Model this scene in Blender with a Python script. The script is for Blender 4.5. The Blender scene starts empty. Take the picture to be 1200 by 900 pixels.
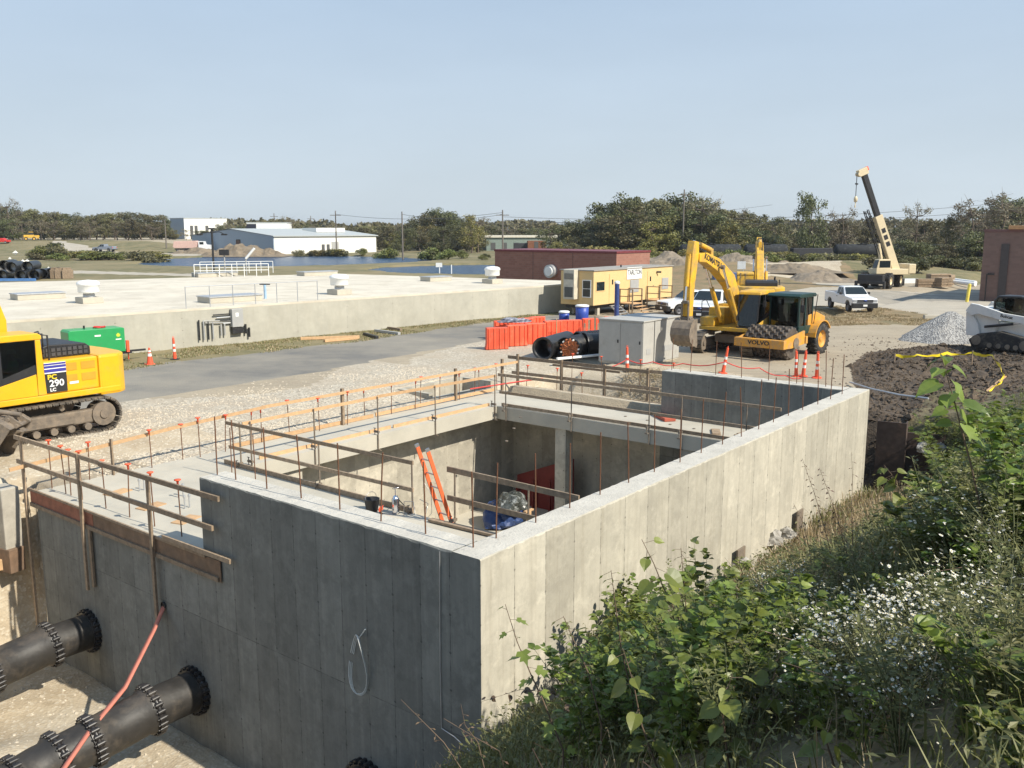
import bpy, bmesh, math, random
import numpy as np
from math import sin, cos, pi, radians, atan, atan2, sqrt, degrees
from mathutils import Vector, Matrix, Euler, noise as mnoise
random.seed(7); np.random.seed(7)
scene = bpy.context.scene
C = scene.collection

# ------------------------------------------------------------------ camera, sky, sun, exposure
FPX = 1060.0; HZ = 268.0; CAMH = 6.0; HAZE = 0.0002
PITCH = atan((450 - HZ) / FPX)
cam_d = bpy.data.cameras.new('camera'); cam = bpy.data.objects.new('camera', cam_d); C.objects.link(cam)
cam.location = (0, 0, CAMH); cam.rotation_euler = (pi/2 - PITCH, 0, 0)
cam_d.sensor_width = 36; cam_d.lens = FPX / 1200 * 36; cam_d.clip_start = 0.1; cam_d.clip_end = 8000
scene.camera = cam
AZ = atan(850 / sqrt(FPX**2 + (450 - HZ)**2))
U1 = Vector((sin(AZ), cos(AZ), 0)); U2 = Vector((-cos(AZ), sin(AZ), 0))
ORG = Vector((-0.45379, 12.38535, 0))
SROT = pi/2 - AZ
MS = Matrix.Translation(ORG) @ Matrix.Rotation(SROT, 4, 'Z')      # structure frame -> world

sun_dir = (U1*0.07 - U2*1.0 + Vector((0, 0, 0.90))).normalized()   # towards the sun
SUN_EL = math.asin(sun_dir.z); SUN_AZ = atan2(sun_dir.x, sun_dir.y)
world = bpy.data.worlds.new('World'); scene.world = world; world.use_nodes = True
wn = world.node_tree.nodes; wl = world.node_tree.links; wn.clear()
sky = wn.new('ShaderNodeTexSky'); sky.sky_type = 'NISHITA'; sky.sun_disc = False
sky.sun_elevation = SUN_EL; sky.sun_rotation = SUN_AZ
sky.air_density = 1.0; sky.dust_density = 2.6; sky.ozone_density = 1.2; sky.altitude = 150
# thin even high cloud: a pale veil mixed over the clear sky, a little streaked
tc = wn.new('ShaderNodeTexCoord'); mp = wn.new('ShaderNodeMapping'); mp.inputs['Scale'].default_value = (1.2, 1.2, 5.0)
nz = wn.new('ShaderNodeTexNoise'); nz.inputs['Scale'].default_value = 2.2; nz.inputs['Detail'].default_value = 5; nz.inputs['Roughness'].default_value = 0.55
mr = wn.new('ShaderNodeMapRange'); mr.inputs[1].default_value = 0.35; mr.inputs[2].default_value = 0.75; mr.inputs[3].default_value = 0.86; mr.inputs[4].default_value = 0.97
mx = wn.new('ShaderNodeMix'); mx.data_type = 'RGBA'; sxyz = wn.new('ShaderNodeSeparateXYZ'); gr = wn.new('ShaderNodeMapRange'); gr.inputs[1].default_value = 0.0; gr.inputs[2].default_value = 0.42; vc = wn.new('ShaderNodeMix'); vc.data_type = 'RGBA'; vc.inputs[6].default_value = (9.0, 10.2, 11.0, 1); vc.inputs[7].default_value = (4.6, 6.9, 10.2, 1)
wl.new(tc.outputs['Generated'], sxyz.inputs[0]); wl.new(sxyz.outputs[2], gr.inputs[0]); wl.new(gr.outputs[0], vc.inputs[0]); wl.new(vc.outputs[2], mx.inputs[7])
bg = wn.new('ShaderNodeBackground'); bg.inputs[1].default_value = 0.062
wo = wn.new('ShaderNodeOutputWorld')
wl.new(tc.outputs['Generated'], mp.inputs[0]); wl.new(mp.outputs[0], nz.inputs[0]); wl.new(nz.outputs[0], mr.inputs[0])
wl.new(mr.outputs[0], mx.inputs[0]); wl.new(sky.outputs[0], mx.inputs[6]); wl.new(mx.outputs[2], bg.inputs[0]); wl.new(bg.outputs[0], wo.inputs[0])
sl = bpy.data.lights.new('sun', 'SUN'); sl.energy = 5.0; sl.angle = radians(0.5); sl.color = (1.0, 0.93, 0.80)
so = bpy.data.objects.new('sun', sl); C.objects.link(so)
so.rotation_euler = (-sun_dir).to_track_quat('-Z', 'Y').to_euler(); so.location = (40, -30, 60)
scene.view_settings.view_transform = 'Standard'; scene.view_settings.look = 'None'
scene.view_settings.exposure = 0.35; scene.view_settings.gamma = 1.0; scene.view_settings.use_curve_mapping = False

# ------------------------------------------------------------------ pixel <-> world (reference layout at 1200 x 900)
def ray(px, py):
    f = Vector((0, cos(PITCH), -sin(PITCH))); u = Vector((0, sin(PITCH), cos(PITCH)))
    return f + Vector((1, 0, 0)) * ((px - 600) / FPX) - u * ((py - 450) / FPX)
def at(px, py, z=0.0):
    d = ray(px, py); return Vector((0, 0, CAMH)) + d * ((z - CAMH) / d.z)
def atd(px, py, depth):                      # point on that ray at world y = depth
    d = ray(px, py); return Vector((0, 0, CAMH)) + d * (depth / d.y)
def SW(a, b, z=0.0): return MS @ Vector((a, b, z))

# ------------------------------------------------------------------ mesh helpers
class MB:
    def __init__(s): s.v = []; s.f = []; s.m = []; s.sm = []
    def add(s, verts, faces, mi=0, smooth=False, M=None):
        o = len(s.v)
        s.v += [tuple(M @ Vector(v)) for v in verts] if M is not None else [tuple(v) for v in verts]
        s.f += [tuple(i + o for i in f) for f in faces]; s.m += [mi]*len(faces); s.sm += [smooth]*len(faces)
        return s
    def box(s, lo, hi, mi=0, M=None, bev=0.0):
        x0, y0, z0 = lo; x1, y1, z1 = hi
        if bev <= 0:
            return s.add([(x0,y0,z0),(x1,y0,z0),(x1,y1,z0),(x0,y1,z0),(x0,y0,z1),(x1,y0,z1),(x1,y1,z1),(x0,y1,z1)],
                  [(0,3,2,1),(4,5,6,7),(0,1,5,4),(1,2,6,5),(2,3,7,6),(3,0,4,7)], mi, False, M)
        bm = bmesh.new(); bmesh.ops.create_cube(bm, size=1)
        for v in bm.verts: v.co = Vector(((x0+x1)/2 + v.co.x*(x1-x0), (y0+y1)/2 + v.co.y*(y1-y0), (z0+z1)/2 + v.co.z*(z1-z0)))
        bmesh.ops.bevel(bm, geom=list(bm.edges), offset=bev, segments=2, affect='EDGES', profile=0.6)
        return s.addbm(bm, mi, M)
    def addbm(s, bm, mi=0, M=None, smooth=False):
        bm.verts.index_update()
        s.add([v.co.copy() for v in bm.verts], [[v.index for v in f.verts] for f in bm.faces], mi, smooth, M); bm.free(); return s
    def cyl(s, p0, p1, r0, r1=None, n=12, mi=0, caps=True, M=None, smooth=True):
        if r1 is None: r1 = r0
        p0 = Vector(p0); p1 = Vector(p1); d = (p1 - p0)
        if d.length < 1e-6: return s
        d.normalize(); q = d.to_track_quat('Z', 'Y'); vs = []; fs = []
        for p, r in ((p0, r0), (p1, r1)):
            for i in range(n):
                t = 2*pi*i/n; vs.append(p + q @ Vector((cos(t)*r, sin(t)*r, 0)))
        for i in range(n): fs.append((i, (i+1) % n, n+(i+1) % n, n+i))
        s.add(vs, fs, mi, smooth and n > 5, M)
        if caps: s.add(vs[:n], [tuple(reversed(range(n)))], mi, False, M); s.add(vs[n:], [tuple(range(n))], mi, False, M)
        return s
    def tube(s, pts, r, n=8, mi=0, M=None, caps=True, smooth=True):
        pts = [Vector(p) for p in pts]; rs = r if isinstance(r, (list, tuple)) else [r]*len(pts)
        vs = []; fs = []; up = Vector((0, 0, 1)); prev = None
        for k, p in enumerate(pts):
            t = (pts[min(k+1, len(pts)-1)] - pts[max(k-1, 0)]).normalized()
            if prev is None:
                x = t.cross(up if abs(t.z) < .95 else Vector((1, 0, 0))).normalized()
            else:
                x = (prev - t*prev.dot(t)).normalized()
            prev = x; y = t.cross(x)
            for i in range(n):
                a = 2*pi*i/n; vs.append(p + (x*cos(a) + y*sin(a))*rs[k])
        for k in range(len(pts)-1):
            for i in range(n):
                fs.append((k*n+i, k*n+(i+1) % n, (k+1)*n+(i+1) % n, (k+1)*n+i))
        s.add(vs, fs, mi, smooth, M)
        if caps: s.add(vs[:n], [tuple(reversed(range(n)))], mi, False, M); s.add(vs[-n:], [tuple(range(n))], mi, False, M)
        return s
    def prism(s, poly, y0, y1, mi=0, M=None, bev=0.0):     # poly in (x, z), extruded along y
        bm = bmesh.new(); a = [bm.verts.new((x, y0, z)) for x, z in poly]; b = [bm.verts.new((x, y1, z)) for x, z in poly]
        n = len(poly); bm.faces.new(a); bm.faces.new(list(reversed(b)))
        for i in range(n): bm.faces.new((a[(i+1) % n], a[i], b[i], b[(i+1) % n]))
        bmesh.ops.recalc_face_normals(bm, faces=bm.faces[:])
        if bev > 0: bmesh.ops.bevel(bm, geom=list(bm.edges), offset=bev, segments=2, affect='EDGES', profile=0.6)
        return s.addbm(bm, mi, M)
    def hprism(s, poly, z0, z1, mi=0, M=None, bev=0.0):    # poly in (x, y), extruded along z
        R = Matrix(((1,0,0,0),(0,0,1,0),(0,1,0,0),(0,0,0,1)))
        bm = bmesh.new(); a = [bm.verts.new((x, y, z0)) for x, y in poly]; b = [bm.verts.new((x, y, z1)) for x, y in poly]
        n = len(poly); bm.faces.new(a); bm.faces.new(list(reversed(b)))
        for i in range(n): bm.faces.new((a[(i+1) % n], a[i], b[i], b[(i+1) % n]))
        bmesh.ops.recalc_face_normals(bm, faces=bm.faces[:])
        if bev > 0: bmesh.ops.bevel(bm, geom=list(bm.edges), offset=bev, segments=2, affect='EDGES', profile=0.6)
        return s.addbm(bm, mi, M)
    def ring(s, c, axis, R, r, n=24, m=8, mi=0, M=None):   # torus
        c = Vector(c); q = Vector(axis).to_track_quat('Z', 'Y'); vs = []; fs = []
        for i in range(n):
            a = 2*pi*i/n
            for j in range(m):
                b = 2*pi*j/m; vs.append(c + q @ Vector(((R+r*cos(b))*cos(a), (R+r*cos(b))*sin(a), r*sin(b))))
        for i in range(n):
            for j in range(m): fs.append((i*m+j, ((i+1) % n)*m+j, ((i+1) % n)*m+(j+1) % m, i*m+(j+1) % m))
        return s.add(vs, fs, mi, True, M)
    def lathe(s, prof, n=20, mi=0, M=None, smooth=True):   # prof (r, z)
        vs = []; fs = []; k = len(prof)
        for i in range(n):
            a = 2*pi*i/n
            for r, z in prof: vs.append((r*cos(a), r*sin(a), z))
        for i in range(n):
            for j in range(k-1): fs.append((i*k+j, ((i+1) % n)*k+j, ((i+1) % n)*k+j+1, i*k+j+1))
        return s.add(vs, fs, mi, smooth, M)
    def build(s, name, mats, parent=None, M=None):
        me = bpy.data.meshes.new(name); me.from_pydata(s.v, [], s.f)
        if not isinstance(mats, (list, tuple)): mats = [mats]
        for m in mats: me.materials.append(m)
        me.polygons.foreach_set('material_index', s.m); me.polygons.foreach_set('use_smooth', s.sm); me.update()
        o = bpy.data.objects.new(name, me); C.objects.link(o)
        if parent: o.parent = parent
        if M is not None: o.matrix_local = M
        return o

def npmesh(name, V, F, mats, mi=None, smooth=False, parent=None, M=None):
    V = np.asarray(V, dtype=np.float32); F = np.asarray(F, dtype=np.int32); k = F.shape[1]
    me = bpy.data.meshes.new(name)
    me.vertices.add(len(V)); me.vertices.foreach_set('co', V.ravel())
    me.loops.add(F.size); me.loops.foreach_set('vertex_index', F.ravel())
    me.polygons.add(len(F)); me.polygons.foreach_set('loop_start', np.arange(0, F.size, k, dtype=np.int32))
    me.polygons.foreach_set('loop_total', np.full(len(F), k, dtype=np.int32))
    for m in (mats if isinstance(mats, (list, tuple)) else [mats]): me.materials.append(m)
    if mi is not None: me.polygons.foreach_set('material_index', np.asarray(mi, dtype=np.int32))
    me.polygons.foreach_set('use_smooth', np.full(len(F), smooth)); me.update(calc_edges=True); me.validate()
    o = bpy.data.objects.new(name, me); C.objects.link(o)
    if parent: o.parent = parent
    if M is not None: o.matrix_local = M
    return o

def tag(o, label=None, cat=None, group=None, kind=None):
    if label: o['label'] = label
    if cat: o['category'] = cat
    if group: o['group'] = group
    if kind: o['kind'] = kind
    return o
def thing(name, label, cat, M=None, group=None):
    o = bpy.data.objects.new(name, None); o.empty_display_size = 0.3; C.objects.link(o)
    if M is not None: o.matrix_world = M
    return tag(o, label, cat, group)
def LM(x, y, z=0.0, rz=0.0, s=1.0): return Matrix.Translation((x, y, z)) @ Matrix.Rotation(rz, 4, 'Z') @ Matrix.Scale(s, 4)
def dup(root, M, label=None, group=None, cat=None):
    def cp(o, par):
        c = o.copy(); C.objects.link(c); c.parent = par
        for ch in list(o.children): cp(ch, c)
        return c
    kids = list(root.children)
    r = root.copy(); C.objects.link(r); r.matrix_world = M
    for ch in kids: cp(ch, r)
    if label: r['label'] = label
    if group: r['group'] = group
    return r
def lettering(txt, size, M, mat, parent, ext=0.004, name='lettering', sx=1.0, bold=0.0):
    cu = bpy.data.curves.new(name, 'FONT'); cu.body = txt; cu.size = size; cu.extrude = ext; cu.offset = bold
    cu.align_x = 'CENTER'; cu.align_y = 'CENTER'; cu.resolution_u = 3
    t = bpy.data.objects.new(name, cu); C.objects.link(t)
    dg = bpy.context.evaluated_depsgraph_get(); me = bpy.data.meshes.new_from_object(t.evaluated_get(dg))
    bpy.data.objects.remove(t); bpy.data.curves.remove(cu)
    me.materials.clear(); me.materials.append(mat)
    o = bpy.data.objects.new(name, me); C.objects.link(o); o.parent = parent; o.matrix_local = M @ Matrix.Diagonal((sx, 1, 1, 1))
    return o
def frame(origin, xd, yd):          # matrix whose x axis runs along the text, y axis up the letters
    x = Vector(xd).normalized(); y = Vector(yd).normalized(); z = x.cross(y); y = z.cross(x)
    m = Matrix((x, y, z)).transposed().to_4x4(); m.translation = Vector(origin); return m

# ------------------------------------------------------------------ materials
MT = {}
def mat(name, col, rough=0.6, metal=0.0, var=0.15, scale=3.0, bump=0.0, bscale=30.0, dirt=None, damt=0.5, dscale=2.0, coat=0.0, obvar=0.0, trans=0.0, grime=True):
    if name in MT: return MT[name]
    m = bpy.data.materials.new(name); m.use_nodes = True; N = m.node_tree.nodes; L = m.node_tree.links
    b = N['Principled BSDF']; b.inputs['Roughness'].default_value = rough; b.inputs['Metallic'].default_value = metal
    if coat: b.inputs['Coat Weight'].default_value = coat; b.inputs['Coat Roughness'].default_value = 0.15
    t = N.new('ShaderNodeTexCoord'); n1 = N.new('ShaderNodeTexNoise'); n1.inputs['Scale'].default_value = scale; n1.inputs['Detail'].default_value = 6; n1.inputs['Roughness'].default_value = 0.6
    L.new(t.outputs['Object'], n1.inputs['Vector'])
    c = N.new('ShaderNodeMix'); c.data_type = 'RGBA'
    r = N.new('ShaderNodeMapRange'); r.inputs[1].default_value = .3; r.inputs[2].default_value = .7
    L.new(n1.outputs[0], r.inputs[0]); L.new(r.outputs[0], c.inputs[0])
    c.inputs[6].default_value = tuple(x*(1-var) for x in col) + (1,); c.inputs[7].default_value = tuple(min(1, x*(1+var)) for x in col) + (1,)
    out = c.outputs[2]
    if dirt:
        n2 = N.new('ShaderNodeTexNoise'); n2.inputs['Scale'].default_value = dscale; n2.inputs['Detail'].default_value = 8; n2.inputs['Roughness'].default_value = 0.7
        L.new(t.outputs['Object'], n2.inputs['Vector'])
        r2 = N.new('ShaderNodeMapRange'); r2.inputs[1].default_value = 0.62 - damt*0.3; r2.inputs[2].default_value = 0.78 - damt*0.2; r2.inputs[4].default_value = min(1, .5+damt*.5)
        L.new(n2.outputs[0], r2.inputs[0]); d = N.new('ShaderNodeMix'); d.data_type = 'RGBA'; L.new(r2.outputs[0], d.inputs[0]); L.new(out, d.inputs[6]); d.inputs[7].default_value = tuple(dirt) + (1,)
        out = d.outputs[2]
    if obvar:
        oi = N.new('ShaderNodeObjectInfo'); h = N.new('ShaderNodeHueSaturation'); ra = N.new('ShaderNodeMapRange'); ra.inputs[3].default_value = 1-obvar; ra.inputs[4].default_value = 1+obvar
        L.new(oi.outputs['Random'], ra.inputs[0]); L.new(ra.outputs[0], h.inputs['Value']); L.new(out, h.inputs['Color']); out = h.outputs[0]
    L.new(out, b.inputs['Base Color'])
    if bump:
        n3 = N.new('ShaderNodeTexNoise'); n3.inputs['Scale'].default_value = bscale; n3.inputs['Detail'].default_value = 5
        L.new(t.outputs['Object'], n3.inputs['Vector']); bp = N.new('ShaderNodeBump'); bp.inputs['Strength'].default_value = bump; bp.inputs['Distance'].default_value = 0.02
        L.new(n3.outputs[0], bp.inputs['Height']); L.new(bp.outputs[0], b.inputs['Normal'])
    if trans:
        b.inputs['Transmission Weight'].default_value = trans
    MT[name] = m; return m
def glassmat(name, col=(0.02,0.03,0.03), alpha=0.45):
    m = bpy.data.materials.new(name); m.use_nodes = True; N = m.node_tree.nodes; L = m.node_tree.links; N.clear()
    o = N.new('ShaderNodeOutputMaterial'); g = N.new('ShaderNodeBsdfGlossy'); g.inputs['Roughness'].default_value = .03; tr = N.new('ShaderNodeBsdfTransparent'); tr.inputs[0].default_value = col + (1,)
    fr = N.new('ShaderNodeFresnel'); fr.inputs[0].default_value = 1.7; mxs = N.new('ShaderNodeMixShader')
    L.new(fr.outputs[0], mxs.inputs[0]); L.new(tr.outputs[0], mxs.inputs[1]); L.new(g.outputs[0], mxs.inputs[2]); L.new(mxs.outputs[0], o.inputs[0])
    MT[name] = m; return m
yellow = mat('machine_yellow', (0.70,0.40,0.025), .5, var=.14, dirt=(.32,.23,.12), damt=.62, dscale=1.7, bump=.08, bscale=25)
yellow_clean = mat('machine_yellow_clean', (0.78,0.41,0.012), .4, var=.05, dirt=(.55,.36,.08), damt=.3, dscale=2.0, coat=.12)
orangey = mat('roller_yellow', (0.66,0.31,0.03), .55, var=.14, dirt=(.33,.24,.15), damt=.55, dscale=2.6, bump=.1)
blackp = mat('black_paint', (0.02,0.02,0.022), .5, var=.25, dirt=(.12,.10,.08), damt=.2)
rubber = mat('rubber', (0.028,0.027,0.026), .85, var=.25, dirt=(.16,.13,.10), damt=.4, dscale=5, bump=.3)
tracksteel = mat('track_steel', (0.11,0.095,0.08), .7, .3, var=.3, dirt=(.26,.21,.15), damt=.6, dscale=5, bump=.3)
duststeel = mat('dusty_steel', (0.17,0.14,0.11), .75, .1, var=.3, dirt=(.27,.21,.15), damt=.6, dscale=4, bump=.3)
steel = mat('bare_steel', (0.42,0.42,0.42), .4, .8, var=.15)
chrome = mat('chrome_rod', (0.75,0.75,0.78), .15, 1.0, var=.03)
hosebl = mat('hydraulic_hose', (0.015,0.015,0.015), .5)
rust = mat('rusty_bar', (0.16,0.075,0.04), .85, .2, var=.3, scale=12)
capo = mat('orange_plastic', (0.85,0.11,0.04), .5, var=.08, obvar=.12)
wood_old = mat('weathered_wood', (0.29,0.215,0.145), .85, var=.3, scale=9, bump=.3, bscale=60, obvar=.25)
wood_new = mat('fresh_lumber', (0.52,0.33,0.175), .75, var=.15, scale=8, bump=.15, obvar=.1)
plywood = mat('form_plywood', (0.19,0.12,0.075), .8, var=.35, scale=4, dirt=(.14,.10,.07), damt=.6, dscale=3)
redwood = mat('red_stained_ply', (0.26,0.10,0.06), .8, var=.3, scale=5)
white = mat('white_paint', (0.80,0.80,0.78), .4, var=.04, dirt=(.6,.58,.52), damt=.15)
truckwhite = mat('car_white', (0.82,0.83,0.84), .28, var=.02, coat=.5)
greyp = mat('grey_paint', (0.36,0.36,0.35), .55, var=.06, dirt=(.45,.43,.38), damt=.25)
greybox = mat('cabinet_grey', (0.40,0.39,0.36), .6, var=.07, dirt=(.30,.28,.24), damt=.25, dscale=1.6)
wirew = mat('pale_wire', (0.72,0.72,0.68), .5)
galv = mat('galvanised', (0.50,0.51,0.52), .5, .6, var=.12)
tan = mat('trailer_tan', (0.66,0.47,0.22), .65, var=.05, dirt=(.6,.46,.25), damt=.15)
red = mat('red_paint', (0.55,0.03,0.025), .5, var=.1)
blue = mat('blue_plastic', (0.03,0.07,0.35), .45, var=.1)
green = mat('generator_green', (0.02,0.30,0.09), .4, var=.06, dirt=(.06,.22,.09), damt=.15, coat=.2)
glass = glassmat('window_glass', (0.20,0.26,0.26))
glass_dark = glassmat('dark_glass', (0.30,0.36,0.36))
darkglass = mat('tinted_glass', (0.015,0.022,0.025), .06, var=.05)
bodypipe = mat('bitumen_pipe', (0.030,0.027,0.024), .55, var=.4, scale=2.5, dirt=(.13,.105,.08), damt=.35, dscale=1.6, bump=.25, bscale=14)
blackring = mat('black_ring', (0.022,0.02,0.02), .4, var=.3, dirt=(.10,.085,.07), damt=.3)
corr = mat('black_plastic_pipe', (0.016,0.016,0.018), .42, var=.2, dirt=(.10,.09,.07), damt=.3)
cableo = mat('flat_hose', (0.50,0.17,0.12), .75, var=.12, scale=6)
bark = mat('bark', (0.13,0.10,0.075), .9, var=.3)
sand = mat('pale_rubble', (0.34,0.32,0.285), .9, var=.2, scale=4, bump=.4)
def nodemat(name):
    m = bpy.data.materials.new(name); m.use_nodes = True; N = m.node_tree.nodes; L = m.node_tree.links
    MT[name] = m; return m, N, L, N['Principled BSDF']
def math_(N, L, op, a, b=None, c=None):
    n = N.new('ShaderNodeMath'); n.operation = op
    for i, v in enumerate((a, b, c)):
        if v is None: continue
        if isinstance(v, (int, float)): n.inputs[i].default_value = v
        else: L.new(v, n.inputs[i])
    return n.outputs[0]
def mixc(N, L, fac, A, B, mode='MIX'):
    n = N.new('ShaderNodeMix'); n.data_type = 'RGBA'; n.blend_type = mode
    for i, v in ((0, fac), (6, A), (7, B)):
        if isinstance(v, (int, float)): n.inputs[i].default_value = v
        elif isinstance(v, tuple): n.inputs[i].default_value = v + (1,) if len(v) == 3 else v
        else: L.new(v, n.inputs[i])
    return n.outputs[2]
def noise_(N, L, vec, scale, detail=5, rough=.6):
    n = N.new('ShaderNodeTexNoise'); n.inputs['Scale'].default_value = scale; n.inputs['Detail'].default_value = detail; n.inputs['Roughness'].default_value = rough
    if vec is not None: L.new(vec, n.inputs['Vector'])
    return n.outputs[0]
def ramp(N, L, v, a, b, c=0.0, d=1.0):
    n = N.new('ShaderNodeMapRange'); L.new(v, n.inputs[0])
    for i, x in enumerate((a, b, c, d)): n.inputs[i+1].default_value = x
    return n.outputs[0]
def bumpn(N, L, h, strength, dist, b, prev=None):
    n = N.new('ShaderNodeBump'); n.inputs['Strength'].default_value = strength; n.inputs['Distance'].default_value = dist
    L.new(h, n.inputs['Height'])
    if prev is not None: L.new(prev, n.inputs['Normal'])
    L.new(n.outputs[0], b.inputs['Normal']); return n.outputs[0]

def formed_concrete(name, base, stain, panel=0.61, seam=0.55, joint=-1.6, tv=.15, mo=1.0):
    m, N, L, b = nodemat(name); b.inputs['Roughness'].default_value = .85
    t = N.new('ShaderNodeTexCoord'); O = t.outputs['Object']
    sp = N.new('ShaderNodeSeparateXYZ'); L.new(O, sp.inputs[0]); sn = N.new('ShaderNodeSeparateXYZ'); L.new(t.outputs['Normal'], sn.inputs[0])
    useb = math_(N, L, 'GREATER_THAN', math_(N, L, 'ABSOLUTE', sn.outputs[0]), .6)
    isup = math_(N, L, 'GREATER_THAN', math_(N, L, 'ABSOLUTE', sn.outputs[2]), .6)
    u0 = N.new('ShaderNodeMix'); L.new(useb, u0.inputs[0]); L.new(sp.outputs[0], u0.inputs[2]); L.new(sp.outputs[1], u0.inputs[3]); u = u0.outputs[0]
    z = sp.outputs[2]
    # warp so that seams are not ruler straight
    w = noise_(N, L, O, 1.5, 3); u2 = math_(N, L, 'ADD', u, math_(N, L, 'MULTIPLY', w, .012))
    q = math_(N, L, 'DIVIDE', u2, panel); cell = math_(N, L, 'FLOOR', q); fr = math_(N, L, 'FRACT', q)
    lower = math_(N, L, 'LESS_THAN', z, joint)
    wn = N.new('ShaderNodeTexWhiteNoise'); wn.noise_dimensions = '2D'; cv = N.new('ShaderNodeCombineXYZ'); L.new(cell, cv.inputs[0]); L.new(lower, cv.inputs[1]); L.new(cv.outputs[0], wn.inputs['Vector'])
    tone = ramp(N, L, wn.outputs[0], 0, 1, 1-tv, 1+tv*.8)
    big = noise_(N, L, O, .7, 6, .65); mott = noise_(N, L, O, 5, 8, .7)
    # vertical streaks
    mpn = N.new('ShaderNodeMapping'); mpn.inputs['Scale'].default_value = (7, 7, .35); L.new(O, mpn.inputs[0]); st = noise_(N, L, mpn.outputs[0], 1.0, 7, .65)
    col = mixc(N, L, ramp(N, L, big, .35, .7), base, tuple(x*.78 for x in base))
    col = mixc(N, L, ramp(N, L, st, .48, .72, 0, .55), col, stain)
    col = mixc(N, L, ramp(N, L, mott, .50, .72, 0, .5*mo), col, tuple(x*.60 for x in base)); cloud = noise_(N, L, O, 1.7, 9, .75); col = mixc(N, L, ramp(N, L, cloud, .48, .60, 0, .6*mo), col, tuple(x*.64 for x in base)); col = mixc(N, L, ramp(N, L, noise_(N, L, O, 2.2, 8, .7), .53, .66, 0, .5*mo), col, tuple(min(1,x*1.3) for x in base))
    tn = N.new('ShaderNodeVectorMath'); tn.operation = 'SCALE'; L.new(col, tn.inputs[0])
    ts = mixf(N, L, isup, tone, 1.0); L.new(ts, tn.inputs['Scale']); col = tn.outputs[0]
    # seams: thin darker line at panel edges, broken up
    edge = math_(N, L, 'MINIMUM', fr, math_(N, L, 'SUBTRACT', 1.0, fr))
    brk = ramp(N, L, noise_(N, L, O, 6, 3), .38, .62, .15, 1)
    seamf = math_(N, L, 'MULTIPLY', math_(N, L, 'LESS_THAN', edge, .014), math_(N, L, 'MULTIPLY', brk, seam))
    jd = math_(N, L, 'ABSOLUTE', math_(N, L, 'SUBTRACT', z, joint)); jf = math_(N, L, 'MULTIPLY', math_(N, L, 'LESS_THAN', jd, .008), math_(N, L, 'MULTIPLY', brk, seam))
    # tie holes on the seams
    zf = math_(N, L, 'FRACT', math_(N, L, 'DIVIDE', z, .61)); dz = math_(N, L, 'MULTIPLY', math_(N, L, 'ABSOLUTE', math_(N, L, 'SUBTRACT', zf, .5)), .61); du = math_(N, L, 'MULTIPLY', edge, panel)
    rr = math_(N, L, 'SQRT', math_(N, L, 'ADD', math_(N, L, 'MULTIPLY', dz, dz), math_(N, L, 'MULTIPLY', du, du)))
    hole = math_(N, L, 'LESS_THAN', rr, math_(N, L, 'ADD', .010, math_(N, L, 'MULTIPLY', mott, .02)))
    f = math_(N, L, 'MAXIMUM', math_(N, L, 'MAXIMUM', seamf, jf), math_(N, L, 'MULTIPLY', hole, .8))
    f = math_(N, L, 'MULTIPLY', f, math_(N, L, 'SUBTRACT', 1.0, isup))
    col = mixc(N, L, f, col, tuple(x*.30 for x in base)); L.new(col, b.inputs['Base Color'])
    h = math_(N, L, 'ADD', math_(N, L, 'MULTIPLY', noise_(N, L, O, 40, 4), .5), math_(N, L, 'MULTIPLY', f, -1.5))
    bumpn(N, L, h, .35, .01, b)
    return m
def mixf(N, L, f, a, b_):
    n = N.new('ShaderNodeMix')
    for i, v in ((0, f), (2, a), (3, b_)):
        if isinstance(v, (int, float)): n.inputs[i].default_value = v
        else: L.new(v, n.inputs[i])
    return n.outputs[0]
conc_wall_shade = formed_concrete('formed_concrete', (0.195,0.197,0.178), (0.275,0.27,0.24), tv=.14, seam=.8)  # base darkened: the shade on these walls is put into the colour
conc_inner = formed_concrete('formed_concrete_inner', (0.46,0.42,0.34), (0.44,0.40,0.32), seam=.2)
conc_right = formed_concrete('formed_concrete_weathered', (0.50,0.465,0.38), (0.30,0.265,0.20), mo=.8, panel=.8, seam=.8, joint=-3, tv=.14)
conc_slab = mat('slab_concrete', (0.46,0.425,0.35), .85, var=.10, scale=.8, dirt=(.38,.36,.31), damt=.4, dscale=1.2, bump=.15, bscale=50)
conc_rough = mat('rough_concrete_top', (0.50,0.47,0.41), .9, var=.12, scale=2, dirt=(.24,.22,.19), damt=.22, dscale=9, bump=.8, bscale=28)
tank_wall = formed_concrete('tank_concrete', (0.46,0.44,0.37), (0.38,0.355,0.285), mo=.25, panel=2.4, seam=.10, joint=-9, tv=.05)
tank_top = mat('tank_roof_concrete', (0.60,0.545,0.445), .85, var=.10, scale=.35, dirt=(.44,.385,.30), damt=.5, dscale=.45, bump=.1)

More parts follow.
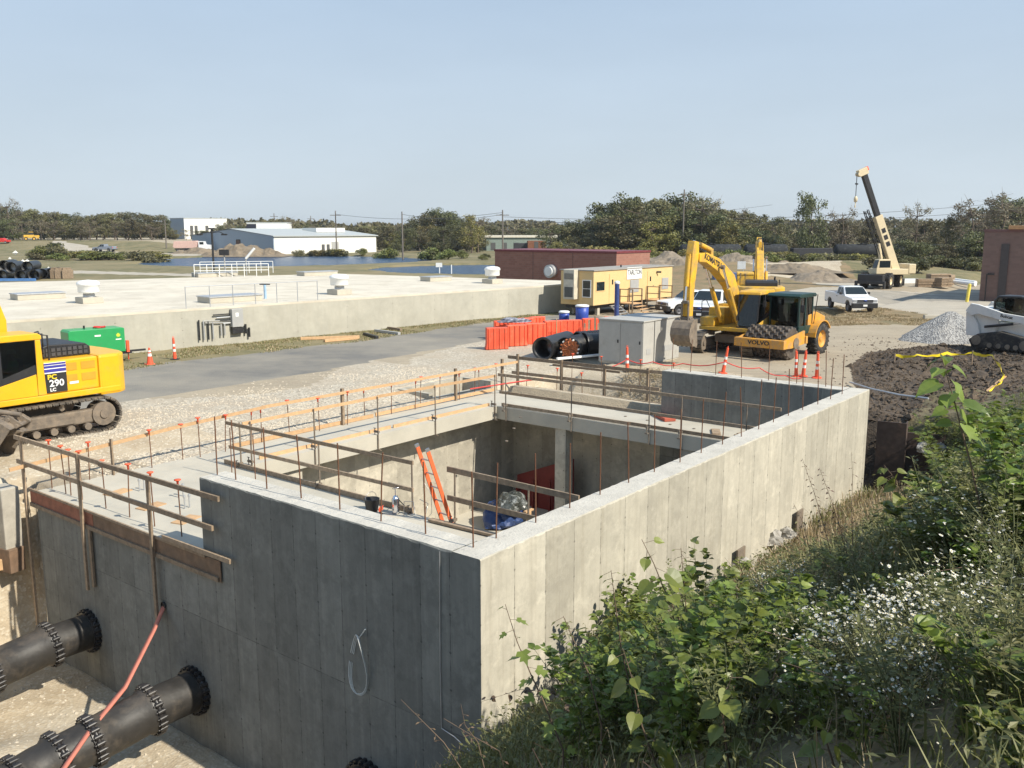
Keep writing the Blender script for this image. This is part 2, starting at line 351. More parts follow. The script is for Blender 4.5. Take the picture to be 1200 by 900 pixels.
def brickmat(name, c1, c2, mortar, sx=1.0):
    m, N, L, b = nodemat(name); b.inputs['Roughness'].default_value = .9
    t = N.new('ShaderNodeTexCoord'); sp = N.new('ShaderNodeSeparateXYZ'); L.new(t.outputs['Object'], sp.inputs[0])
    cv = N.new('ShaderNodeCombineXYZ'); L.new(math_(N, L, 'ADD', sp.outputs[0], sp.outputs[1]), cv.inputs[0]); L.new(sp.outputs[2], cv.inputs[1])
    br = N.new('ShaderNodeTexBrick'); L.new(cv.outputs[0], br.inputs['Vector'])
    br.inputs['Color1'].default_value = c1 + (1,); br.inputs['Color2'].default_value = c2 + (1,); br.inputs['Mortar'].default_value = mortar + (1,)
    br.inputs['Scale'].default_value = sx; br.inputs['Mortar Size'].default_value = .012; br.inputs['Brick Width'].default_value = .4; br.inputs['Row Height'].default_value = .2
    n = noise_(N, L, t.outputs['Object'], .6, 5); col = mixc(N, L, ramp(N, L, n, .3, .7, 0, .25), br.outputs[0], tuple(x*.7 for x in c1)); L.new(col, b.inputs['Base Color'])
    bumpn(N, L, br.outputs['Fac'], -.3, .01, b); return m
brick = brickmat('red_brick', (0.33,0.155,0.115), (0.27,0.12,0.088), (0.27,0.18,0.14))
brick_dark = brickmat('brown_brick', (0.20,0.125,0.105), (0.16,0.10,0.085), (0.17,0.12,0.10))

def watermat():
    m, N, L, b = nodemat('pond_water'); b.inputs['Base Color'].default_value = (0.018,0.05,0.105,1); b.inputs['Roughness'].default_value = .22; b.inputs['IOR'].default_value = 1.33
    t = N.new('ShaderNodeTexCoord'); mpn = N.new('ShaderNodeMapping'); mpn.inputs['Scale'].default_value = (.35, 1.2, 1); mpn.inputs['Rotation'].default_value = (0,0,.3); L.new(t.outputs['Object'], mpn.inputs[0])
    bumpn(N, L, noise_(N, L, mpn.outputs[0], 1.6, 4), 1.0, .35, b); return m
water = watermat()

def leafmat(name, c1, c2, trans=.25, nscale=.6, rough=.55, obv=.18):
    m, N, L, b = nodemat(name); b.inputs['Roughness'].default_value = rough
    t = N.new('ShaderNodeTexCoord'); g = N.new('ShaderNodeNewGeometry'); n = noise_(N, L, t.outputs['Object'], nscale, 3)
    f = math_(N, L, 'ADD', math_(N, L, 'MULTIPLY', n, .7), math_(N, L, 'MULTIPLY', g.outputs['Random Per Island'], .5))
    col = mixc(N, L, ramp(N, L, f, .3, .85), c1, c2)
    oi = N.new('ShaderNodeObjectInfo'); hs = N.new('ShaderNodeHueSaturation'); L.new(col, hs.inputs['Color']); L.new(ramp(N, L, oi.outputs['Random'], 0, 1, 1-obv, 1+obv), hs.inputs['Value'])
    L.new(ramp(N, L, oi.outputs['Random'], 0, 1, .475, .515), hs.inputs['Hue'])
    L.new(hs.outputs[0], b.inputs['Base Color'])
    if trans:
        tr = N.new('ShaderNodeBsdfTranslucent'); L.new(hs.outputs[0], tr.inputs[0]); mxs = N.new('ShaderNodeMixShader'); mxs.inputs[0].default_value = trans
        L.new(b.outputs[0], mxs.inputs[1]); L.new(tr.outputs[0], mxs.inputs[2]); L.new(mxs.outputs[0], N['Material Output'].inputs[0])
    return m
leaf_dark = leafmat('crown_dark', (0.048,0.056,0.020), (0.130,0.135,0.046), .2, obv=.3)
leaf_olive = leafmat('crown_olive', (0.090,0.088,0.036), (0.195,0.180,0.075), .2, obv=.3)
leaf_grey = leafmat('crown_greyish', (0.13,0.12,0.070), (0.27,0.235,0.14), .2, obv=.25)
leaf_yel = leafmat('crown_yellowing', (0.10,0.105,0.03), (0.26,0.22,0.06), .2)
leaf_bush = leafmat('bush_green', (0.085,0.105,0.025), (0.21,0.23,0.065), .25)
leaf_big = leafmat('broad_leaf', (0.085,0.125,0.022), (0.25,0.31,0.065), .38, 3, .42)
leaf_small = leafmat('small_leaf', (0.080,0.092,0.028), (0.215,0.215,0.080), .32, 2)
leaf_brown = leafmat('dead_leaf', (0.07,0.04,0.025), (0.14,0.09,0.05), .1, 2)
blade_green = leafmat('grass_blade', (0.10,0.11,0.032), (0.22,0.215,0.08), .25, .8)
blade_dry = leafmat('dry_blade', (0.24,0.19,0.095), (0.46,0.375,0.205), .2, .8)
petal = mat('petal', (0.62,0.61,0.55), .7, var=.05)
pollen = mat('pollen', (0.55,0.42,0.10), .8)
stemm = mat('plant_stem', (0.13,0.14,0.06), .8, var=.25)
stemb = mat('brown_stem', (0.15,0.105,0.07), .85, var=.25)
# ------------------------------------------------------------------ terrain
_rng = np.random.RandomState(3); _lat = _rng.rand(256, 256)
def vnoise(x, y):
    xi = np.floor(x).astype(int); yi = np.floor(y).astype(int); fx = x - xi; fy = y - yi
    fx = fx*fx*(3-2*fx); fy = fy*fy*(3-2*fy); g = lambda i, j: _lat[i % 256, j % 256]
    return (g(xi, yi)*(1-fx)+g(xi+1, yi)*fx)*(1-fy)+(g(xi, yi+1)*(1-fx)+g(xi+1, yi+1)*fx)*fy
def fbm(x, y, o=4):
    s = 0; a = .5
    for i in range(o): s = s + a*vnoise(x*2**i+17*i, y*2**i+31*i); a *= .5
    return s/(1-.5**o)
def sst(e0, e1, x): t = np.clip((x-e0)/(e1-e0), 0, 1); return t*t*(3-2*t)
def inpoly(P, x, y):
    c = np.zeros(x.shape, bool); n = len(P)
    for i in range(n):
        x0, y0 = P[i]; x1, y1 = P[(i+1) % n]
        if y0 == y1: continue
        c ^= ((y0 > y) != (y1 > y)) & (x < (x1-x0)*(y-y0)/(y1-y0)+x0)
    return c
cS, sS = cos(SROT), sin(SROT)
def toS(X, Y): dx = X-ORG.x; dy = Y-ORG.y; return dx*cS+dy*sS, -dx*sS+dy*cS
def toPix(X, Y, Z=0.0):
    w = Y*cos(PITCH) - (Z-CAMH)*sin(PITCH); up = Y*sin(PITCH)+(Z-CAMH)*cos(PITCH)
    ok = w > .5; w = np.where(ok, w, 1e9)
    return np.where(ok, 600+FPX*X/w, -9999), np.where(ok, 450-FPX*up/w, 9999)
PONDS = [[(150,309),(196,302),(250,299.5),(330,298.5),(420,299),(470,300.5),(512,302.5),(505,305),(470,307),(400,310),(330,311.5),(250,312),(190,311)],
         [(425,315),(450,311.5),(520,309),(600,308.5),(700,308),(700,316),(600,320.5),(540,321),(470,319.5)]]
MUD = [(20.4,.5),(22,1.6),(26,3.0),(31,4.8),(36,5.6),(40.5,3.8),(44,-6),(42,-13),(33,-8.5),(26,-4.2),(22,-1.8)]
def height(X, Y):
    a, b = toS(X, Y)
    n1 = fbm(X*.35, Y*.35, 4)-.5; n2 = fbm(X*1.7+9, Y*1.7, 4)-.5
    h = .10*n1+.03*n2
    # far relief
    px, py = toPix(X, Y)
    h = h + 2.6*sst(226, 262, Y)*sst(-70, -92, X)*(1-.35*sst(300, 500, Y))
    h = h + 1.9*np.exp(-(((X-44)/15)**2+((Y-119)/9)**2)) + 1.3*np.exp(-(((X-27)/8)**2+((Y-112)/9)**2)) + 1.0*np.exp(-(((X-20)/9)**2+((Y-122)/8)**2))
    wat = np.zeros(X.shape)
    for P in PONDS: wat = np.maximum(wat, inpoly(P, px, py).astype(float))
    h = h - .9*wat
    # slope down to the slab on the gravel side
    gb = sst(17.5, 14.1, b)*(a > -1)*(b > 13.5); h = h*(1-gb) + (-.30)*gb
    # bank on the camera's side of the vault
    base = -1.75 + 1.75*sst(17.0, 21.5, a); k = .75 - .47*sst(2, 19, a) - .28*sst(19, 34, a)
    hb = np.minimum(base + k*np.maximum(-b, 0) + .35*n1 + .16*n2, 4.4+.3*n1)
    wb = (b < .4)*1.0
    h = np.where(b < .4, hb*1.0, h)
    # approach slope and pit in front of the near wall
    pit = (a < .3) & (b >= 0) 
    hp = np.maximum(-1.75 - .80*b + .3*n1, -4.45 + .35*np.maximum(0, n1+.05) + .12*n2)
    hp = hp + .45*np.exp(-(((a+3.2)/1.7)**2+((b-9.6)/.9)**2)) + .35*np.exp(-(((a+1.6)/1.2)**2+((b-5.2)/.8)**2))
    up = sst(14.75+.3*n2, 15.35+.5*n2, b); hp = hp*(1-up) + (-.15+.3*n2)*up
    up2 = sst(-12, -16, a); hp = hp*(1-up2) + 0.0*up2
    up3 = sst(15.2, 17, b); hp = hp*(1-up3) + h*up3
    h = np.where(pit, hp, h)
    h = np.where((a >= .3) & (a < .9) & (b > 14.2) & (b < 15.4), -.3, h)
    # excavated slot behind the back strip and hole at the far corner
    slot = sst(18.0, 18.5, a)*sst(22.6, 21.2, a)*sst(6.4, 7.4, b)*sst(14.9, 14.3, b); h = h - slot*(1.25+.4*n2)
    hole = sst(17.4, 17.9, a)*sst(21.2, 19.6, a)*sst(-2.6, -.8, b)*sst(1.9, .9, b); h = h*(1-hole) + (-2.3+.5*n2)*hole
    # churned mud
    M = inpoly(MUD, a, b).astype(float)
    edge = np.ones(a.shape)
    for i in range(len(MUD)):
        p = np.array(MUD[i]); q = np.array(MUD[(i+1) % len(MUD)]); d = q-p; t = np.clip(((a-p[0])*d[0]+(b-p[1])*d[1])/(d@d), 0, 1)
        edge = np.minimum(edge, np.sqrt((a-p[0]-t*d[0])**2+(b-p[1]-t*d[1])**2)/2.2)
    n3 = fbm(X*1.1+3, Y*1.1+8, 5)-.5; n4 = np.abs(fbm(X*3.1, Y*3.1, 3)-.5)
    ridge = .55*np.exp(-((b-3.2)/1.3)**2) + .35*np.exp(-((b+.8)/.9)**2)
    h = h + M*edge*(.0 + .45*ridge + .65*n3 + .6*n4)
    foot = (a > .25) & (a < 17.55) & (b > .25) & (b < 13.9)
    h = np.where(foot, -5.2, h)
    vv = (a > 14.6) & (a < 18.4) & (b > 14.9) & (b < 16.6)           # small side vault
    h = np.where(vv, -2.2, h)
    return h
def H1(x, y): return float(height(np.array([float(x)]), np.array([float(y)]))[0])

def axis_lines(segs):
    out = [segs[0][0]]
    for lo, hi, st in segs:
        n = max(1, int(round((hi-lo)/st))); out += list(np.linspace(lo, hi, n+1)[1:])
    x = out[-1]; st = 6.0
    while x < 4200: x += st; out.append(x); st *= 1.16
    x = out[0]; st = 2.0; pre = []
    while x > -3000: x -= st; pre.append(x); st *= 1.25
    return np.array(pre[::-1] + out)
la = axis_lines([(-14, -5, .3), (-5, 22, .17), (22, 40, .3), (40, 110, .8), (110, 190, 2), (190, 330, 4)])
lb = axis_lines([(-12, -8, .3), (-8, 18, .17), (18, 40, .35), (40, 110, .9), (110, 190, 2), (190, 330, 4)])
GA, GB = np.meshgrid(la, lb, indexing='ij'); na, nb = GA.shape
GX = ORG.x + GA*cS - GB*sS; GY = ORG.y + GA*sS + GB*cS
GZ = height(GX, GY)
Vg = np.stack([GX, GY, GZ], -1).reshape(-1, 3)
idx = np.arange(na*nb).reshape(na, nb)
Fg = np.stack([idx[:-1, :-1], idx[1:, :-1], idx[1:, 1:], idx[:-1, 1:]], -1).reshape(-1, 4)
PX, PY = toPix(GX, GY)
z1 = np.zeros((na*nb, 4), np.float32); z2 = np.zeros((na*nb, 4), np.float32)
def paint(arr, ch, mask, val=1.0): arr[mask.ravel(), ch] = val
ASPH = [(-900,560),(-300,478),(0,450),(140,434),(200,424),(300,414),(370,405),(430,398),(500,388),(560,379),(640,369.5),(680,368),(730,374),(760,380),(700,386),(650,385),(605,394),(570,399),(540,404),(480,415),(420,426),(370,436),(300,446),(200,462),(100,480),(-200,530),(-900,700)]
paint(z1, 0, inpoly(ASPH, PX, PY))
far = (PY < 331) | (GY < -60) | (PY > 9000) & (GY < 3)
paint(z1, 1, far)
paint(z1, 1, inpoly([(-900,560),(-300,478),(0,450),(140,434),(200,424),(300,414),(370,405),(430,398),(500,388),(560,379),(640,369.5),(680,368),(700,360),(662,330),(-900,330)], PX, PY))
for P in ([(955,359),(985,357),(1030,361),(1070,366),(1097,370),(1104,377),(1080,381),(1020,380),(965,382),(930,376),(930,360)], [(560,362),(600,350),(760,330),(760,318),(870,318),(960,318),(1000,326),(1010,335),(960,337),(900,345),(830,352),(800,352)]):
    paint(z1, 1, inpoly(P, PX, PY)); paint(z2, 2, inpoly(P, PX, PY), .75)
paint(z2, 2, inpoly([(955,359),(985,357),(1030,361),(1070,366),(1097,370),(1085,376),(1020,374),(965,375)], PX, PY), 1.0)
ROADS = [[(340/4+0,317),(230,321),(300,323),(300,325.5),(200,323),(80,320),(75,317)], [(60,292.5),(130,296),(200,297),(270,297.5),(270,299.5),(190,300),(120,299),(60,295)],
         [(900,345),(950,337),(1010,336),(1040,341),(1145,341),(1300,345),(1300,420),(1145,395),(1095,370),(1040,361),(955,359),(900,356)],
         [(930,320),(965,324),(1010,333),(1010,337),(960,334),(930,330)]]
for P in ROADS: m_ = inpoly(P, PX, PY); paint(z1, 1, m_, 0); paint(z2, 1, m_)
paint(z1, 0, inpoly([(990,342),(1040,341),(1145,343),(1300,346),(1300,356),(1145,354),(1000,352)], PX, PY), .55)
paint(z1, 1, (GB < -.2) & (GA < 26) & (GA > -60)); paint(z1, 1, (GA < 0) & (GB < 2.2) & (GB > -40)); paint(z1, 1, (GA < -17))
paint(z2, 3, (GB < -.2) & (GA < 25.5)); paint(z2, 3, (GA < 0) & (GB < 1.6))
paint(z1, 2, inpoly(MUD, GA, GB)); paint(z1, 2, (GA > 17.6) & (GA < 21.5) & (GB > -2.6) & (GB < 1.8))
m_ = inpoly(MUD, GA, GB); paint(z1, 1, m_, 0)
pitm = (GA < .3) & (GB > 2.0) & (GB < 17) & (GA > -16); paint(z1, 3, pitm); paint(z1, 3, (GA > -6) & (GA < 6) & (GB > 15.3) & (GB < 17.6))
paint(z2, 0, (GB > 14.1) & (GB < 21.5+2.0*np.sin(GA*.4)) & (GA > 3) & (GA < 19)); paint(z2, 0, inpoly([(480,420),(560,398),(600,396),(640,412),(700,425),(560,450),(470,452)], PX, PY), .8)
paint(z1, 3, (GA > 17.7) & (GA < 26) & (GB > 7) & (GB < 15), .6)
paint(z2, 1, inpoly([(870,330),(960,322),(985,333),(950,338),(860,338)], PX, PY), .8)
paint(z1, 3, inpoly([(765,322),(800,306),(900,306),(985,322),(985,332),(900,330),(840,318)], PX, PY), .75); paint(z1, 1, inpoly([(765,322),(800,306),(900,306),(985,322),(985,332),(900,330),(840,318)], PX, PY), 0.3)
BR = [(-200,293),(0,291),(60,291),(200,294),(260,297),(330,296),(330,288),(200,283),(-200,283)]
paint(z1, 3, inpoly(BR, PX, PY), .55)

gm, N, L, b = nodemat('ground_surface'); b.inputs['Roughness'].default_value = .95
O = N.new('ShaderNodeTexCoord').outputs['Object']
A1 = N.new('ShaderNodeAttribute'); A1.attribute_name = 'zone1'; A2 = N.new('ShaderNodeAttribute'); A2.attribute_name = 'zone2'
S1 = N.new('ShaderNodeSeparateColor'); L.new(A1.outputs['Color'], S1.inputs[0]); S2 = N.new('ShaderNodeSeparateColor'); L.new(A2.outputs['Color'], S2.inputs[0])
nb1 = noise_(N, L, O, .5, 8, .7); nb2 = noise_(N, L, O, 2.3, 6, .7); nfine = noise_(N, L, O, 14, 5, .7); nhuge = noise_(N, L, O, .08, 5, .6)
def mk(ch, amp=.7, w=.10):
    s_ = math_(N, L, 'ADD', ch, math_(N, L, 'MULTIPLY', math_(N, L, 'SUBTRACT', nb1, .5), amp))
    return ramp(N, L, s_, .5-w, .5+w)
vor = N.new('ShaderNodeTexVoronoi'); vor.inputs['Scale'].default_value = 16; L.new(O, vor.inputs['Vector'])
vor2 = N.new('ShaderNodeTexVoronoi'); vor2.inputs['Scale'].default_value = 9; L.new(O, vor2.inputs['Vector'])
vs = N.new('ShaderNodeSeparateColor'); L.new(vor.outputs['Color'], vs.inputs[0])
dust = mixc(N, L, ramp(N, L, nb1, .35, .65), (0.41,0.34,0.24), (0.33,0.27,0.19)); dust = mixc(N, L, ramp(N, L, nb2, .5, .75, 0, .5), dust, (0.46,0.395,0.29))
dust = mixc(N, L, math_(N, L, 'MULTIPLY', ramp(N, L, vs.outputs[0], 0, 1), .35), dust, (0.20,0.18,0.15))
pale = mixc(N, L, ramp(N, L, nb1, .35, .65), (0.45,0.40,0.32), (0.37,0.33,0.265)); pale = mixc(N, L, ramp(N, L, nfine, .5, .8, 0, .4), pale, (0.27,0.25,0.22))
grav = mixc(N, L, vs.outputs[0], (0.27,0.23,0.175), (0.58,0.52,0.415)); grav = mixc(N, L, ramp(N, L, nb1, .46, .60, 0, .85), grav, (0.40,0.335,0.25)); grav = mixc(N, L, ramp(N, L, nb2, .5, .75, 0, .5), grav, (0.27,0.22,0.165))
mpt = N.new('ShaderNodeMapping'); mpt.inputs['Rotation'].default_value = (0,0,-.86); mpt.inputs['Scale'].default_value = (.07, 2.6, 1); L.new(O, mpt.inputs[0]); trk = ramp(N, L, noise_(N, L, mpt.outputs[0], 1.0, 5, .6), .52, .62, 0, .55)
mpu = N.new('ShaderNodeMapping'); mpu.inputs['Rotation'].default_value = (0,0,-.25); mpu.inputs['Scale'].default_value = (.09, 2.2, 1); L.new(O, mpu.inputs[0]); trk2 = ramp(N, L, noise_(N, L, mpu.outputs[0], 1.0, 5, .6), .54, .64, 0, .5)
dust = mixc(N, L, trk, dust, (0.27,0.225,0.165)); pale = mixc(N, L, trk2, pale, (0.29,0.26,0.215)); pale = mixc(N, L, ramp(N, L, nhuge, .5, .65, 0, .5), pale, (0.36,0.30,0.22))
asp = mixc(N, L, ramp(N, L, nb1, .40, .66), (0.14,0.135,0.125), (0.22,0.20,0.165)); asp = mixc(N, L, ramp(N, L, nfine, .45, .75, 0, .5), asp, (0.17,0.165,0.155))
mpd = N.new('ShaderNodeMapping'); mpd.inputs['Rotation'].default_value = (0,0,-.72); mpd.inputs['Scale'].default_value = (.10, .45, 1); L.new(O, mpd.inputs[0]); tr_ = noise_(N, L, mpd.outputs[0], 1.0, 6, .65)
asp = mixc(N, L, ramp(N, L, tr_, .40, .75, 0, .55), asp, (0.30,0.265,0.21)); asp = mixc(N, L, ramp(N, L, nhuge, .45, .62, 0, .6), asp, (0.33,0.295,0.235))
gra = mixc(N, L, ramp(N, L, nb1, .4, .62), (0.105,0.105,0.042), (0.225,0.185,0.095)); gra = mixc(N, L, ramp(N, L, nfine, .45, .7, 0, .6), gra, (0.13,0.12,0.055))
gra = mixc(N, L, ramp(N, L, nhuge, .42, .6, 0, .6), gra, (0.26,0.205,0.11))
drg = mixc(N, L, ramp(N, L, nb1, .4, .6), (0.27,0.185,0.10), (0.17,0.14,0.07))
gra = mixc(N, L, mk(S2.outputs[2], .3, .2), gra, drg)
mud = mixc(N, L, ramp(N, L, nb2, .4, .65), (0.050,0.038,0.028), (0.12,0.088,0.06)); mud = mixc(N, L, ramp(N, L, nfine, .5, .75, 0, .6), mud, (0.030,0.023,0.018)); mud = mixc(N, L, ramp(N, L, nb1, .56, .7, 0, .6), mud, (0.20,0.15,0.105))
tanE = mixc(N, L, ramp(N, L, nb1, .35, .65), (0.50,0.43,0.32), (0.36,0.29,0.20)); tanE = mixc(N, L, ramp(N, L, nb2, .55, .7, 0, .55), tanE, (0.24,0.19,0.13)); tanE = mixc(N, L, ramp(N, L, vs.outputs[1], .75, 1, 0, .5), tanE, (0.62,0.57,0.47))
veg = mixc(N, L, ramp(N, L, nb2, .4, .65), (0.085,0.072,0.038), (0.19,0.155,0.085))
col = mixc(N, L, mk(S2.outputs[0]), dust, grav); col = mixc(N, L, mk(S2.outputs[1], .3), col, pale); col = mixc(N, L, mk(S1.outputs[0], 1.0, .16), col, asp)
col = mixc(N, L, mk(S1.outputs[1], .5), col, gra); col = mixc(N, L, mk(A1.outputs['Alpha'], .6), col, tanE); col = mixc(N, L, mk(S1.outputs[2], .45), col, mud); col = mixc(N, L, mk(A2.outputs['Alpha'], .2), col, veg)
L.new(col, b.inputs['Base Color'])
hh = math_(N, L, 'ADD', math_(N, L, 'MULTIPLY', vor.outputs['Distance'], .8), math_(N, L, 'MULTIPLY', nfine, .7)); bumpn(N, L, hh, .55, .03, b)
ground = npmesh('ground', Vg, Fg, gm, smooth=True); ground['kind'] = 'structure'
for nm, arr in (('zone1', z1), ('zone2', z2)):
    at_ = ground.data.attributes.new(nm, 'FLOAT_COLOR', 'POINT'); at_.data.foreach_set('color', arr.ravel())

# ponds: one sheet each, a little below the banks
for P in PONDS:
    big = []
    for (x, y) in P: v = at(x, y); big.append((v.x, v.y))
    cx = sum(p[0] for p in big)/len(big); cy = sum(p[1] for p in big)/len(big)
    vs_ = [(cx+(x-cx)*1.04, cy+(y-cy)*1.05, -.28) for x, y in big]
    o = MB().add(vs_, [tuple(reversed(range(len(vs_))))]).build('pond_water', water); o['kind'] = 'structure'
    if o.data.polygons[0].normal.z < 0: o.data.flip_normals()

# loose stones on the gravel strip (nobody could count them)
def rocks(name, pts, smin, smax, m, label, cat, kind='stuff', flat=.7):
    base = np.array([(1,0,0),(-1,0,0),(0,1,0),(0,-1,0),(0,0,1),(0,0,-1)], float); fc = np.array([(0,2,4),(2,1,4),(1,3,4),(3,0,4),(2,0,5),(1,2,5),(3,1,5),(0,3,5)])
    n = len(pts); s_ = np.random.uniform(smin, smax, (n,1,1))**1.0; J = np.random.uniform(.55, 1.25, (n,6,1))
    th = np.random.rand(n)*6.28; c_, s2 = np.cos(th), np.sin(th); B = base[None]*J*s_; B[:, :, 2] *= flat
    R = np.stack([np.stack([c_, -s2, 0*c_], -1), np.stack([s2, c_, 0*c_], -1), np.stack([0*c_, 0*c_, 1+0*c_], -1)], 1)
    B = np.einsum('nij,nkj->nki', R, B) + np.asarray(pts)[:, None, :]
    F = (fc[None]+6*np.arange(n)[:, None, None]).reshape(-1, 3)
    o = npmesh(name, B.reshape(-1, 3), F, m); tag(o, label, cat, kind=kind); return o
def Spts(n, fa, fb, keep=None, dz=0.0):
    a = np.random.uniform(*fa, n); b_ = np.random.uniform(*fb, n)
    if keep is not None: k_ = keep(a, b_); a = a[k_]; b_ = b_[k_]
    X = ORG.x+a*cS-b_*sS; Y = ORG.y+a*sS+b_*cS
    return np.stack([X, Y, height(X, Y)+dz], -1)
gravelstone = mat('gravel_stone', (0.48,0.42,0.33), .9, var=.25, scale=9)
mudclod = mat('mud_clod', (0.085,0.062,0.042), .95, var=.6, scale=1.2, bump=.6)
rocks('gravel', Spts(15000, (1.5,19), (14.25,22.0), lambda a, b_: (np.random.rand(len(a)) < np.clip((22.5-b_)/5, .1, 1)*np.clip((fbm(a*.8, b_*.8, 3)-.38)*5, .08, 1)) & ~((a > 14.3) & (b_ < 17) & (a < 18.7))), .015, .055, gravelstone, 'pale crushed gravel strewn between the slab and the road', 'gravel')
rocks('mud_clods', Spts(14000, (19.5,41), (-9,6), lambda a, b_: inpoly(MUD, a, b_)), .02, .12, mudclod, 'clods of dark churned mud behind the far corner of the vault', 'mud clods')
rocks('soil_crumbs', Spts(2600, (18.5,43), (-3,9), lambda a, b_: ~inpoly(MUD, a, b_) & (np.random.rand(len(a)) < np.exp(-np.maximum(0, b_-2.0-.22*(a-20))/1.1)) & (a > 18.6)), .015, .07, mudclod, 'crumbs of dark soil spilled round the mud', 'soil crumbs')
rocks('soil_lumps', Spts(260, (21,40), (-9,5), lambda a, b_: inpoly(MUD, a, b_), .0), .10, .24, mudclod, 'bigger lumps of dark soil thrown over the mud', 'soil lumps')
rocks('rubble', Spts(600, (-6,-.2), (3.5,14.6)), .02, .07, gravelstone, 'small pale stones on the pit floor round the pipes', 'rubble')

# short grass standing on the verge before the tank and on the dry island
def tufts(name, polys, n, ln, m, label):
    out = []
    for P in polys:
        xs = [at(x, y) for x, y in P]; pw = [(v.x, v.y) for v in xs]; x0 = min(p[0] for p in pw); x1 = max(p[0] for p in pw); y0 = min(p[1] for p in pw); y1 = max(p[1] for p in pw)
        X = np.random.uniform(x0, x1, n*3); Y = np.random.uniform(y0, y1, n*3); k = inpoly(pw, X, Y) & (fbm(X*.7, Y*.7, 3) > .36+.2*np.random.rand(n*3)); X = X[k][:n]; Y = Y[k][:n]; out.append(np.stack([X, Y, height(X, Y)-.01], -1))
    P0 = np.concatenate(out); n = len(P0); th = np.random.rand(n)*6.28; le = np.random.uniform(*ln, n); w = .010*(1+P0[:,1]/40)
    D = np.stack([np.cos(th)*le*.5, np.sin(th)*le*.5, le], -1); W_ = np.stack([-np.sin(th), np.cos(th), 0*th], -1)*w[:,None]
    V = np.stack([P0-W_, P0+W_, P0+D+W_*.2, P0+D-W_*.2], 1).reshape(-1,3); return tag(npmesh(name, V, np.arange(4*n).reshape(n,4), m), label, 'grass', kind='stuff')
VERGE = [(140,436),(200,426),(300,415),(370,406),(430,399),(500,389),(560,380),(640,370),(662,364),(640,364),(560,371),(500,379),(400,389),(300,399),(200,408),(140,414)]
tufts('verge_grass', [VERGE], 26000, (.03,.08), blade_green, 'short worn grass on the verge before the tank wall'); tufts('verge_dry_grass', [VERGE, [(955,359),(985,357),(1030,361),(1070,366),(1097,370),(1104,377),(1080,381),(1020,380),(965,382)]], 22000, (.03,.09), blade_dry, 'dry grass on the verge and on the small island by the pickup')
# ------------------------------------------------------------------ the concrete vault
ZT = 1.31; ZS = -.25
vault = thing('concrete_vault', 'big open-topped concrete vault with a shaded near wall and a sunlit right wall', 'concrete vault', MS)
def rough_top_wall(name, lo, hi, m, top_m, parent, jit=.016, axis=0, end_m=None):
    # box with a slightly ragged top edge
    x0, y0, z0 = lo; x1, y1, z1 = hi
    L_ = (x1-x0) if axis == 0 else (y1-y0); n = max(2, int(L_/.10)); vs = []; fs = []; mi = []
    for i in range(n+1):
        t = i/n; j1 = random.uniform(-jit, jit); j2 = random.uniform(-jit, jit); zz = z1 + random.uniform(-jit, jit)*.3
        if i in (0, n): j1 = j2 = 0
        if axis == 0: x = x0+t*L_; vs += [(x, y0, z0), (x, y0, zz-.022+j1), (x, y0+.018, zz), (x, y1-.018, zz), (x, y1, zz-.022+j2), (x, y1, z0)]
        else: y = y0+t*L_; vs += [(x0, y, z0), (x0, y, zz-.022+j1), (x0+.018, y, zz), (x1-.018, y, zz), (x1, y, zz-.022+j2), (x1, y, z0)]
    for i in range(n):
        for k in range(5):
            q = (i*6+k, i*6+k+1, (i+1)*6+k+1, (i+1)*6+k); fs.append(q if axis == 1 else tuple(reversed(q))); mi.append(1 if k == 2 else 0)
    fs.append(tuple(range(6)) if axis == 0 else tuple(reversed(range(6)))); mi.append(2 if end_m else 0); fs.append(tuple(reversed([n*6+k for k in range(6)])) if axis == 0 else tuple(n*6+k for k in range(6))); mi.append(0)
    mb = MB(); mb.v = vs; mb.f = fs; mb.m = mi; mb.sm = [False]*len(fs)
    o = mb.build(name, [m, top_m]+([end_m] if end_m else []), parent); bm = bmesh.new(); bm.from_mesh(o.data); bmesh.ops.recalc_face_normals(bm, faces=bm.faces[:]); bm.to_mesh(o.data); bm.free(); return o
o = rough_top_wall('wall', (0, .562, -4.7), (.6, 7.05, ZT), conc_wall_shade, conc_rough, vault, axis=1); o['label'] = 'near wall of the vault in shade, with form seams'
o = rough_top_wall('wall', (0, 0, -4.7), (17.8, .56, ZT), conc_right, conc_rough, vault, axis=0, end_m=conc_wall_shade); o['label'] = 'long right wall of the vault in full sun'  # end face gets the shade-darkened concrete, unlike the sunlit side
o = rough_top_wall('wall', (17.2, .562, -4.7), (17.8, 6.6, ZT), conc_wall_shade, conc_rough, vault, axis=1); o['label'] = 'far wall of the vault, its inner face in shade'
o = MB().box((0, 7.052, -4.7), (.6, 14.1, ZS-.452)).build('wall', conc_wall_shade, vault); o['label'] = 'lower wall under the slab'
MB().box((.6, 12.95, -4.7), (17.2, 14.1, ZS-.452)).box((.6, 12.2, -4.7), (6.5, 12.948, ZS-.452)).build('inner_wall', conc_inner, vault)
MB().box((17.2, 6.602, -4.7), (17.8, 14.1, ZS-.452)).build('inner_wall', conc_inner, vault)
sb = MB()
for lo, hi in (((.602,.562),(4.4,7.05)), ((.0,7.052),(4.4,14.1)), ((4.402,12.05),(17.8,14.1)), ((15.1,.562),(17.198,6.598)), ((15.1,6.602),(17.8,12.048)), ((4.402,.562),(15.098,1.3)), ((17.802,9.2),(18.9,12.6))):
    sb.box((lo[0], lo[1], ZS-.45), (hi[0], hi[1], ZS))
sb.build('slab', conc_slab, vault)
MB().box((.6, .56, -4.75), (17.2, 12.95, -4.2)).build('floor', conc_slab, vault)
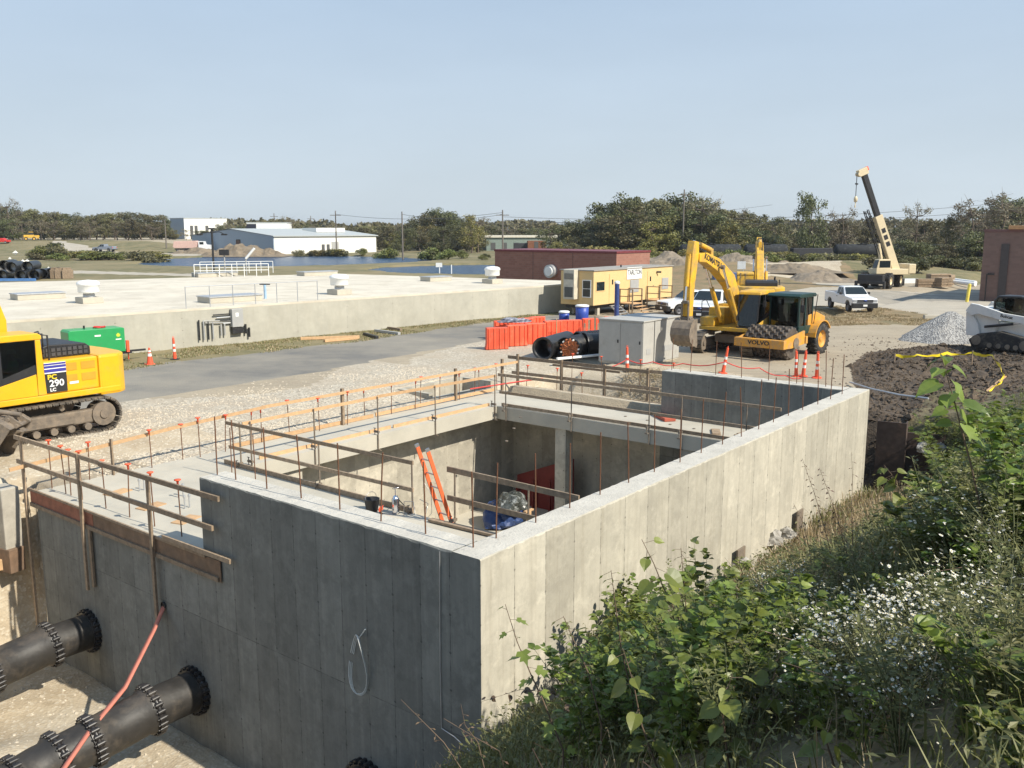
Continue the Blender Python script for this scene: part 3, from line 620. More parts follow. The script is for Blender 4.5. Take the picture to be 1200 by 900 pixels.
for (x, y) in ((15.15, 9.3), (15.15, 4.55)):
    MB().box((x, y-.22, -4.2), (x+.44, y+.22, ZS-.452), bev=.012).build('pillar', conc_inner, vault)
# small lifting inserts left in the slab
for i in range(9): MB().cyl((2.1+i*1.5 if i > 5 else 15.9+.1*i, 3.0+i*.9, ZS), (2.1+i*1.5 if i > 5 else 15.9+.1*i, 3.0+i*.9, ZS+.02), .05, n=8).build('insert', duststeel, vault)

# side vault beside the left strip: open box with light inner faces
sv = thing('side_vault', 'small open concrete box sunk in the gravel behind the left strip', 'concrete box', MS)
MB().box((14.6,14.9,-2),(14.8,16.6,-.05)).box((18.2,14.9,-2),(18.4,16.6,-.05)).box((14.8,16.4,-2),(18.2,16.6,-.05)).box((14.8,14.9,-2),(18.2,15.1,-.25)).build('wall', conc_inner, sv)
MB().box((14.8,15.1,-2.0),(18.2,16.4,-1.7)).build('floor', conc_slab, sv)

# ------------------------------------------------------------------ guard rails
def clampmb(mb, a, b, z, ax):     # screw clamp gripping the slab edge
    if ax == 0: mb.box((a-.16,b-.03,z-.03),(a+.05,b+.03,z+.03)); mb.cyl((a-.14,b,z-.16),(a-.14,b,z+.10),.014,n=6); mb.cyl((a-.19,b,z+.10),(a-.09,b,z+.10),.010,n=6); mb.box((a-.18,b-.05,z-.20),(a-.10,b+.05,z-.16))
    else: mb.box((a-.03,b-.05,z-.03),(a+.03,b+.16,z+.03)); mb.cyl((a,b+.14,z-.16),(a,b+.14,z+.10),.014,n=6); mb.cyl((a,b+.09,z+.10),(a,b+.19,z+.10),.010,n=6); mb.box((a-.05,b+.10,z-.20),(a+.05,b+.18,z-.16))
def guard(name, label, parts, group='guard rails round the vault'):
    t = thing(name, label, 'guard rail', MS, group)
    for kind, m, geo in parts:
        mb = MB()
        for g in geo:
            if g[0] == 'board':          # p0, p1, thickness, height : a plank between two points, slightly off level
                _, p0, p1, th, hg = g; p0 = Vector(p0); p1 = Vector(p1); d = p1-p0; X = d.normalized(); Z = Vector((0,0,1)); Y = Z.cross(X).normalized(); Z = X.cross(Y)
                M_ = Matrix((X, Y, Z)).transposed().to_4x4(); M_.translation = p0; mb.box((0,-th/2,-hg/2),(d.length,th/2,hg/2), M=M_)
            elif g[0] == 'post': _, a, b_, z0, z1, w, d = g; mb.box((a-w/2, b_-d/2, z0), (a+w/2, b_+d/2, z1))
            elif g[0] == 'tube': mb.tube(g[1], g[2], 6)
            elif g[0] == 'clamp': clampmb(mb, *g[1:])
        mb.build(kind, m, t)
    return t
def J(s=.02): return random.uniform(-s, s)
WO = wood_old; WN = wood_new
def posts(pl, ax, m=duststeel):
    out = []
    for (a, b_, z0, z1) in pl:
        out.append(('post', m, [('tube', [(a, b_, z0), (a+J(.01), b_+J(.01), z1)], .022)]))
        out.append(('clamp', duststeel, [('clamp', a, b_, ZS+.1, ax)]))
        out.append(('foot_hook', duststeel, [('tube', [(a, b_, z0+.02), (a+(.12 if ax == 0 else 0), b_-(.12 if ax else 0), z0)], .02)]))
    return out
guard('guardrail', 'weathered plank guard rail along the near edge of the opening, left of the ladder', [
    ('rail', WO, [('board', (4.35,12.6,.90), (4.37,5.65,.92), .038, .09)]), ('rail', WO, [('board', (4.35,12.5,.26), (4.37,5.66,.30), .038, .09)]),
    ('toe_board', WO, [('board', (4.36,12.75,-.19), (4.38,5.7,-.18), .045, .12)])] + posts([(4.42,12.1,-.6,.96),(4.42,8.9,-.6,.93),(4.42,5.74,-.6,.96)], 0))
guard('guardrail', 'short weathered plank guard rail on the near edge of the opening, right of the ladder', [
    ('rail', WO, [('board', (4.36,4.62,.96), (4.37,1.25,.94), .045, .12)]), ('rail', WO, [('board', (4.36,4.62,.33), (4.37,2.2,.33), .045, .11)]),
    ('toe_board', WO, [('board', (4.2,5.0,-.20), (4.3,2.9,-.19), .14, .05)])] + posts([(4.42,4.48,-.6,1.0),(4.42,2.5,-.6,.98)], 0))
guard('guardrail', 'fresh yellow lumber guard rail on the left strip beside the opening', [
    ('rail', WN, [('board', (4.5,12.08,.91), (9.4,12.06,.92), .038, .09)]), ('rail', WN, [('board', (9.4,12.1,.93), (15.05,12.06,.86), .038, .09)]),
    ('toe_board', WN, [('board', (5.2,12.38,-.20), (10.2,12.4,-.20), .04, .10)]), ('toe_board', WN, [('board', (10.3,12.38,-.20), (15.0,12.32,-.20), .04, .10)])] +
    posts([(4.7,12.02,-.72,.95),(6.85,12.02,-.72,.95),(9.3,12.02,-.72,.95),(11.88,12.02,-.72,.92),(14.95,12.02,-.72,.9)], 1))
guard('guardrail', 'grey weathered guard rail along the back strip of the opening', [
    ('rail', WO, [('board', (15.12,12.0,.90), (15.1,6.6,.93), .04, .10)]), ('rail', WO, [('board', (15.14,6.7,.94), (15.1,1.6,.93), .04, .10)]), ('rail', WO, [('board', (15.2,12.0,.26), (15.15,7.0,.27), .04, .10)]), ('rail', WO, [('board', (15.15,7.1,.27), (15.15,1.8,.27), .04, .10)]),
    ('toe_board', WO, [('board', (15.2,11.9,-.18), (15.2,6.6,-.17), .04, .11)]), ('toe_board', WO, [('board', (15.22,6.7,-.17), (15.2,2.0,-.17), .04, .11)])] +
    posts([(15.06,11.6,-.72,.93),(15.06,8.8,-.72,.95),(15.06,5.83,-.72,1.35),(15.06,4.7,-.72,.95),(15.06,2.6,-.72,.95)], 0))
guard('guardrail', 'fresh lumber guard rail along the outer edge of the left strip, beside the gravel', [
    ('rail', WN, [('board', (-.5,14.25,.35), (3.6,14.0,.68), .04, .09)]), ('rail', WN, [('board', (3.5,14.0,.68), (6.6,13.9,.82), .04, .09)]), ('rail', WN, [('board', (6.5,13.94,.82), (12.2,13.82,.82), .04, .09)]), ('rail', WN, [('board', (12.1,13.86,.82), (18.3,13.62,.84), .04, .09)]),
    ('toe_board', WN, [('board', (5.5,14.06,-.18), (11.0,14.05,-.18), .04, .12)]), ('toe_board', WN, [('board', (11.1,14.05,-.16), (17.2,13.9,-.14), .04, .12)]),
    ('post', WO, [('post', 1.9,14.0,-.3,.70,.04,.09)]), ('post', WO, [('post', 9.6,13.96,-.3,.95,.09,.09)]), ('post', WO, [('post', 15.0,13.92,-.3,.95,.09,.09)]), ('post', WO, [('post', 17.7,13.9,-.3,1.0,.09,.09)])])
guard('guardrail', 'long grey guard rail on timber posts behind the back strip, beyond the slot', [
    ('rail', WO, [('board', (19.2,14.8,.84), (19.5,8.4,.80), .045, .13)]), ('rail', WO, [('board', (19.55,9.2,.80), (19.8,6.9,.80), .045, .12)]), ('rail', WO, [('board', (19.2,14.6,.22), (19.6,8.0,.18), .045, .12)]),
    ('rail', WO, [('board', (20.1,13.2,.55), (20.4,10.2,.50), .04, .09)]), ('toe_board', WO, [('board', (18.6,12.9,-.2), (18.7,7.2,-.2), .045, .14)])] +
    [('post', WO, [('post', a, b_, -1.2, z, .09, .09)]) for a, b_, z in ((19.2,14.3,1.0),(19.3,12.2,.92),(19.45,10.3,.92),(19.6,8.5,.92),(19.8,7.1,.9))] +
    [('strut', WO, [('board', (18.7,b_,-.2), (19.3,b_+.4,-.9), .06, .09)]) for b_ in (12.4,11.2,9.9,8.9,7.8)])
guard('guardrail', 'timber guard rail with a stained plywood kickboard on the left edge of the slab', [
    ('rail', WO, [('board', (-.11,14.75,1.02), (-.11,10.2,1.03), .045, .10)]), ('rail', WO, [('board', (-.155,10.6,1.03), (-.13,6.25,1.06), .045, .10)]), ('rail', WO, [('board', (-.11,14.72,.42), (-.11,9.8,.42), .045, .10)]), ('rail', WO, [('board', (-.155,10.1,.43), (-.13,6.5,.44), .045, .10)]),
    ('kickboard', redwood, [('board', (-.035,14.32,-.44), (-.035,11.3,-.44), .02, .42)]), ('kickboard', plywood, [('board', (-.035,11.28,-.44), (-.035,6.45,-.44), .02, .42)]),
    ('ledger', WO, [('board', (-.065,14.3,-.60), (-.065,6.5,-.60), .04, .09)]), ('ledger', WO, [('board', (-.065,14.3,-.22), (-.065,6.9,-.22), .04, .05)]), ('ledger', WO, [('board', (-.12,8.3,-.12), (-.12,6.0,-.10), .045, .09)]),
    ('post', WO, [('post', -.115, 14.42, -4.3, 1.08, .05, .09)]), ('post', WO, [('post', -.125, 11.62, -2.1, 1.08, .05, .09)]), ('post', WO, [('post', -.125, 8.72, -2.0, 1.09, .05, .09)]), ('post', WO, [('post', -.06, 11.45, -2.0, -.65, .05, .09)])])

# ------------------------------------------------------------------ starter bars
def rebar(label, a, b_, z, hgt, cap=False, group=None, lean=.03):
    t = thing('rebar', label, 'steel bar', MS @ Matrix.Translation((a, b_, z)), group)
    dx, dy = random.gauss(0, lean), random.gauss(0, lean)
    mb = MB(); mb.tube([(0,0,0), (dx*.4,dy*.4,hgt*.5), (dx,dy,hgt)], .0125, 6); mb.build('bar', rust, t)
    if cap:
        mb = MB(); mb.lathe([(.0,.0),(.022,.0),(.024,.09),(.05,.11),(.07,.118),(.07,.135),(0,.14)], 10, M=Matrix.Translation((dx,dy,hgt-.08))); mb.build('cap', capo, t)
    return t
for b_ in (.42,1.4,2.4,3.4,4.42,5.4,6.35,6.95): rebar('rusty bare bar standing on top of the shaded near wall', .33, b_, ZT, 1.15, group='bars on the near wall')
a = .85
while a < 17.3: rebar('rusty bare bar standing on top of the long sunlit wall', a, .40+J(.03), ZT, 1.15+J(.06), group='bars on the long right wall'); a += .98
for b_ in (1.2,2.1,3.0,3.9,4.8,5.7,6.4): rebar('rusty bare bar standing on top of the far end wall', 17.5, b_, ZT, 1.12+J(.05), group='bars on the far wall')
for b_ in (8.36,9.39,10.4,11.42,12.5,13.05,13.3,14.0): rebar('orange-capped bar on the left edge of the slab behind the plywood kickboard', .34, b_, ZS, 1.12+J(.05), True, 'capped bars on the left slab edge')
for a in (1.3,2.9,3.9,4.35,5.15,6.1,6.5,7.6,8.55,9.7,10.7,11.8,12.9,13.3,14.3,15.2,16.1,16.5,17.6): rebar('orange-capped bar in the row between the strip and the gravel', a, 14.0+J(.15), ZS, 1.0+J(.08), True, 'capped bars beside the gravel')
for (a, b_) in ((3.54,11.88),(3.62,11.35),(3.5,10.2)): rebar('tall bare bar on the slab inside the left corner', a, b_, ZS, 1.3, group='bare bars on the slab')
for (a, b_) in ((18.6,13.4),(18.7,12.0),(20.6,12.6),(20.7,11.2),(20.9,9.6),(20.9,8.2),(18.4,10.6)): rebar('orange-capped bar round the slot behind the back strip', a, b_, -.3 if a < 19 else 0, .95, True, 'capped bars behind the back strip')
for (x, y) in ((1008,425),(1027,470),(1003,440)): pass
# ladder
p_top = Vector((4.02,5.02,1.42)); p_edge = Vector((4.5,4.80,-.25)); dd = (p_edge-p_top).normalized(); foot = p_top + dd*5.6
lad = thing('ladder', 'orange fibreglass ladder rising out of the pit at the gap in the near guard rail', 'ladder', MS)
sd = Vector((.25, 1.0, 0)); sd = (sd - dd*sd.dot(dd)).normalized(); ladm = mat('ladder_orange', (0.72,0.14,0.045), .5, var=.08)
for s_ in (-1, 1):
    mb = MB(); c = p_top + sd*s_*.2; X = dd; Y = sd; Z = X.cross(Y); M_ = Matrix((X, Y, Z)).transposed().to_4x4(); M_.translation = c - dd*(.05 if s_ > 0 else 0)
    mb.box((0,-.016,-.042),(5.5,.016,.042), M=M_); mb.build('rail', ladm, lad)
    MB().box((-.02,-.02,-.046),(.05,.02,.046), M=M_).build('end_cap', steel, lad)
for i in range(16):
    c = p_top + dd*(.28+i*.33); mb = MB(); mb.cyl(c-sd*.19, c+sd*.19, .017, n=8); mb.build('rung', steel, lad)
# black bucket and small tools at the near edge
bk = thing('bucket', 'black rubber bucket with a wire handle beside the near guard rail', 'bucket', MS @ LM(3.95,6.55,ZS))
MB().lathe([(0,.01),(.12,0),(.13,.01),(.17,.28),(.18,.29),(.165,.29),(.125,.03),(0,.03)], 18).build('pail', blackp, bk)
MB().tube([(.17*cos(t), .03, .28+.16*sin(t)) for t in np.linspace(0, pi, 9)], .006, 5).build('handle', steel, bk)
tl = thing('pump_sprayer', 'bright metal sprayer with bent handles beside the black bucket', 'sprayer', MS @ LM(4.15,6.0,ZS))
MB().lathe([(0,0),(.08,.0),(.085,.05),(.085,.34),(.05,.40),(.02,.42),(0,.42)], 14).build('tank', chrome, tl)
MB().tube([(0,0,.40),(0,0,.56),(-.06,.02,.58),(.09,-.02,.58)], .012, 6).build('handle', chrome, tl); MB().tube([(.05,0,.3),(.2,.1,.25),(.28,-.1,.05),(.12,-.25,.03)], .012, 6).build('hose', hosebl, tl)
t2 = thing('hand_drill', 'small orange power tool lying by the sprayer', 'power tool', MS @ LM(3.85,6.15,ZS,.6))
MB().box((-.12,-.03,.12),(.1,.03,.2),bev=.01).cyl((.1,0,.16),(.2,0,.16),.015).build('motor', capo, t2); MB().box((-.08,-.025,.0),(-.03,.025,.12)).box((-.12,-.04,0),(.02,.04,.05)).build('grip', blackp, t2)
t3 = thing('wire_tangle', 'tangle of bent grey wire standing by the near guard rail', 'wire', MS @ LM(4.1,5.3,ZS))
MB().tube([(0,.4,.02),(0,.38,.35),(0,.1,.4),(0,.05,.12),(.05,-.2,.1),(.1,-.25,.4),(.1,0,.45)], .008, 5).tube([(.1,-.1,.9),(.15,-.3,.6),(.1,-.35,.2),(.05,-.2,.02)], .006, 5).build('wire', steel, t3)
for (a, b_, rz) in ((1.15,12.4,.2),(1.05,10.75,.15),(1.0,9.25,.3)):
    o = MB().box((-.30,-.16,0),(.30,.16,.02)).build('plywood_scrap', wood_new, None, MS @ LM(a, b_, ZS+.002, rz)); tag(o, 'small square of plywood lying on the left slab among the capped bars', 'plywood', 'plywood squares on the left slab')
for (a, b_) in ((1.6,12.1),(1.9,10.9),(1.5,10.0)):
    o = thing('anchor_bolts', 'pair of short anchor bolts standing out of the left slab', 'anchor bolts', MS @ LM(a, b_, ZS), 'anchor bolts in the left slab')
    for s_ in (-.06, .06): MB().cyl((s_,0,0),(s_,0,.32),.018,n=8).cyl((s_,0,.26),(s_,0,.30),.035,n=6).build('bolt', galv, o)
for (a, b_, rz, l_) in ((16.0,4.0,.5,.9),(16.4,3.2,-.2,.8),(16.2,2.0,.1,1.0)):
    o = MB().box((-l_/2,-.14,0),(l_/2,.14,.03)).box((-l_/2+.1,-.10,.032),(l_/2-.1,.12,.06)).build('plank_scrap', wood_old, None, MS @ LM(a, b_, ZS+.002, rz)); tag(o, 'short offcut planks lying on the back strip by the far wall', 'planks', 'plank offcuts on the back strip')
o = MB().box((-.5,-.2,0),(.5,.2,.12),bev=.03).build('sandbag', mat('red_bag',(0.42,0.10,0.06),.9), None, MS @ LM(16.9,6.3,ZS+.002,.9)); tag(o, 'rust-red bag slumped at the end of the far wall', 'bag')

# ------------------------------------------------------------------ things down in the pit
def crumple(name, r, m, M, seed, amp=.35, sub=4, squash=.7):
    bm = bmesh.new(); bmesh.ops.create_icosphere(bm, subdivisions=sub, radius=1)
    for v in bm.verts:
        n = mnoise.noise(v.co*1.6+Vector((seed,0,0)))+.5*mnoise.noise(v.co*4+Vector((0,seed,0)))+.25*mnoise.noise(v.co*9+Vector((0,0,seed))); v.co *= (1+amp*n); v.co = Vector((v.co.x*r[0], v.co.y*r[1], max(v.co.z*r[2], -r[2]*.35)))
    mb = MB(); mb.addbm(bm, 0, smooth=False); return mb.build(name, m, None, M)
o = crumple('tarpaulin', (1.0,.8,.9), mat('blue_tarp',(0.02,0.05,0.16),.5), MS @ LM(14.2,11.0,-3.9,0,.75), 2.0); tag(o, 'crumpled blue tarpaulin heaped on the pit floor', 'tarpaulin')
o = crumple('plastic_sheet', (.7,.6,.5), mat('black_plastic',(0.05,0.055,0.05),.25,dirt=(.6,.62,.6),damt=.35,dscale=4), MS @ LM(14.0,10.5,-3.3,0,.8), 5.0, .3); tag(o, 'shiny black and white plastic sheeting bundled on the blue tarpaulin', 'plastic sheet')
rb = thing('steel_form', 'dark red steel form panel leaning in the back of the pit', 'form panel', MS)
MB().prism([(0,-4.2),(0,-2.1),(2.5,-3.1),(2.5,-4.2)], 0, .12, M=Matrix.Translation((16.6,9.7,0)) @ Matrix.Rotation(pi/2, 4, 'Z') @ Matrix.Diagonal((1,1,1,1)), bev=.01).build('panel', mat('dark_red',(0.20,0.022,0.018),.6), rb)
mb = MB()
for i in range(4): mb.box((16.30,9.8+i*.75,-4.2),(16.37,9.88+i*.75,-2.9-i*.12))
mb.build('stiffener', mat('dark_red'  ,(0.2,0.02,0.02)), rb)
for (a, b_, h_) in ((12.2,8.4,1.5),(12.6,7.3,1.7)):
    o = MB().box((-.06,-.06,0),(.06,.06,h_)).box((-.2,-.05,h_),(.2,.05,h_+.05)).build('timber_prop', wood_new, None, MS @ LM(a, b_, -4.2)); tag(o, 'short timber prop standing on the sunlit pit floor', 'timber prop', 'timber props in the pit')
# ------------------------------------------------------------------ flanged pipes coming out of the near wall
def flange(mb, c, R, r, n=20):              # toothed mechanical-joint ring round the axis x
    mb.ring(c, (1,0,0), R*.93, r*.55, 32, 6, 1); mb.cyl(Vector(c)-Vector((.085,0,0)), Vector(c)+Vector((.085,0,0)), R*.97, n=32, mi=1)
    for i in range(n):
        t = 2*pi*i/n; p = Vector(c)+Vector((0, cos(t)*R*1.0, sin(t)*R*1.0)); mb.cyl(p+Vector((-.10,0,0)), p+Vector((.10,0,0)), .019, n=6, mi=1); mb.cyl(p+Vector((-.065,0,0)), p+Vector((.065,0,0)), .052, n=6, mi=1)
def pipe_run(label, b_, z, segs, R=.405):
    t = thing('flanged_pipe', label, 'pipe', MS @ Matrix.Translation((0, b_, z)) @ Matrix.Rotation(pi, 4, 'Z'), 'flanged pipes out of the near wall')
    # local x runs away from the wall; segs: (x0, x1, dz, dy) pieces
    pts = [(0.0,0,0)]
    for k, (L_, dy, dz) in enumerate(segs):
        p0 = Vector(pts[-1]); p1 = p0+Vector((L_, dy, dz)); pts.append(tuple(p1)); X = (p1-p0).normalized(); Y = Vector((0,0,1)).cross(X).normalized(); Z = X.cross(Y)
        M_ = Matrix((X, Y, Z)).transposed().to_4x4(); M_.translation = p0
        mb = MB(); r = R*(1.0 if k % 2 == 0 else 1.04); Ls = (p1-p0).length
        prof = [(0, r), (Ls*.5, r), (Ls, r)] if k % 2 == 0 else [(0, r*1.10), (.12, r*1.10), (.18, r), (Ls*.5, r*1.02), (Ls-.18, r), (Ls-.12, r*1.1), (Ls, r*1.1)]
        vs = []; fs = []; n = 40
        for x, rr in prof:
            for i in range(n): a_ = 2*pi*i/n; vs.append((x, cos(a_)*rr, sin(a_)*rr))
        for j in range(len(prof)-1):
            for i in range(n): fs.append((j*n+i, j*n+(i+1) % n, (j+1)*n+(i+1) % n, (j+1)*n+i))
        mb.add(vs, fs, 0, True, M_); mb.cyl(M_ @ Vector((0,0,0)), M_ @ Vector((.001,0,0)), r*.99, n=20); mb.cyl(M_ @ Vector((Ls-.001,0,0)), M_ @ Vector((Ls,0,0)), r*.99, n=20)
        o = mb.build('pipe_section', bodypipe, t)
        bm = bmesh.new(); bm.from_mesh(o.data); bmesh.ops.recalc_face_normals(bm, faces=bm.faces[:]); bm.to_mesh(o.data); bm.free()
        mb = MB(); v = MB(); flange(v, (0,0,0), r*1.14, .10, 22); mb.add(v.v, v.f, 0, True, M_ @ Matrix.Translation((.06 if k == 0 else 0,0,0)))
        mb.build('flange_ring', blackring, t)
    return t
pipe_run('nearest full flanged pipe, the middle one of three leaving the shaded wall', 7.62, -3.25, [(1.0,0,0),(1.15,-.06,-.14),(.62,-.05,-.08),(.75,0,-.10),(1.1,.02,-.05),(2.6,0,-.05)])
pipe_run('farthest flanged pipe leaving the shaded wall, by the corner timber post', 11.89, -3.19, [(.95,0,0),(1.25,0,-.14),(.7,0,-.08),(2.6,0,-.05)])
pipe_run('lowest flanged pipe, only its top showing at the bottom of the shaded wall', 2.5, -3.30, [(.9,0,-.02),(1.3,0,-.15),(2.0,0,-.1)])
# flat red-brown discharge hose from the hole in the wall
hp = [SW(.0,8.62,-1.70), SW(-.35,8.45,-2.05), SW(-1.3,7.95,-2.75), SW(-2.3,7.45,-3.05), SW(-3.2,6.9,-3.35), SW(-4.6,6.2,-3.7)]
t = thing('discharge_hose', 'flat brick-red hose slanting down from a hole in the shaded wall over the middle pipe', 'hose')
mb = MB(); pts = [hp[0].lerp(hp[1], i/3) for i in range(3)]
for k in range(1, len(hp)-1): pts += [hp[k].lerp(hp[k+1], i/4) for i in range(4)]
vs = []; fs = []
for p in pts: vs += [p + U2*.06+Vector((0,0,.012)), p - U2*.06, p+U2*.055-Vector((0,0,.02)), p-U2*.055-Vector((0,0,.03))]
for i in range(len(pts)-1):
    o_ = i*4; q = o_+4; fs += [(o_, o_+1, q+1, q), (o_+2, q+2, q+3, o_+3), (o_, q, q+2, o_+2), (o_+1, o_+3, q+3, q+1)]
mb.add(vs, fs, 0, True).build('hose', cableo, t)
MB().cyl((0,0,0),(-.03,0,0),.075,n=16).ring((-.03,0,0),(1,0,0),.07,.014,16,6).build('sleeve', blackring, t, MS @ Matrix.Translation((0,8.62,-1.70)))
# wire loop hung on the wall
t = thing('wire_loop', 'coiled loop of pale wire hanging on the shaded near wall', 'wire', MS @ Matrix.Translation((-.05,2.58,-1.12)))
for k in range(3):
    MB().tube([(-.02-.02*k+.05*sin(2*u), (.17+.012*k)*cos(u), .52*sin(u)+.02*k) for u in np.linspace(0.3, 6.3, 26)], .007, 6).build('coil', wirew, t)
MB().tube([(0,0,.5),(-.03,-.12,.62),(-.08,-.24,.74)], .010, 6).build('tail', wirew, t)
# grazing-light glint on a form-joint fin, put in as a pale tube
t = thing('fin_glint', 'pale line for the sunlit form-joint fin running down the shaded wall near its corner', 'wire', MS)
MB().tube([(-.018,.78,1.26),(-.02,.79,.3),(-.018,.80,-.6),(-.02,.79,-1.6)], .008, 5).tube([(-.02,.79,-1.6),(-.05,.5,-1.62),(-.1,.15,-1.7)], .008, 5).build('wire', galv, t)

# ------------------------------------------------------------------ pit edge at the far left: block, beam, stake
t = thing('concrete_block', 'stained pale concrete block on end at the left edge of the pit', 'concrete block', MS @ LM(-.40,14.95,-1.75,.1))
MB().box((-.22,-.30,0),(.22,.30,1.55),bev=.03).build('block', mat('block_concrete',(0.40,0.37,0.31),.9,var=.15,dirt=(.25,.22,.18),damt=.5), t)
for z in (.75,.85,.95,1.05): MB().box((-.235,-.05,z),(-.222,.07,z+.04)).build('stencil_mark', blackp, t)
o = MB().box((-1.6,-.14,0),(.25,.14,.28),bev=.015).build('timber_beam', wood_new, None, MS @ LM(-.75,15.0,-2.25,-.35)); tag(o, 'sawn timber beam end jutting over the pit below the concrete block', 'timber beam')
o = MB().box((-.2,-.2,0),(.2,.2,.6),bev=.02).build('timber_block', plywood, None, MS @ LM(-.42,14.75,-2.3,.2)); tag(o, 'dark squared timber block wedged against the corner of the vault', 'timber block')

# ------------------------------------------------------------------ traffic cones and channelizers
cone_o = mat('cone_orange', (0.80,0.10,0.04), .55, var=.1, dirt=(.40,.18,.12), damt=.3, dscale=9); cone_w = mat('cone_white', (0.80,0.78,0.74), .5, var=.06, dirt=(.5,.45,.38), damt=.2)
def channelizer(label, p, tilt=(0,0), h=1.05, basem=blackp, s=1.0, group='tall traffic channelizers'):
    t = thing('traffic_channelizer', label, 'traffic channelizer', Matrix.Translation(p) @ Euler((tilt[0], tilt[1], random.random()*6)).to_matrix().to_4x4() @ Matrix.Scale(s, 4), group)
    MB().lathe([(0,0),(.20,0),(.20,.04),(.14,.05),(0,.05)], 8, smooth=False).build('base', basem, t)
    r = lambda z: .085-.035*z
    cuts = [.05,.38,.50,.62,.74,h]
    mb = MB()
    for i in range(len(cuts)-1): mb.lathe([(r(cuts[i]), cuts[i]),(r(cuts[i+1]), cuts[i+1])], 16, mi=i % 2)
    mb.lathe([(r(h),h),(.02,h+.02),(0,h+.02)],16); mb.build('body', [cone_o, cone_w], t)
    MB().ring((0,0,h+.05),(1,0,0),.035,.01,12,5).build('loop_handle', cone_o, t)
    return t
def cone(label, p, s=1.0, group='small traffic cones'):
    t = thing('traffic_cone', label, 'traffic cone', Matrix.Translation(p) @ Matrix.Rotation(random.random(), 4, 'Z') @ Matrix.Scale(s, 4), group)
    MB().box((-.19,-.19,0),(.19,.19,.035),bev=.012).build('base', cone_o, t)
    r = lambda z: .145-.155*z
    mb = MB()
    for i, (z0, z1) in enumerate(((.035,.36),(.36,.48),(.48,.54),(.54,.61),(.61,.72))): mb.lathe([(r(z0),z0),(r(z1),z1)],16,mi=i % 2)
    mb.build('body', [cone_o, cone_w], t); return t
gz = lambda p: Vector((p.x, p.y, H1(p.x, p.y)))
cone('orange and white cone on the grass verge between the yellow excavator and the tank wall', gz(at(176,427)), 1.05)
channelizer('lone orange and white channelizer on the grass right of the small cone', gz(at(205,421)), (.02,.03), 1.0)
channelizer('leaning channelizer in front of the yellow excavator bucket, left of the padfoot roller', gz(at(847,437)), (.0,-.16), 1.1, cone_o)
channelizer('channelizer standing against the shaded face of the grey cabinet', gz(at(735,436)), (.02,.02), 1.05)
for i, (x, y, tl_) in enumerate(((933,441,.05),(941,441,-.12),(957,443,-.14))):
    channelizer(['upright channelizer, left of the three beside the roller drum','leaning channelizer, middle of the three beside the roller drum','dusty leaning channelizer, right of the three beside the roller tyre'][i], gz(at(x, y)), (.0, tl_), 1.05, cone_o)
cone('small dark-red cone at the left end of the orange barriers', gz(at(574,409)), .95)
for i, (x, y) in enumerate(((503,458),(517,456),(527,455))): cone(['small orange cone behind the left strip, left of three','small orange cone behind the left strip, middle of three','small orange cone behind the left strip, right of three'][i], gz(at(x, y, -.1)), .42)

# ------------------------------------------------------------------ orange plastic barrier panels
orange_b = mat('barrier_orange', (0.80,0.105,0.045), .5, var=.1, obvar=.2, dirt=(.55,.22,.13), damt=.35, dscale=2.5)
def barrier_panel(label, p, rz, w=1.15, h=.95):
    t = thing('barrier', label, 'barrier', Matrix.Translation(p) @ Matrix.Rotation(rz, 4, 'Z'), 'orange plastic barriers')
    mb = MB(); mb.prism([(-w/2,0),(w/2,0),(w/2-.05,.3),(w/2-.05,h),(-w/2+.05,h),(-w/2+.05,.3)], -.16, .16, bev=.03)
    mb.build('shell', orange_b, t)
    for k in range(4): x = -w/2+.17+k*(w-.34)/3; MB().box((x-.04,-.20,.02),(x+.04,.20,h-.04),bev=.02).build('rib', orange_b, t)
    return t
P0 = at(582,409); P1 = at(648,400)
for i in range(4):
    q = P0.lerp(P1, i/3.0); barrier_panel(['orange barrier at the left end of the front row, by the dark-red cone','second orange barrier of the front row','third orange barrier of the front row','orange barrier at the right end of the front row'][i], Vector((q.x, q.y+.25*(i % 2), 0)), .28+.15*(i % 2), 1.2, 1.1)
for i in range(4): q = at(588+i*14,399-i*2.0); barrier_panel('orange barrier in the second row behind the front row', Vector((q.x, q.y+.8, 0)), .2+.1*i, 1.0, 1.0)
P0 = at(668,397); P1 = at(745,390)
for i in range(4): q = P0.lerp(P1, i/3.0); barrier_panel(['orange barrier behind the black pipes, left end of the back row','second orange barrier of the back row behind the black pipes','third orange barrier of the back row behind the grey cabinet','orange barrier of the back row nearest the blue post'][i], Vector((q.x, q.y, 0)), .25, 1.35, 1.05)
for i, x in enumerate((685,690,697,701,716,724)): q = at(x,398); o = MB().box((-.05,-.05,0),(.05,.05,.9+.2*(i % 3))).build('timber_post', wood_old, None, Matrix.Translation(q)); tag(o, 'upright timber post between the black pipes and the orange barriers', 'timber post', 'timber posts by the black pipes')
o = crumple('cloth_pile', (.9,.35,.18), mat('cloth',(0.16,0.17,0.22),.9,var=.6,scale=6,dirt=(.6,.6,.58),damt=.4,dscale=6), LM(at(603,399).x, at(603,399).y+.15, 1.05,.25), 9.0, .6, 3); tag(o, 'dark sheeting draped along the top of the front orange barriers', 'sheeting')
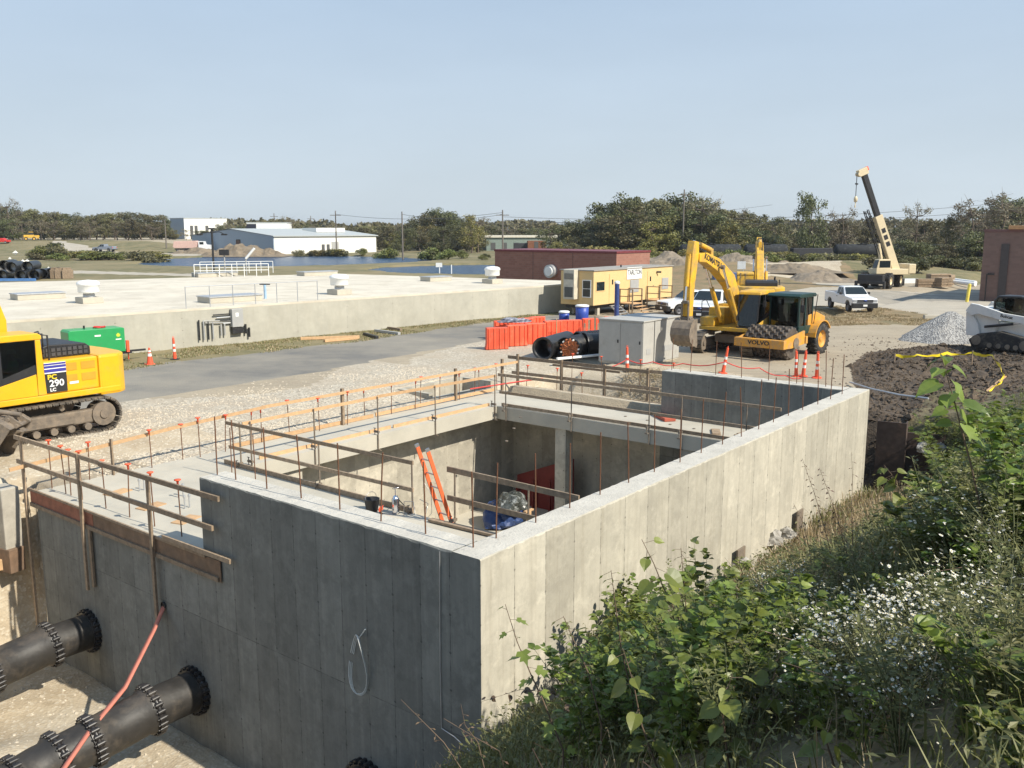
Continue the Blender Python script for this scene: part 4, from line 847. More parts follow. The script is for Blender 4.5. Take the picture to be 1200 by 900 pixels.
# red mesh panel
t = thing('mesh_screen', 'limp see-through red mesh screen between the two rows of orange barriers', 'mesh screen', Matrix.Translation(at(652,401)) @ Matrix.Rotation(.35,4,'Z'))
mb = MB()
for i in range(17): mb.box((i*.15,-.004,.1+.02*sin(i)),(i*.15+.012,.004,1.05-.028*i))
for k in range(12): mb.box((0,-.005,.12+k*.08),(2.4*(1 if k < 5 else (12-k)/9+.2),.005,.13+k*.08))
mb.build('mesh', orange_b, t); MB().cyl((0,0,0),(0,0,1.25),.03,n=6).build('post', wood_new, t)

# ------------------------------------------------------------------ black corrugated pipes beside the cabinet
def corrugated(name, label, p, rz, R, Lp, group, ribs=True, capm=None):
    t = thing(name, label, 'pipe', Matrix.Translation(p+Vector((0,0,R))) @ Matrix.Rotation(rz, 4, 'Z'), group)
    n = 28; vs = []; fs = []; prof = []; x = 0
    if ribs:
        while x < Lp: prof += [(x, R*.95), (x+.03, R), (x+.09, R), (x+.12, R*.95)]; x += .15
    else: prof = [(0,R*1.08),(.12,R*1.08),(.14,R),(Lp,R)]
    prof += [(Lp, R*.87), (0, R*.87), (0, prof[0][1])]
    for (x, r) in prof:
        for i in range(n): a_ = 2*pi*i/n; vs.append((x, cos(a_)*r, sin(a_)*r))
    for j in range(len(prof)-1):
        for i in range(n): fs.append((j*n+i, (j+1)*n+i, (j+1)*n+(i+1) % n, j*n+(i+1) % n))
    MB().add(vs, fs, 0, True).build('wall', corr, t)
    return t
yaw = atan2(U1.y, U1.x)
corrugated('corrugated_pipe', 'open black pipe end nearest the orange barriers, left of the orange-ended reel', at(636,421), 1.15, .50, 3.2, 'black pipes by the grey cabinet', False)
corrugated('corrugated_pipe', 'black ribbed pipe right behind the orange-ended reel', at(662,420), 1.0, .50, 1.5, 'black pipes by the grey cabinet')
corrugated('corrugated_pipe', 'long smooth black pipe running up to the grey cabinet', at(684,416), .35, .52, 2.0, 'black pipes by the grey cabinet', False)
corrugated('corrugated_pipe', 'dark grey ribbed pipe piece behind the orange-ended reel', at(676,412), .55, .5, 1.4, 'black pipes by the grey cabinet')
t = thing('pipe_fitting', 'flanged pipe fitting with a rusty orange bolted face beside the black pipes', 'pipe fitting', Matrix.Translation(at(668,421)+Vector((0,0,.5))) @ Matrix.Rotation(1.15-pi, 4, 'Z'))
MB().cyl((0,0,0),(-.12,0,0),.5,n=32).build('flange', blackring, t); fm = mat('rust_orange_face',(0.50,0.15,0.05),.8,var=.7,scale=7,dirt=(.10,.05,.03),damt=.6,dscale=9)
MB().cyl((.0,0,0),(.06,0,0),.40,n=28).build('face', fm, t)
for i in range(16):
    a_ = 2*pi*i/16; MB().cyl((.0,.44*cos(a_),.44*sin(a_)),(.12,.44*cos(a_),.44*sin(a_)),.04,n=6).build('bolt', cone_w if i % 3 == 0 else fm, t)
for i in range(8):
    a_ = 2*pi*i/8+.2; MB().tube([(.07,.05*cos(a_),.05*sin(a_)),(.1,.36*cos(a_),.36*sin(a_))],.03,5).build('rib', fm, t)
mb = MB().box((-1.3,-.06,0),(1.3,.06,.1),bev=.01); o = mb.build('white_pipe', white, None, Matrix.Translation(at(680,423)+Vector((0,0,.15))) @ Matrix.Rotation(.55,4,'Z')); tag(o, 'white plank lying slantwise in front of the black pipes', 'plank')

# ------------------------------------------------------------------ grey electrical cabinets
def cabinet(label, p, rz, w, d, h):
    t = thing('electrical_cabinet', label, 'cabinet', Matrix.Translation(p) @ Matrix.Rotation(rz, 4, 'Z'), 'grey cabinets')
    MB().box((0,0,.06),(d,w,h),bev=.015).build('body', greybox, t); MB().box((-.04,-.04,h+.002),(d+.04,w+.04,h+.07),bev=.015).build('roof', greybox, t); MB().box((.03,.03,0),(d-.03,w-.03,.06)).build('plinth', conc_slab, t)
    for k in (0,1):
        y0 = .05+k*(w/2-.03); dr = MB().box((-.018,y0,.12),(-.002,y0+w/2-.08,h-.06),bev=.004).build('door', greybox, t)
        MB().box((-.04,y0+.08,h*.5),(-.02,y0+.14,h*.5+.14)).build('handle', blackp, dr)
    MB().box((d*.3,-.012,.5),(d*.7,-.002,.75)).build('vent', greyp, t)
    return t
pc = at(753,430)
cabinet('large grey steel cabinet with its shaded doors towards the vault', pc, SROT, 2.3, .95, 1.95)
cabinet('pale grey cabinet standing close behind the large one, striped by the digger arm\'s shadow', Vector((pc.x, pc.y, 0))+U1*1.06+U2*.02, SROT, 2.2, 2.3, 1.95)
# blue post and steps by trailer
t = thing('bollard_post', 'tall blue steel post with a white cap in front of the site trailer', 'post', Matrix.Translation(at(722,396)))
MB().cyl((0,0,0),(0,0,3.0),.13,n=14).build('pipe', mat('post_blue',(0.03,0.06,0.20),.5,dirt=(.15,.18,.25),damt=.3), t); MB().lathe([(.0,3.18),(.12,3.14),(.17,3.06),(.14,3.0)],14).build('cap', white, t)

# red rope on the bars
rp = [at(700,431,.7), at(735,421,.95), at(765,424,.9), at(800,426,.8), at(850,424,1.0), at(890,431,.5), at(920,440,.15), at(945,441,.1)]
t = thing('rope', 'thin red rope strung across the gravel in front of the cabinet and the roller', 'rope'); mb = MB()
pts = []
for i in range(len(rp)-1):
    for k in range(5): u = k/5; p = rp[i].lerp(rp[i+1], u); p.z -= .12*sin(pi*u); pts.append(p)
mb.tube(pts, .022, 5).build('line', mat('red_rope',(0.55,0.06,0.05),.7), t)
rp = [SW(15.9,14.0,.05), SW(17.3,13.2,.18), SW(18.6,12.6,.25)]
t = thing('rope', 'short red cord along the corner of the left and back strips', 'rope'); MB().tube(rp, .03, 5).build('line', mat('red_rope',(0.55,0.06,0.05)), t)

# ------------------------------------------------------------------ H pile, pole, tape, gravel heap
hz_ = MS @ LM(19.1,-.35,-2.6,.15)
t = thing('sheet_pile', 'rusty brown steel H-pile standing in the hole at the far corner of the long wall', 'steel pile', hz_)
MB().box((-.02,-.42,0),(.02,.42,2.75)).box((.022,-.42,0),(.40,-.385,2.75)).box((.022,.385,0),(.40,.42,2.75)).build('pile', mat('pile_rust',(0.07,0.05,0.042),.85,.2,var=.3,dirt=(.16,.10,.07),damt=.35), t)
o = MB().box((-.04,-.6,0),(.04,.6,2.3)).build('sheet_pile', mat('pile_rust',(0.07,0.05,0.042)), None, MS @ LM(19.7,-1.15,-2.5,.3)); tag(o, 'dark steel sheet beside the H-pile, half buried in the bank', 'steel sheet')
o = crumple('concrete_lump', (.24,.22,.2), sand, MS @ LM(19.0,-1.35,-.55), 3, .5, 3); tag(o, 'broken pale concrete lump on the bank beside the H-pile', 'concrete lump')
rub = [(at(868,668,-1.5),.30),(at(905,632,-1.4),.26),(at(922,626,-1.4),.2),(at(1085,520,-.6),.22),(at(1100,525,-.6),.2),(at(835,690,-1.5),.2)]
for i, (p, r) in enumerate(rub):
    o = crumple('concrete_lump', (r, r*.9, r*.8), sand, Matrix.Translation(p) @ Matrix.Rotation(i*1.3,4,'Z'), 11+i, .5, 3)
    tag(o, ['broken concrete lump against the long wall, left of the block with a rusty edge','grey concrete lump against the long wall below the dry twigs','smaller lump just right of the grey lump at the long wall','broken lump near the H-pile on the dry bank','lump beside the broken lump near the H-pile','lowest concrete lump in the weeds along the long wall'][i], 'concrete lump', 'broken concrete along the bank')
for i, (a, b_) in enumerate(((8.8,-.12),(12.3,-.12))): o = MB().box((-.2,-.02,0),(.2,.02,.75)).build('form_tie_plate', duststeel, None, MS @ LM(a, b_, -1.75)); tag(o, ['grey steel plate standing against the long wall in the weeds','second steel plate standing against the long wall nearer the H-pile'][i], 'steel plate', 'steel plates at the foot of the long wall')
t = thing('drain_pole', 'long grey pole lying over the mud from the vault corner towards the H-pile', 'pole'); MB().tube([at(996,448,.1), at(1022,456,.25), at(1055,463,.35), at(1088,467,.45)], .035, 7).build('pole', galv, t)
tapem = mat('caution_yellow', (0.80,0.62,0.02), .4, var=.08)
tp = [at(1049,416,.55), at(1075,416,.6), at(1110,414,.55), at(1140,413,.6), at(1163,416,.7), at(1172,428,.7), at(1177,440,.75), at(1167,452,.5), at(1144,466,.25)]
t = thing('caution_tape', 'yellow caution tape strung before the gravel heap and trailing over the mud', 'caution tape'); vs = []; fs = []; pts = []
for i in range(len(tp)-1):
    for k in range(6): u = k/6; p = tp[i].lerp(tp[i+1], u); p.z += -.08*sin(pi*u)+.02*sin(k*2.3+i); pts.append(p)
pts.append(tp[-1])
for i, p in enumerate(pts): w = Vector((.02*sin(i*1.1), .02*cos(i), .045+.02*sin(i*.7))); vs += [p+w, p-w]
for i in range(len(pts)-1): fs.append((2*i, 2*i+1, 2*i+3, 2*i+2))
MB().add(vs, fs, 0, True).build('tape', tapem, t)
for i, (q, h_) in enumerate(((tp[0],.75),(tp[3],.7))): o = MB().box((-.02,-.02,0),(.02,.02,h_)).build('stake', wood_old, None, Matrix.Translation((q.x,q.y,q.z-h_+.08))); tag(o, ['dark stake holding the left end of the caution tape','dark stake under the caution tape near the skid loader'][i], 'stake', 'stakes of the caution tape')
p0 = at(1144,469,.15); p1 = at(1178,441,.7); d = p1-p0; M_ = d.to_track_quat('X','Z').to_matrix().to_4x4(); M_.translation = p0
o = MB().box((0,-.05,-.015),(d.length,.05,.02)).build('lath', wood_new, None, M_); tag(o, 'fresh wooden lath leaning on the mud under the loose end of the tape', 'lath')
# gravel heap
pg0 = at(1122,400); n = 60; vs = []; fs = []
for i in range(n+1):
    for j in range(n+1):
        x = (i/n-.5)*6.2; y = (j/n-.5)*5.8; r = sqrt((x/2.7)**2+(y/2.6)**2); an = atan2(y, x); z = max(-.25, 1.62*(1-r*(1+.10*sin(3*an)+.05*sin(7*an+1)))); z = min(z, 1.5+.02*sin(x*5))
        z += .10*(fbm(np.array([x*1.3+5]), np.array([y*1.3]), 4)[0]-.5) * (z > -.1)
        vs.append((x, y, z))
for i in range(n):
    for j in range(n): q = i*(n+1)+j; fs.append((q, q+n+1, q+n+2, q+1))
heapm, N, L, b = nodemat('grey_gravel'); b.inputs['Roughness'].default_value = .95; O = N.new('ShaderNodeTexCoord').outputs['Object']
v_ = N.new('ShaderNodeTexVoronoi'); v_.inputs['Scale'].default_value = 13; L.new(O, v_.inputs['Vector']); s_ = N.new('ShaderNodeSeparateColor'); L.new(v_.outputs['Color'], s_.inputs[0])
c_ = mixc(N, L, s_.outputs[0], (0.16,0.155,0.15), (0.42,0.41,0.39)); c_ = mixc(N, L, ramp(N, L, noise_(N, L, O, 1.2, 5), .5, .65, 0, .5), c_, (0.36,0.34,0.31)); L.new(c_, b.inputs['Base Color']); bumpn(N, L, v_.outputs['Distance'], 1.0, .06, b)
o = MB().add(vs, fs, 0, True).build('gravel_heap', heapm, None, Matrix.Translation((pg0.x, pg0.y+1.0, 0))); tag(o, 'steep heap of grey gravel left of the white skid loader', 'gravel heap')
# straw and brush lying in the slot behind the strip
def straws(name, n, fa, fb, zf, m, label, cat, ln=(.2,.6), w=.012, up=.15):
    P = Spts(n, fa, fb, None, 0) ; n = len(P); th = np.random.rand(n)*6.28; l_ = np.random.uniform(*ln, n); dz = np.random.uniform(-up, up*2, n)
    D = np.stack([np.cos(th)*l_, np.sin(th)*l_, dz], -1); W_ = np.stack([-np.sin(th), np.cos(th), 0*th], -1)*w; P[:, 2] += np.random.rand(n)*zf
    V = np.stack([P-W_, P+W_, P+D+W_*.4, P+D-W_*.4], 1).reshape(-1, 3); F = np.arange(4*n).reshape(n, 4)
    return tag(npmesh(name, V, F, m), label, cat, kind='stuff')
straws('straw', 2600, (20.2,23.5), (6.8,11.2), .25, blade_dry, 'tangle of yellow straw on the slope behind the back strip', 'straw')
# ------------------------------------------------------------------ people
skin_m = mat('skin', (0.45,0.28,0.20), .6); vest = mat('vest_green', (0.25,0.65,0.15), .8, var=.1); jean = mat('trousers', (0.05,0.06,0.09), .9); hat_m = mat('hard_hat', (0.75,0.75,0.72), .35)
def seated_person(label, M, vestm=vest):
    t = thing('person', label, 'person', M)
    J_ = {'pel':((0,0,.12),.15),'belly':((.0,0,.30),.145),'chest':((.0,0,.48),.165),'neck':((.03,0,.62),.06),'head':((.06,0,.74),.092),'crown':((.05,0,.82),.085)}
    for s_, n_ in ((1,'L'),(-1,'R')):
        J_.update({'sh'+n_:((0,.18*s_,.54),.065),'el'+n_:((.08,.25*s_,.30),.05),'wr'+n_:((.32,.20*s_,.30),.032),'pa'+n_:((.38,.19*s_,.30),.036),'hip'+n_:((.02,.10*s_,.10),.10),'kn'+n_:((.45,.14*s_,.12),.07),'an'+n_:((.50,.14*s_,-.30),.042),'to'+n_:((.66,.15*s_,-.34),.035)})
        for k in range(4): J_['f%d%s' % (k, n_)] = ((.44-.005*abs(k-1.5), (.165+.016*k)*s_, .29-.012*(k % 2)), .009)
        J_['th'+n_] = ((.40,.145*s_,.33), .010)
    names = list(J_); E_ = [('pel','belly'),('belly','chest'),('chest','neck'),('neck','head'),('head','crown')]
    for n_ in 'LR': E_ += [('chest','sh'+n_),('sh'+n_,'el'+n_),('el'+n_,'wr'+n_),('wr'+n_,'pa'+n_),('pel','hip'+n_),('hip'+n_,'kn'+n_),('kn'+n_,'an'+n_),('an'+n_,'to'+n_),('pa'+n_,'th'+n_)]+[('pa'+n_,'f%d%s' % (k, n_)) for k in range(4)]
    me = bpy.data.meshes.new('body'); me.from_pydata([J_[n][0] for n in names], [(names.index(a), names.index(b_)) for a, b_ in E_], [])
    o = bpy.data.objects.new('body', me); C.objects.link(o); sk = o.modifiers.new('s', 'SKIN'); su = o.modifiers.new('u', 'SUBSURF'); su.levels = 1; su.render_levels = 1
    for i, n in enumerate(names): r = J_[n][1]; me.skin_vertices[0].data[i].radius = (r, r)
    me.skin_vertices[0].data[0].use_root = True
    dg = bpy.context.evaluated_depsgraph_get(); m2 = bpy.data.meshes.new_from_object(o.evaluated_get(dg)); bpy.data.objects.remove(o)
    for m_ in (skin_m, vestm, jean): m2.materials.append(m_)
    m2.materials.clear(); [m2.materials.append(m_) for m_ in (skin_m, vestm, jean)]
    for p in m2.polygons:
        c = p.center; p.material_index = 1 if (c.z > .22 and c.z < .60 and c.x < .2) else (2 if c.z <= .22 else 0); p.use_smooth = True
    ob = bpy.data.objects.new('body', m2); C.objects.link(ob); ob.parent = t
    MB().lathe([(.125,.80),(.115,.81),(.108,.86),(.07,.91),(0,.925)], 14, M=Matrix.Translation((.055,0,0))).build('hard_hat', hat_m, t)
    return t

# ------------------------------------------------------------------ excavator
def trackmb(L_, h, w, pads=True):
    r = h/2; pts = []; s_ = L_/2 - r
    n = 14
    for i in range(n+1): a_ = -pi/2 + pi*i/n; pts.append((s_+cos(a_)*r, r+sin(a_)*r))
    for i in range(n+1): a_ = pi/2 + pi*i/n; pts.append((-s_+cos(a_)*r, r+sin(a_)*r))
    mb = MB(); N_ = len(pts); vs = []; fs = []
    cum = [0]
    for i in range(N_): p, q = pts[i], pts[(i+1) % N_]; cum.append(cum[-1]+sqrt((p[0]-q[0])**2+(p[1]-q[1])**2))
    tot = cum[-1]; npd = int(tot/.19)
    def P(u):
        u %= tot
        for i in range(N_):
            if u <= cum[i+1]: k = (u-cum[i])/max(1e-6, cum[i+1]-cum[i]); p, q = pts[i], pts[(i+1) % N_]; return Vector((p[0]+(q[0]-p[0])*k, 0, p[1]+(q[1]-p[1])*k))
    for k in range(npd):
        a_ = P(k*tot/npd); b_ = P((k+.88)*tot/npd); d = (b_-a_); X = d.normalized(); Y = Vector((0,1,0)); Z = X.cross(Y); M_ = Matrix((X, Y, Z)).transposed().to_4x4(); M_.translation = a_
        mb.box((0,-w/2,-.03),(d.length,w/2,.02), M=M_)
        for g in (.25,.55,.85): mb.box((d.length*g-.012,-w/2,.02),(d.length*g+.012,w/2,.05), M=M_)
    return mb
def plate(mb, path, th, y0, y1, mi=0, bev=.015):     # thick outline from centreline path [(x, z, half_depth)]
    up = []; dn = []
    for i, (x, z, hd) in enumerate(path):
        a_ = path[max(0, i-1)]; b_ = path[min(len(path)-1, i+1)]; d = Vector((b_[0]-a_[0], b_[1]-a_[1])).normalized(); n = Vector((-d.y, d.x)); up.append((x+n.x*hd, z+n.y*hd)); dn.append((x-n.x*hd, z-n.y*hd))
    mb.prism(up+dn[::-1], y0, y1, mi=mi, bev=bev)
def excavator(label, M, body=yellow, boom=None, stick=None, bucket=None, text=True, house=0.0, side=None, rear_text=None, guard_rail=True, op=False, boomtext=None, bucket_s=1.0, name='excavator'):
    t = thing(name, label, 'excavator', M)
    HM = Matrix.Rotation(house, 4, 'Z')
    for s_ in (1, -1):
        o = trackmb(5.0, 1.0, .62).build('track', tracksteel, t, Matrix.Translation((0, s_*1.28, 0)))
        if o:
            MB().box((-1.9,-.16,.28),(1.9,.16,.68),bev=.05).box((-1.1,-.20,.34),(1.0,.20,.50)).build('track_frame', duststeel, o)
            for x in (-2.0, 2.0): MB().cyl((x,-.22,.5),(x,.22,.5),.36,n=18).cyl((x,-.26,.5),(x,.26,.5),.14,n=12).build('idler', duststeel, o)
            for k in range(7): MB().cyl((-1.5+k*.5,-.20,.18),(-1.5+k*.5,.20,.18),.11,n=10).build('roller', duststeel, o)
            for x in (-.8,.7): MB().cyl((x,-.14,.84),(x,.14,.84),.09,n=10).build('roller', duststeel, o)
    MB().box((-1.1,-.95,.45),(1.1,.95,.9),bev=.08).cyl((0,0,.85),(0,0,1.12),.75,n=28).build('undercarriage', duststeel, t)
    H_ = lambda n, mb, m, par=t: mb.build(n, m, par, HM if par is t else None)
    H_('deck', MB().box((-2.6,-1.48,1.12),(1.75,1.48,1.30),bev=.03), body)
    # counterweight, rounded tail
    cw = [(-1.95,-1.48),(-2.6,-1.46),(-2.86,-1.25),(-3.0,-.8),(-3.05,0),(-3.0,.8),(-2.86,1.25),(-2.6,1.46),(-1.95,1.48)]
    o = H_('counterweight', MB().hprism(cw, 1.05, 2.28, bev=.09), body)
    o = H_('engine_housing', MB().box((-1.94,-1.45,1.305),(-.35,1.45,2.26),bev=.05), body)
    for yy in (1.452,-1.452):
        for (x0, z0) in ((-1.85,1.92),(-1.30,1.92),(-1.85,1.58),(-1.30,1.58)):
            mb = MB()
            mb.box((x0,min(yy,yy*1.006),z0),(x0+.42,max(yy,yy*1.006),z0+.22))
            mb.build('vent_grille', mat('grille_yellow',(0.55,0.29,0.02),.6,var=.1), t, HM)
    hood = H_('engine_hood', MB().prism([(-2.0,2.265),(-2.0,2.50),(-1.85,2.62),(-.75,2.66),(-.45,2.55),(-.4,2.265)], -1.05, .95, bev=.03), blackp)
    for k in range(9):
        for j in range(2): MB().box((-1.9+k*.16,.952,2.32+j*.13),(-1.79+k*.16,.975,2.42+j*.13)).build('louvre', mat('louvre_dark',(0.06,0.06,0.065),.5), hood)
    MB().cyl((-1.2,-.9,2.3),(-1.2,-.9,2.75),.06,n=10).tube([(-1.2,-.9,2.75),(-1.25,-.9,2.82),(-1.35,-.9,2.84)],.06,8).build('exhaust', blackp, t, HM)
    # right-hand tool box and tank
    H_('fuel_tank', MB().box((-.34,-1.46,1.305),(.75,-.62,2.15),bev=.05), body); H_('toolbox', MB().box((.76,-1.46,1.305),(1.7,-.72,1.75),bev=.05), body)
    # cab
    cx0, cx1, cy0, cy1, cz0, cz1 = -.20, 1.72, .42, 1.47, 1.305, 3.02
    mb = MB(); rp_ = .06
    for (x, y) in ((cx0,cy0),(cx0,cy1),(.82,cy1),(.82,cy0)): mb.box((x-.05,y-.05 if y > 1 else y,cz0),(x+.05,y if y > 1 else y+.05,cz1-.1))
    for y in (cy0, cy1-.05): mb.prism([(1.62,cz0+.35),(1.72,cz0+.35),(1.48,cz1-.08),(1.38,cz1-.08)], y, y+.05)
    mb.box((cx0-.02,cy0,cz0),(1.70,cy1,cz0+.06)); cabo = H_('cab_frame', mb, blackp)
    H_('cab_roof', MB().prism([(cx0-.15,cz1-.12),(1.5,cz1-.12),(1.46,cz1),(1.25,cz1+.07),(cx0-.05,cz1+.07),(cx0-.15,cz1)], cy0-.02, cy1+.02, bev=.03), body)
    H_('cab_rear_panel', MB().prism([(cx0-.18,cz0),(cx0+.06,cz0),(cx0+.03,cz1-.12),(cx0-.12,cz1-.12)], cy0, cy1+.012, bev=.02), body)
    H_('cab_door_panel', MB().prism([(cx0+.07,cz0+.0),(1.66,cz0+.0),(1.66,cz0+.20),(cx0+.07,cz0+.62)], cy1-.02, cy1+.016, bev=.008), body)
    H_('cab_door_band', MB().prism([(cx0+.07,cz0+.62),(.80,cz0+.42),(.80,cz0+.58),(cx0+.07,cz0+.88)], cy1-.02, cy1+.010), blackp)
    H_('cab_side_panel', MB().box((cx0+.07,cy0-.01,cz0+.06),(1.60,cy0+.02,cz0+.5)), body)
    for nm, mb in (('window', MB().box((cx0+.06,cy1-.03,cz0+.6),(.77,cy1-.022,cz1-.14))), ('window', MB().box((.87,cy1-.03,cz0+.45),(1.45,cy1-.022,cz1-.14))), ('window', MB().box((cx0+.06,cy0+.022,cz0+.5),(1.4,cy0+.03,cz1-.14))),
                   ('windscreen', MB().prism([(1.64,cz0+.1),(1.66,cz0+.1),(1.44,cz1-.12),(1.42,cz1-.12)], cy0+.05, cy1-.06)), ('rear_window', MB().box((cx0-.09,cy0+.15,cz0+.9),(cx0-.08,cy1-.15,cz1-.2)))):
        H_(nm, mb, glass_dark)
    H_('seat', MB().box((.1,.7,1.5),(.6,1.2,1.72),bev=.05).box((.05,.72,1.7),(.2,1.18,2.35),bev=.05), blackp)
    H_('lever_console', MB().box((.2,.50,1.4),(.8,.62,2.0),bev=.02).box((.2,1.26,1.4),(.8,1.36,2.0),bev=.02).cyl((.75,.56,2.0),(.85,.56,2.2),.02).cyl((.75,1.31,2.0),(.85,1.31,2.2),.02), blackp)
    if op: seated_person(op, M @ HM @ LM(.22,.95,1.72))
    # handrails
    H_('grab_rail', MB().tube([(-.60,1.3,2.25),(-.60,1.3,2.98),(-.40,1.3,3.02),(-.35,1.3,3.02),(-.25,1.0,3.0),(-.60,.98,3.0),(-.60,.98,2.62)], .025, 6), blackp)
    H_('grab_rail', MB().tube([(1.68,-1.4,1.75),(1.68,-1.4,2.5),(1.2,-1.4,2.55),(.8,-1.4,2.15)], .022, 6), blackp)
    H_('mirror', MB().cyl((1.5,1.5,2.5),(1.55,1.68,2.5),.012).box((1.5,1.66,2.35),(1.56,1.80,2.65),bev=.02), blackp)
    # boom, stick, bucket in the x-z plane at y = -.08
    if boom:
        y0, y1 = -.31, .15
        bo = MB(); plate(bo, boom, 0, y0, y1, bev=.03); bo = bo.build('boom', body, t, HM)
        bx = [b_[:2] for b_ in boom]; k = len(bx)//2
        # boom cylinders either side
        for yy in (-.52, .34):
            mb = MB(); p0 = Vector((1.35, yy, 1.55)); p1 = Vector((bx[k][0], yy, bx[k][1]-.1)); mb.cyl(p0, p0.lerp(p1,.62), .11, n=12); o = mb.build('cylinder', body, t, HM); MB().cyl(p0.lerp(p1,.6), p1, .055, n=10).build('rod', chrome, o)
            MB().cyl(p1-Vector((0,.09,0)), p1+Vector((0,.09,0)), .10, n=12).build('pin', duststeel, o)
        mb = MB()
        for q in range(3): mb.tube([(bx[0][0]+.1,-.25+.1*q,bx[0][1]+.45)]+[(x+.03*q, -.25+.1*q, z+hd+.06) for x, z, hd in boom[1:-1]]+[(boom[-1][0]-.3,-.25+.1*q,boom[-1][1]+.45)], .028, 6)
        mb.build('hose_bundle', hosebl, bo)
        st = MB(); plate(st, stick, 0, y0+.06, y1-.06, bev=.03); st = st.build('stick', body, t, HM)
        s0 = stick[0]; bt = boom[-2]
        mb = MB(); p0 = Vector(((boom[k][0]*.6+bt[0]*.4), -.08, (boom[k][1]*.6+bt[1]*.4)+boom[k][2]+.25)); p1 = Vector((s0[0], -.08, s0[1])); mb.cyl(p0, p0.lerp(p1,.62), .115, n=12); o = mb.build('cylinder', body, t, HM); MB().cyl(p0.lerp(p1,.6), p1, .055, n=10).build('rod', chrome, o)
        MB().box((p0.x-.12,-.2,p0.z-.42),(p0.x+.12,.04,p0.z+.05),bev=.02).build('bracket', body, bo)
        # bucket cylinder on the outer face of the stick
        s1 = Vector((stick[1][0], -.08, stick[1][1])); s2 = Vector((stick[-1][0], -.08, stick[-1][1])); off = Vector((.34, 0, .05)); p0 = s1.lerp(s2,.05)+off; p1 = s1.lerp(s2,.78)+off
        mb = MB().cyl(p0, p0.lerp(p1,.66), .10, n=12).box((p0.x-.30,-.16,p0.z-.10),(p0.x+.08,0,p0.z+.10)); o = mb.build('cylinder', body, t, HM); MB().cyl(p0.lerp(p1,.64), p1, .05, n=10).build('rod', chrome, o)
        MB().box((p1.x-.40,-.22,p1.z-.07),(p1.x+.06,.06,p1.z+.07),bev=.02).tube([(p1.x,-.24,p1.z),(bucket[0]+.28,-.24,bucket[1]+.02)],.05,6).tube([(p1.x,.08,p1.z),(bucket[0]+.28,.08,bucket[1]+.02)],.05,6).build('linkage', duststeel, t, HM)
        # bucket: hinge at (bx,bz), opening direction angle
        BM = HM @ Matrix.Translation((bucket[0], -.08, bucket[1])) @ Matrix.Rotation(-bucket[2], 4, 'Y') @ Matrix.Diagonal((bucket_s, bucket_s*.88, bucket_s, 1))
        bucket_mesh(t, BM)
    if boomtext:
        p0 = Vector((boom[-2][0], 0, boom[-2][1])); p1 = Vector((boom[-3][0], 0, boom[-3][1])); d = (p1-p0).normalized(); mid = p0.lerp(p1, .48)
        lettering(boomtext, .40, HM @ frame((mid.x, .157, mid.z), (d.x,0,d.z), (-d.z*(1 if d.x < 0 else -1)*1.0,0,abs(d.x))), blackp, t, sx=1.0, bold=.012)
    if rear_text:
        lettering(rear_text, .34, HM @ frame((-3.066, 0, 1.93), (0,-1,0), (0,0,1)), blackp, t, bold=.012)
    return t
def bucket_mesh(par, BM, w=1.15, name='bucket'):
    prof = [(.0,.10),(.30,.06),(.55,-.10),(.72,-.42),(.72,-.75),(.55,-1.05),(.25,-1.22),(-.15,-1.25)]
    mb = MB(); n = len(prof); vs = []; fs = []
    inn = [(x*.93-.02, z*.95) for x, z in prof]
    for y in (-w/2, w/2):
        for x, z in prof: vs.append((x, y, z))
        for x, z in inn: vs.append((x, y, z))
    for i in range(n-1):
        fs += [(i, i+1, 2*n+i+1, 2*n+i), (n+i, 3*n+i, 3*n+i+1, n+i+1)]
    mb.add(vs, fs)
    for s_ in (-1, 1): mb.prism([(-.02,.12),(.28,.08),(.55,-.10),(.72,-.42),(.72,-.75),(.55,-1.05),(.25,-1.22),(-.15,-1.25),(-.28,-1.15),(-.10,-.5)], s_*w/2-.02, s_*w/2+.02)
    o = mb.build(name, duststeel, par, BM)
    MB().prism([(-.1,.25),(.35,.2),(.42,-.02),(0,.0)], -.26, -.21).prism([(-.1,.25),(.35,.2),(.42,-.02),(0,.0)], .21, .26).cyl((0,-.32,.12),(0,.32,.12),.06,n=10).cyl((.28,-.32,.10),(.28,.32,.10),.06,n=10).build('ear', duststeel, o)
    for k in range(5): y = -w/2+.06+k*(w-.12)/4; MB().prism([(-.12,-1.20),(-.12,-1.29),(-.38,-1.26)], y-.045, y+.045).build('tooth', duststeel, o)
    return o
E_M = MS @ LM(1.95, 19.75, 0, pi)       # left machine, facing towards -a
ex1 = excavator('clean yellow excavator at the left edge of the picture, cut off by the frame', E_M, yellow_clean,
    boom=[(.3,1.9,.28),(.42,3.3,.45),(.9,4.8,.52),(2.6,6.2,.45),(5.0,6.8,.28)], stick=[(4.4,7.5,.16),(5.0,6.7,.30),(6.0,4.8,.22),(6.4,3.4,.16)], bucket=(6.4,3.3,.5), op='seated operator in a green vest inside the left excavator cab')
pan = MB().box((-.98,1.462,1.34),(-.36,1.475,1.90)).build('name_panel', mat('decal_black',(0.03,0.03,0.03),.4), ex1)
for i, (z0, z1) in enumerate(((1.95,2.00),(2.03,2.10),(2.13,2.18))):
    pass
sw_ = mat('decal_white',(0.82,0.82,0.80),.4,var=.02); sb_ = mat('decal_blue',(0.05,0.05,0.30),.4,var=.05)
for (z0, z1, m_) in ((1.895,1.93,sw_),(1.935,2.02,sb_),(2.025,2.05,sw_),(2.055,2.12,sb_),(2.125,2.14,sw_),(2.145,2.19,sb_),(2.195,2.21,sw_)):
    MB().box((-.98,1.461,z0),(-.36,1.472,z1)).build('stripe', m_, ex1)
FT = lambda x, z: frame((x, 1.478, z), (-1,0,0), (0,0,1))
